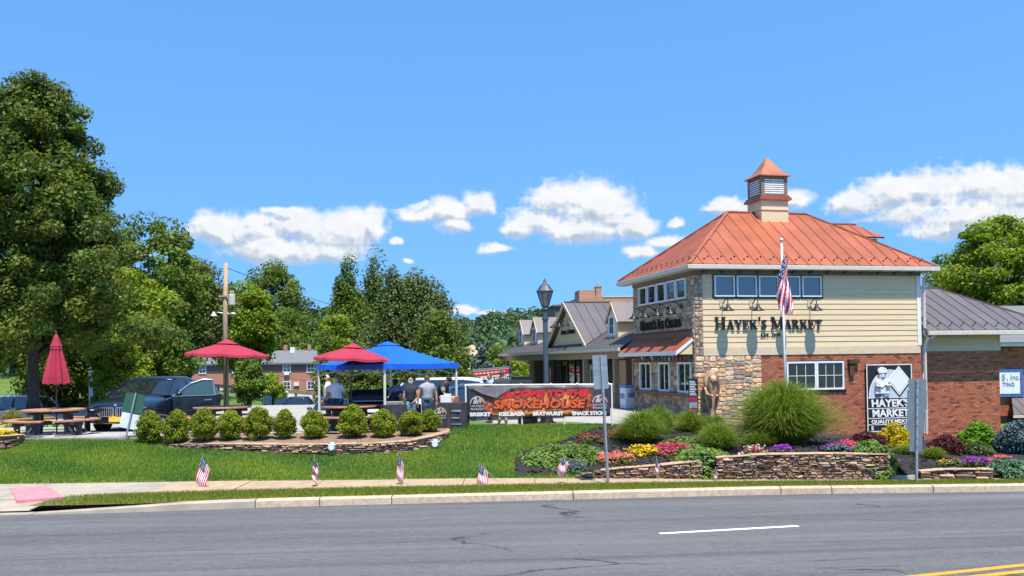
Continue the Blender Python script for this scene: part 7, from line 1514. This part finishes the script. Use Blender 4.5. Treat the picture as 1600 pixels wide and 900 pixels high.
# planter soil behind the curved wall, black mulch bed to the right
sb_ = MB(); rowf = [(x, y + .02, zt_ - .015) for x, y, zb_, zt_ in pth]; rowb = [(at(px, 566, D).x, D, terrZ + .012) for px, D in ((236, 27.6), (300, 27.7), (345, 27.7), (425, 27.7), (505, 27.6), (580, 27.6), (640, 27.7), (668, 27.9), (695, 28.0), (701, 28.4))]
k = len(rowf); V = []
for a, b in zip(rowf, rowb):
    for f in (0, .34, .67, 1): V.append(tuple(a[i] + (b[i]-a[i])*f for i in range(2)) + (a[2] + (b[2]-a[2])*f + (.03 if 0 < f < 1 else 0),))
tag(obj('planter_soil', np_mesh('planter_soil', V, [(i*4+j, (i+1)*4+j, (i+1)*4+j+1, i*4+j+1) for i in range(k-1) for j in range(3)], M['barkmulch'], smooth=True)), kind='structure')
def soil_z(X, Y):
    i = min(range(k), key=lambda q: abs(rowf[q][0] - X)); a, b = rowf[i], rowb[i]; f = max(0, min(1, (Y - a[1]) / max(.1, b[1]-a[1]))); return a[2] + (b[2]-a[2])*f
bed = [tuple(onlawn(px, D)[:2]) for px, D in [(806, 23.75), (800, 24.6), (812, 25.6), (850, 26.2), (890, 26.7), (930, 27.6), (962, 28.5), (1000, 29.5), (1085, 31.2), (1092, 31.95), (1190, 32.6), (1430, 34.2), (1560, 36), (1650, 36.5), (1660, 23.7), (1438, 23.55), (1392, 23.6), (1200, 23.5), (1000, 23.7), (900, 23.75)]]
def inside(x, y, poly):
    c = False
    for i in range(len(poly)):
        (x0, y0), (x1, y1) = poly[i], poly[i-1]
        if (y0 > y) != (y1 > y) and x < (x1-x0)*(y-y0)/(y1-y0) + x0: c = not c
    return c
gx, gy_ = np.arange(-.4, 22.5, .22), np.arange(23.3, 37, .22); GX, GY = np.meshgrid(gx, gy_, indexing='ij'); GZ = zgn(GX, GY) + .02; ny_ = len(gy_); F = []
for i in range(len(gx)-1):
    for j in range(ny_-1):
        if inside(gx[i]+.11, gy_[j]+.11, bed): F.append((i*ny_+j, (i+1)*ny_+j, (i+1)*ny_+j+1, i*ny_+j+1))
tag(obj('mulch_bed', np_mesh('mulch_bed', np.stack([GX, GY, GZ + nr.uniform(0, .025, GZ.shape)], 2).reshape(-1, 3), F, M['mulch'], smooth=False)), kind='structure')
so_ = thing('stone_steps', 'pale flagstone steps climbing from the sidewalk beside the tall stone wall', 'steps', (0, 0, 0))
for i, (x0, x1, D, py) in enumerate(((1390, 1432, 23.45, 743.5), (1392, 1424, 23.85, 735), (1396, 1418, 24.3, 727), (1396, 1410, 24.8, 719))):
    a, b = at(x0, py, D), at(x1, py, D); t = MB(); t.box(a.x, b.x, a.y, a.y + .55, a.z - .12, a.z); t.build('step_slab', M['paver'], so_, bevel=.015)
# terrace pavers along the near edge: one sheet of laid slabs
pv = tag(thing('terrace_paving', None, None), kind='structure'); shared = []
for q in range(6):
    w, d_ = .46, .30; t = MB(); e = rng.uniform(-.004, .004); t.box(-w/2+.008, w/2-.008, -d_/2+.008, d_/2-.008, -.02, .012 + e); shared.append(t.mesh('paver', M['paver']))
n_p = 0; 
for r_ in range(9):
    Y = 26.78 + r_*.302
    for c_ in range(60):
        X = -15.6 + c_*.462 + (.23 if r_ % 2 else 0)
        ok = X < at(232, 566, Y).x or (Y > 27.7 and X < at(235, 566, Y).x)
        if ok and n_p < 290 and inside(X, Y - .12, lip + [(5.2, 31.0), (-34, 46)]) and X > at(-20, 566, Y).x:
            o = obj('paver', shared[rng.randrange(6)], pv); o.location = (X, Y, terrZ + .004); o.rotation_euler = (0, 0, rng.choice((0, math.pi))); n_p += 1

# ---------------------------------------------------------------- shrubs and bedding
def cloud_thing(name, label, cat, loc, V, F, T, mt, group=None, part='foliage', stems=0, h=.5, spread=.2):
    o = thing(name, label, cat, loc, 0, group); obj(part, np_mesh(part, V, F, LM[mt], T), o)
    if stems:
        t = MB()
        for k in range(stems): a = 2*math.pi*k/stems + .3; t.tube([(0, 0, -.08), (.3*spread*math.cos(a), .3*spread*math.sin(a), h*.25), (spread*math.cos(a), spread*math.sin(a), h*.6)], [.03, .022, .008], 6)
        t.build('stem', M['bark'], o)
    return o
def ovoid(n, rx, ry, z0, z1, g, pw=1.0, low=.75):
    out = []
    for i in range(n):
        t = g.random() ** .9; a = g.uniform(0, 6.283); r_ = math.sin(math.pi*min(1, (t*low + (1-low)))) ** .7 * math.sqrt(g.uniform(.25, 1)); out.append((rx*r_*math.cos(a), ry*r_*math.sin(a), z0 + (z1-z0)*t))
    return np.array(out)
def shrub_mesh(kind, rx, h, n, per, size, cl, seed, z0=.12, low=.75, shell=.35, up=.4):
    g = random.Random(seed); C = ovoid(n, rx - cl*.5, rx - cl*.5, z0 + cl*.4, h - cl*.6, g, low=low); return leaves(C, [[cl, cl, cl*.9]]*n, per, size, (1, 1, 1), shell=shell, up=up, asp=2.2, var=.3)
bush_spots = [(232, 641, 25), (276, 641, 24), (318, 638, 26), (359, 641, 23), (403, 635, 25), (444, 640, 21), (489, 640, 23), (550, 632, 26), (597, 640, 22), (642, 640, 22), (668, 640, 20)]
bl_ = ['first rounded yew bush at the left end of the planter, beside the leaning sign', 'second rounded yew bush, next to the one by the leaning sign', 'third rounded yew bush, taller, before the silver car', 'fourth rounded yew bush, below the left umbrella pole', 'fifth rounded yew bush, taller with ragged top, below the off-road car',
       'sixth rounded yew bush, narrow, standing before the black saloon', 'seventh rounded yew bush, just left of the pale ground light', 'eighth and tallest yew bush, in front of the right picnic table', 'ninth yew bush, small, before the trays table', 'tenth yew bush, front one of the touching pair at the right end', 'eleventh yew bush, rear one of the touching pair at the right end']
for i, ((px, top, hw), lab) in enumerate(zip(bush_spots, bl_)):
    D = 26.05 + (.55 if i == 10 else 0) + (.0 if i < 8 else .15*(i-8)); p = at(px, 566, D); z = soil_z(p.x, D) - .02; h = (at(px, top, D).z - z)*1.0; rx = hw*.97*D/FPX
    kx_ = (1.0, .94, 1.05, .97, 1.06, .9, 1.0, .98, 1.04, .95, 1.0)[i]; V, F, T = shrub_mesh('shrub', rx*kx_, h, 70 + 3*(i % 4), 120, .028, .125 + .01*(i % 3), 100 + i, z0=.10, up=.5, low=(.86, .80, .9)[i % 3]); T = T*(.92, 1.05, .98, 1.1, .9)[i % 5]
    o = thing('yew_bush', lab, 'bush', (p.x, D, z), 0, 'rounded yew bushes along the planter'); obj('foliage', np_mesh('foliage', V, F, LM['shrub'], T), o)
    t = MB()
    for k in range(4): a = 1.6*k + i; t.tube([(0, 0, -.05), (.05*math.cos(a), .05*math.sin(a), .15), (.16*math.cos(a), .16*math.sin(a), h*.6)], [.028, .02, .008], 6)
    t.build('stem', M['bark'], o)
for px, py, D, lab in ((519, 702, 24.85, 'pale ground floodlight on the stone wall below the seventh bush'), (680, 697, 25.75, 'pale ground floodlight at the right bend of the stone wall')):
    p = at(px, py + 3, D); o = thing('ground_light', lab, 'garden light', p); t = MB(); t.lathe([(0, 0), (.10, 0), (.125, .05), (.12, .2), (.09, .25), (0, .26)], 12); t.build('body', M['galv'], o, smooth=True); t = MB(); t.lathe([(.125, 0), (.135, .01), (.125, .03)], 12, (0, 0, .17)); t.build('rim', M['white'], o); t = MB(); t.lathe([(0, 0), (.08, 0), (.08, -.012), (0, -.012)], 12, (0, -.115, .12), axis='y'); t.build('lens', M['ivory'], o)
def grass_clump(label, px, D, top, wpx, n, kind='blade', seed=1, base=None, wid=.012, name='ornamental_grass', arch=1.0, group='ornamental grasses in the flower bed'):
    p = at(px, 566, D); z = zg(p.x, D) if base is None else at(px, base, D).z; h = at(px, top, D).z - z; Rr = wpx/2*D/FPX; g = np.random.default_rng(seed); ns = 6
    a = g.uniform(0, 2*np.pi, n); sn = np.sqrt(g.random(n))*.99; ln = g.uniform(.74, 1.16, n); r0 = sn*Rr*.30; a0 = a
    tt = np.linspace(0, 1, ns + 1)[None]; A = (h*(.10 + .92*np.sqrt(1 - sn**2))*ln)[:, None]; S_ = sn[:, None]
    out = r0[:, None] + (Rr*.78*ln)[:, None]*S_*(tt**1.35); zz = A*((2.0 + .55*S_)*tt - (1.0 + .55*S_ + .28*S_)*tt**2); zz = np.maximum(zz, .02)
    sw_ = (g.normal(0, .10, n))[:, None]*tt**2; x = np.cos(a)[:, None]*out + sw_; y = np.sin(a)[:, None]*out + sw_[::-1]; wv = wid*(1.05 - tt**1.6)*g.uniform(.7, 1.3, (n, 1)); ph = g.uniform(0, np.pi, n); wx, wy = np.cos(ph)[:, None]*wv, np.sin(ph)[:, None]*wv
    L_ = np.stack([x - wx, y - wy, zz], 2); Rt = np.stack([x + wx, y + wy, zz], 2); V = np.stack([L_, Rt], 2).reshape(n, -1, 3); b = (np.arange(n)*2*(ns+1))[:, None] + (np.arange(ns)*2)[None]
    F = np.stack([b, b + 1, b + 3, b + 2], 2).reshape(-1, 4); c = g.uniform(.72, 1.3, (n, 1))*np.array([[1, 1, 1]]) * (1 + g.uniform(-.15, .2, (n, 1))*np.array([[1, .2, -.5]])); dry = g.random(n) < .07; c[dry] *= np.array([2.0, 1.35, 1.6])
    o = thing(name, label, 'ornamental grass', (p.x, D, z), 0, group); obj('blades', np_mesh('blades', V.reshape(-1, 3), F, LM[kind], np.repeat(c, ns, 0)), o); return o
grass_clump('huge mounded ornamental grass in front of the brick wall and flagpole', 1222, 26.6, 600, 212, 6500, seed=1, wid=.011)
grass_clump('broad ornamental grass nearest the banner, leaning left', 1000, 26.0, 642, 108, 2600, seed=2, wid=.009)
grass_clump('taller ornamental grass behind the broad one near the banner', 1026, 27.6, 636, 88, 2000, seed=3, wid=.009)
grass_clump('round ornamental grass before the serving windows', 1076, 28.4, 642, 72, 1500, seed=4, wid=.009)
grass_clump('ornamental grass below the carved figure', 1115, 28.4, 648, 62, 1400, seed=5, wid=.009)
grass_clump('front ornamental grass spilling toward the stone wall centre', 1120, 25.2, 662, 94, 2200, seed=6, wid=.008)
grass_clump('small ornamental grass tucked left of the huge clump', 1180, 25.6, 674, 62, 1400, seed=7, wid=.008)
grass_clump('green ornamental grass beside the stone steps', 1412, 26.2, 696, 50, 1300, seed=8, wid=.008)
grass_clump('ornamental grass right of the tall road sign', 1456, 25.6, 699, 46, 1300, seed=9, wid=.008)
grass_clump('grey-green grass clump behind the left picnic table', 18, 33, 640, 60, 1000, 'dry', seed=10, wid=.010, base=668)
grass_clump('second pale grass clump between picnic table and estate car', 62, 33.5, 646, 50, 900, 'dry', seed=11, wid=.010, base=668)
def mound(name, label, cat, px, D, top, wpx, kind, n=60, per=70, size=.04, cl=.14, seed=1, dep=.8, low=.6, base=None, group=None):
    p = at(px, 566, D); z = zg(p.x, D) if base is None else at(px, base, D).z; h = max(.15, at(px, top, D).z - z); rx = wpx/2*D/FPX; g = random.Random(seed); C = ovoid(n, rx - cl*.6, rx*dep - cl*.5, cl*.3, h - cl*.5, g, low=low)
    V, F, T = leaves(C, [[cl, cl, cl*.8]]*n, per, size, (1, 1, 1), shell=.35, asp=1.8, var=.28, up=.5); return cloud_thing(name, label, cat, (p.x, D, z), V, F, T, kind, group, stems=5, h=h, spread=rx*.5)
mound('barberry_shrub', 'maroon barberry shrub left of the golden shrub, under the market sign', 'shrub', 1350, 27.5, 675, 72, 'maroon', seed=1, n=90)
mound('golden_shrub', 'golden yellow shrub hiding the bottom of the market sign', 'shrub', 1394, 28.0, 661, 68, 'gold', seed=2, n=90)
mound('barberry_shrub', 'maroon barberry shrub right of the tall road sign', 'shrub', 1476, 26.6, 680, 66, 'maroon', seed=3, n=90)
mound('lime_shrub', 'bright green leafy shrub against the brick wing', 'shrub', 1525, 27.8, 660, 70, 'lime', seed=4, size=.06, cl=.2, n=80)
mound('green_shrub', 'dull green undershrub below the bright green one', 'shrub', 1522, 26.6, 690, 54, 'olive', seed=5, n=60)
mound('dwarf_spruce', 'dwarf blue spruce with layered boughs at right edge', 'shrub', 1590, 27.2, 656, 76, 'blue', seed=6, n=80, per=90, size=.045, cl=.22, low=.7)
def carpet(name, label, cat, px, D, wpx, dep, h, kind, flowers=None, fl=0, seed=1, n=70, per=60, size=.035, group=None, fsize=.035, zoff=0, fmat=None, drop=None):
    p = at(px, 566, D); g = random.Random(seed); rx = wpx/2*D/FPX; C = []; z0 = zg(p.x, D)
    for i in range(n):
        a = g.uniform(0, 6.283); r_ = math.sqrt(g.random()); x, y = rx*r_*math.cos(a), dep*r_*math.sin(a); zz = zg(p.x + x, D + y) - z0
        if drop is not None and D + y < drop: zz -= (drop - D - y) * 1.1
        C.append((x, y, zz + h*(1 - r_**2.5)*g.uniform(.4, 1) + .02 + zoff))
    o = thing(name, label, cat, (p.x, D, z0), 0, group); V, F, T = leaves(C, [[.13, .13, .05 + h*.12]]*n, per, size, (1, 1, 1), shell=.2, up=.9, asp=2.0, var=.25); obj('foliage', np_mesh('foliage', V, F, LM[kind], T), o)
    if flowers:
        C2 = np.array(C)[nr.integers(0, n, fl)] + nr.normal(0, .05, (fl, 3))*np.array([1.4, 1.2, .25]) + np.array([0, 0, .05 + h*.12]); V, F, T = leaves(C2, [[.03, .03, .02]]*fl, 5, fsize, (1, 1, 1), shell=.1, up=1.0, asp=1.1, var=.12, out=.2)
        pal = np.array(flowers)[nr.integers(0, len(flowers), fl)]; T = np.repeat(pal, 5, 0)*nr.uniform(.8, 1.2, (fl*5, 1)); obj('blossoms', np_mesh('blossoms', V, F, LM['petal'], T), o)
    return o
LM['petal'] = leafmat('petal', (1, 1, 1), .25)
FG = 'bedding flowers along the stone walls'
carpet('juniper', 'wide light green spreading juniper at the left end of the flower bed', 'juniper', 878, 25.0, 128, .95, .32, 'juniper', seed=1, n=190, per=70, size=.045)
carpet('juniper', 'juniper trailing over the wall gap below the front ornamental grass', 'juniper', 1098, 24.1, 96, .75, .22, 'juniper', seed=2, n=150, per=60, size=.045, drop=23.7)
carpet('juniper', 'juniper tumbling over the right end of the tall stone wall', 'juniper', 1360, 23.9, 56, .7, .30, 'juniper', seed=3, n=120, per=60, size=.045, drop=23.5)
carpet('juniper', 'little juniper patch on the wall top under the huge grass', 'juniper', 1250, 23.75, 44, .3, .12, 'juniper', seed=4, n=50, per=50, size=.04)
carpet('juniper', 'blue-green creeping juniper at the right end by the low wall', 'juniper', 1578, 23.8, 66, .55, .30, 'bluejun', seed=5, n=120, per=70, size=.045)
carpet('juniper', 'juniper carpet between pink flowers and front ornamental grass', 'juniper', 1075, 25.4, 90, .8, .2, 'juniper', seed=6, n=130, per=60, size=.045)
pink, coral, yel, hot, pur, wht, rd = (.72, .09, .25), (.80, .20, .20), (.85, .55, .01), (.80, .05, .22), (.30, .05, .50), (.80, .74, .76), (.62, .04, .02)
carpet('flower_patch', 'red celosia flowers in black mulch left of the broad grass', 'flowers', 972, 26.6, 36, .3, .25, 'mid', [rd, (.7, .15, .02), rd], 170, 1, 34, 40, group=FG)
carpet('flower_patch', 'dark red and green foliage plants at the back edge of the mulch', 'flowers', 921, 26.3, 34, .3, .2, 'olive', [rd, (.25, .03, .04)], 90, 2, 34, 40, group=FG)
carpet('flower_patch', 'coral petunias between road sign and yellow flowers', 'flowers', 962, 24.35, 50, .36, .16, 'mid', [coral, (.85, .35, .33), coral], 300, 3, 44, 40, group=FG)
carpet('flower_patch', 'small pale coral flowers left of the silver sign post', 'flowers', 938, 24.7, 22, .2, .12, 'mid', [coral, (.85, .4, .36)], 90, 13, 20, 40, group=FG)
carpet('flower_patch', 'bright yellow marigolds in the mulch', 'flowers', 1003, 24.9, 46, .34, .17, 'mid', [yel, (.9, .62, .02)], 340, 4, 44, 40, group=FG)
carpet('flower_patch', 'hot pink petunias right of the yellow marigolds', 'flowers', 1046, 24.9, 58, .36, .2, 'mid', [hot, pink, hot], 400, 5, 50, 40, group=FG)
carpet('flower_patch', 'mixed white and crimson flowers before the small grass', 'flowers', 1175, 24.2, 36, .25, .22, 'mid', [wht, wht, pink, (.45, .02, .1)], 190, 6, 34, 40, group=FG)
carpet('flower_patch', 'vivid purple flowers left under the huge grass', 'flowers', 1220, 24.2, 34, .25, .2, 'mid', [pur, (.38, .06, .55)], 240, 7, 30, 40, group=FG)
carpet('flower_patch', 'lavender purple flowers right under the huge grass', 'flowers', 1306, 24.2, 40, .25, .15, 'bluejun', [(.32, .12, .5), pur], 170, 8, 36, 40, group=FG)
carpet('flower_patch', 'bright pink petunias behind the lavender flowers', 'flowers', 1322, 25.0, 46, .3, .2, 'mid', [hot, (.85, .15, .28)], 300, 9, 40, 40, group=FG)
carpet('flower_patch', 'purple petunias at the foot of the green shrub', 'flowers', 1523, 24.5, 42, .28, .18, 'mid', [pur, (.38, .06, .55)], 260, 10, 36, 40, group=FG)
carpet('flower_patch', 'coral pink flowers beside the blue-green juniper', 'flowers', 1562, 24.7, 46, .28, .18, 'mid', [coral, hot], 260, 11, 36, 40, group=FG)
carpet('flower_patch', 'low mixed green plants and buds behind the low wall', 'flowers', 1484, 24.6, 44, .3, .14, 'olive', [rd, yel], 30, 12, 40, 40, group=FG)
carpet('flower_patch', 'violet catmint at the road edge of the spreading juniper', 'flowers', 892, 23.95, 34, .22, .22, 'bluejun', [(.26, .17, .38), (.2, .14, .3)], 120, 14, 34, 40, group=FG)
for lab, px, D, w, bse in (('yellow flowers on the stone wall corner at the left edge', 4, 25.9, 40, None), ('strip of yellow flowers across the paving behind the picnic table', 60, 31.5, 110, None)):
    p = at(px, 566, D); z_ = terrZ + (.06 if D < 27 else .0); o = carpet('flower_patch', lab, 'flowers', px, D, w, .25, .14, 'lime', [yel, (.9, .62, .02)], 260, 15 + int(D), 50, 30, group=FG); o.location.z = z_

# ---------------------------------------------------------------- mown grass: single blades rooted on lawn and verge
def blades(name, XY, Z, h, w, mt, T):
    n = len(XY); a = nr.uniform(0, 2*np.pi, n); ln = nr.normal(0, .45, (n, 2))*h[:, None]; dx, dy = np.cos(a)*w, np.sin(a)*w
    V = np.stack([np.stack([XY[:, 0]-dx, XY[:, 1]-dy, Z - .01], 1), np.stack([XY[:, 0]+dx, XY[:, 1]+dy, Z - .01], 1), np.stack([XY[:, 0]+ln[:, 0], XY[:, 1]+ln[:, 1], Z + h], 1)], 1).reshape(-1, 3)
    tag(obj(name, np_mesh(name, V, np.arange(3*n).reshape(n, 3), mt, T)), kind='stuff')
N = 230000; X = nr.uniform(-15.5, 3.8, N); yb = np.interp(X, *SWB); Y = yb + .05 + nr.random(N)*5.2
pthx = np.array([p[0] for p in pth]); pthy = np.array([p[1] for p in pth]); lipx = np.array([p[0] for p in lip]); lipy = np.array([p[1] for p in lip])
lim = np.minimum(np.interp(X, lipx, lipy), np.where((X > pthx[0]) & (X < pthx[-3]), np.interp(X, pthx, pthy), 99)); cw = (X < pth2[-1][0]); lim = np.where(cw, np.minimum(lim, np.interp(X, [p[0] for p in pth2], [p[1] for p in pth2])), lim)
keep = (Y < lim - .02) & ~np.array([inside(x, y, bed) for x, y in zip(X, Y)]); X, Y = X[keep], Y[keep]; Z = np.concatenate([zgn(X[i:i+20000], Y[i:i+20000]) for i in range(0, len(X), 20000)])
fb_ = np.sin(X*.9 + 2*np.sin(Y*.7)) * np.sin(Y*1.9 + X*.35) * 1.4; pt_ = .5*np.sin(X*1.7 + np.sin(Y*2.1)) + .5*np.sin(Y*3.1 + X*.6 + 1); dryb = nr.random(len(X)) < .05 + .10*np.clip(fb_, 0, 1); k_ = (1 + .20*pt_ + nr.uniform(-.28, .28, len(X)))[:, None]; T = k_*np.array([1, 1, 1])*np.stack([1 + .22*pt_, np.ones(len(X)), 1 - .2*pt_], 1)
T[dryb] = T[dryb]*np.array([1.9, 1.15, 1.5])
blades('grass', np.stack([X, Y], 1), Z, nr.uniform(.035, .085, len(X)), nr.uniform(.006, .012, len(X)), LM['lawn'], T)
N = 90000; X = nr.uniform(g2(95, 780)[0] + .35, 15.5, N); y0 = np.interp(X, *KERB) + .2; y1 = np.minimum(np.interp(X, *SWF), np.interp(X, *SWB) - .25) + .06; f = nr.random(N); Y = y0 + (y1-y0)*f; zz = -.014*X + .155
near = np.clip((X - X.min())/1.2, 0, 1); ok = nr.random(N) < near; X, Y, zz, f = X[ok], Y[ok], zz[ok], f[ok]; n = len(X)
k_ = nr.uniform(.7, 1.25, (n, 1))*np.array([[1.1, .95, .9]]); dr = (nr.random(n) < .18 + .35*(f < .18)); k_[dr] = k_[dr]*np.array([2.2, 1.25, 1.6])
blades('verge_grass', np.stack([X, Y], 1), zz, nr.uniform(.03, .08, n), nr.uniform(.006, .011, n), LM['lawn'], k_)
# fallen bark chips round the mulch bed
N = 9000; P_ = np.stack([nr.uniform(-.4, 12, N), nr.uniform(23.5, 30, N)], 1); ok = np.array([inside(x, y, bed) for x, y in P_]); P_ = P_[ok]; Zc = zgn(P_[:, 0], P_[:, 1]) + .035
V, F, T = leaves(np.column_stack([P_, Zc]), [[.01]*3]*len(P_), 1, .06, (1, 1, 1), up=1.2, asp=2.2); c_ = mat('mulch_chip', (.024, .019, .017), .95, var=.4, tint=True); tag(obj('bark_chips', np_mesh('bark_chips', V, F, c_, T)), kind='stuff')
# ---------------------------------------------------------------- fair-weather cumulus far beyond the hills, on the sky dome
def vnoise(x, y, seed):
    g = np.random.default_rng(seed).random((256, 256)); xi, yi = np.floor(x).astype(int), np.floor(y).astype(int); fx, fy = x - xi, y - yi; fx = fx*fx*(3-2*fx); fy = fy*fy*(3-2*fy)
    G = lambda a, b: g[a % 256, b % 256]; return (G(xi, yi)*(1-fx) + G(xi+1, yi)*fx)*(1-fy) + (G(xi, yi+1)*(1-fx) + G(xi+1, yi+1)*fx)*fy
def fbm(x, y, seed, oct_=6, ridg=False):
    s = np.zeros_like(x); a = .5; t = 0
    for o in range(oct_):
        v = vnoise(x, y, seed + o); v = 1 - np.abs(2*v - 1) if ridg else v; s += a*v; t += a; x, y, a = x*2.03 + 17.1, y*2.03 + 5.3, a*.52
    return s / t
BLOBS = [(335,362,40,26),(395,358,52,30),(465,352,62,28),(535,362,58,34),(578,355,26,28),(430,390,90,26),(510,392,66,24),(442,327,36,8),(395,343,26,12),
         (650,336,36,14),(700,330,44,20),(745,318,32,22),(712,352,32,14),(655,320,14,7),
         (875,312,55,32),(935,325,62,42),(990,352,32,26),(838,345,52,30),(905,362,80,22),(808,358,26,18),(780,388,24,8),(1000,394,34,14),(1040,376,38,13),(1056,347,15,9),
         (1135,322,32,14),(1240,310,32,18),(1185,330,45,20),(1335,322,46,24),(1395,304,56,32),(1455,296,60,34),(1530,286,58,32),(1592,300,60,40),(1480,338,130,30),(1570,345,80,34),(1660,320,70,40),(1740,335,70,30),
         (718,487,20,9),(765,492,34,4),(690,492,14,4),(616,377,9,6),(-60,330,90,40),(-200,360,80,26),(1880,340,60,24),(640,408,10,5),(1010,470,40,6),(200,470,80,8)]
px = np.arange(-340, 1980, 1.5); py = np.arange(236, 508, 1.5); PX, PY = np.meshgrid(px, py, indexing='ij')
def cfield(X, Y):
    wx = (fbm(X/46, Y/46, 3) - .5)*34; wy = (fbm(X/46 + 40, Y/46, 9) - .5)*24; x, y = X + wx, Y + wy; f = np.full(X.shape, -1.0)
    for cx, cy, rx, ry in BLOBS:
        q = 1 - np.sqrt(((x-cx)/rx)**2 + ((y-cy)/np.where(y > cy, ry*.8, ry))**2); f = np.maximum(f, q) + .12*np.maximum(0, np.minimum(f, q) + .2)
    return f + (fbm(X/20, Y/16, 21, 6, True) - .62)*.62 + (fbm(X/70, Y/50, 31) - .5)*.35 + .16
Fd = cfield(PX, PY); Fup = cfield(PX + 5, PY - 9); Fup2 = cfield(PX + 9, PY - 24)
fine = fbm(PX/9, PY/7, 71, 5) - .5; Fa = Fd + fine*.24*np.clip(1.2 - np.abs(Fd)*2, 0, 1); al = np.clip((Fa + .12)/.72, 0, 1); al = al*al*(3-2*al)
vert = np.zeros_like(Fd)
for cx, cy, rx, ry in BLOBS: wq = np.exp(-(((PX-cx)/(rx*1.2))**2 + ((PY-cy)/(ry*1.3))**2)*1.2); vert = np.where(wq > np.abs(vert), wq*np.clip((cy - PY)/ry + .15, -1, 1), vert)
lit = np.clip(.62 + 1.5*(Fd - Fup) + .5*(Fd - Fup2) + .34*vert + fine*.5, 0, 1); thick = np.clip(Fd*1.1, 0, 1); base = np.clip(1 - .52*thick*(1-lit) , .3, 1)
wh = np.array([1.0, 1.0, 1.0]); gr_ = np.array([.46, .56, .70]); sh_ = np.clip(lit*.85 + .12*(1-thick) + (fbm(PX/26, PY/20, 51) - .5)*.35, 0, 1)[..., None]; col_ = wh*sh_ + gr_*(1-sh_)
RC = 9000.0; kx, ky = len(px), len(py); dx_ = np.array(_f)[None, None] + np.array(_r)[None, None]*((PX-800)/FPX)[..., None] - np.array(_u)[None, None]*((PY-450-SHPX)/FPX)[..., None]
dx_ /= np.linalg.norm(dx_, axis=2, keepdims=True); P3 = dx_*RC; i, j = np.meshgrid(np.arange(kx-1), np.arange(ky-1), indexing='ij'); a = (i*ky + j); mx = np.maximum(np.maximum(al[:-1, :-1], al[1:, :-1]), np.maximum(al[:-1, 1:], al[1:, 1:]))
a = a[mx > .004]; F = np.stack([a, a + ky, a + ky + 1, a + 1], 1); us = np.unique(F); rm = np.full(kx*ky, -1); rm[us] = np.arange(len(us)); F = rm[F]; V = P3.reshape(-1, 3)[us]
m = bpy.data.materials.new('cumulus_cloud'); m.use_nodes = True; n = m.node_tree.nodes; l = m.node_tree.links; n.remove(n['Principled BSDF'])
at_ = n.new('ShaderNodeAttribute'); at_.attribute_name = 'cloud'; em = n.new('ShaderNodeEmission'); em.inputs[1].default_value = .47; tp = n.new('ShaderNodeBsdfTransparent'); mx_ = n.new('ShaderNodeMixShader')
l.new(at_.outputs['Color'], em.inputs[0]); l.new(at_.outputs['Alpha'], mx_.inputs[0]); l.new(tp.outputs[0], mx_.inputs[1]); l.new(em.outputs[0], mx_.inputs[2]); l.new(mx_.outputs[0], n['Material Output'].inputs[0]); m.cycles.emission_sampling = 'NONE'
me = np_mesh('clouds', V, F, m, smooth=True); ca = me.color_attributes.new('cloud', 'FLOAT_COLOR', 'POINT'); ca.data.foreach_set('color', np.concatenate([col_.reshape(-1, 3)[us], al.reshape(-1)[us][:, None]*.97], 1).astype(np.float32).ravel())
for k in range(6):
    o = obj('clouds', me); o.location = CAM; o.rotation_euler = (0, 0, R(60*k)); tag(o, kind='stuff')
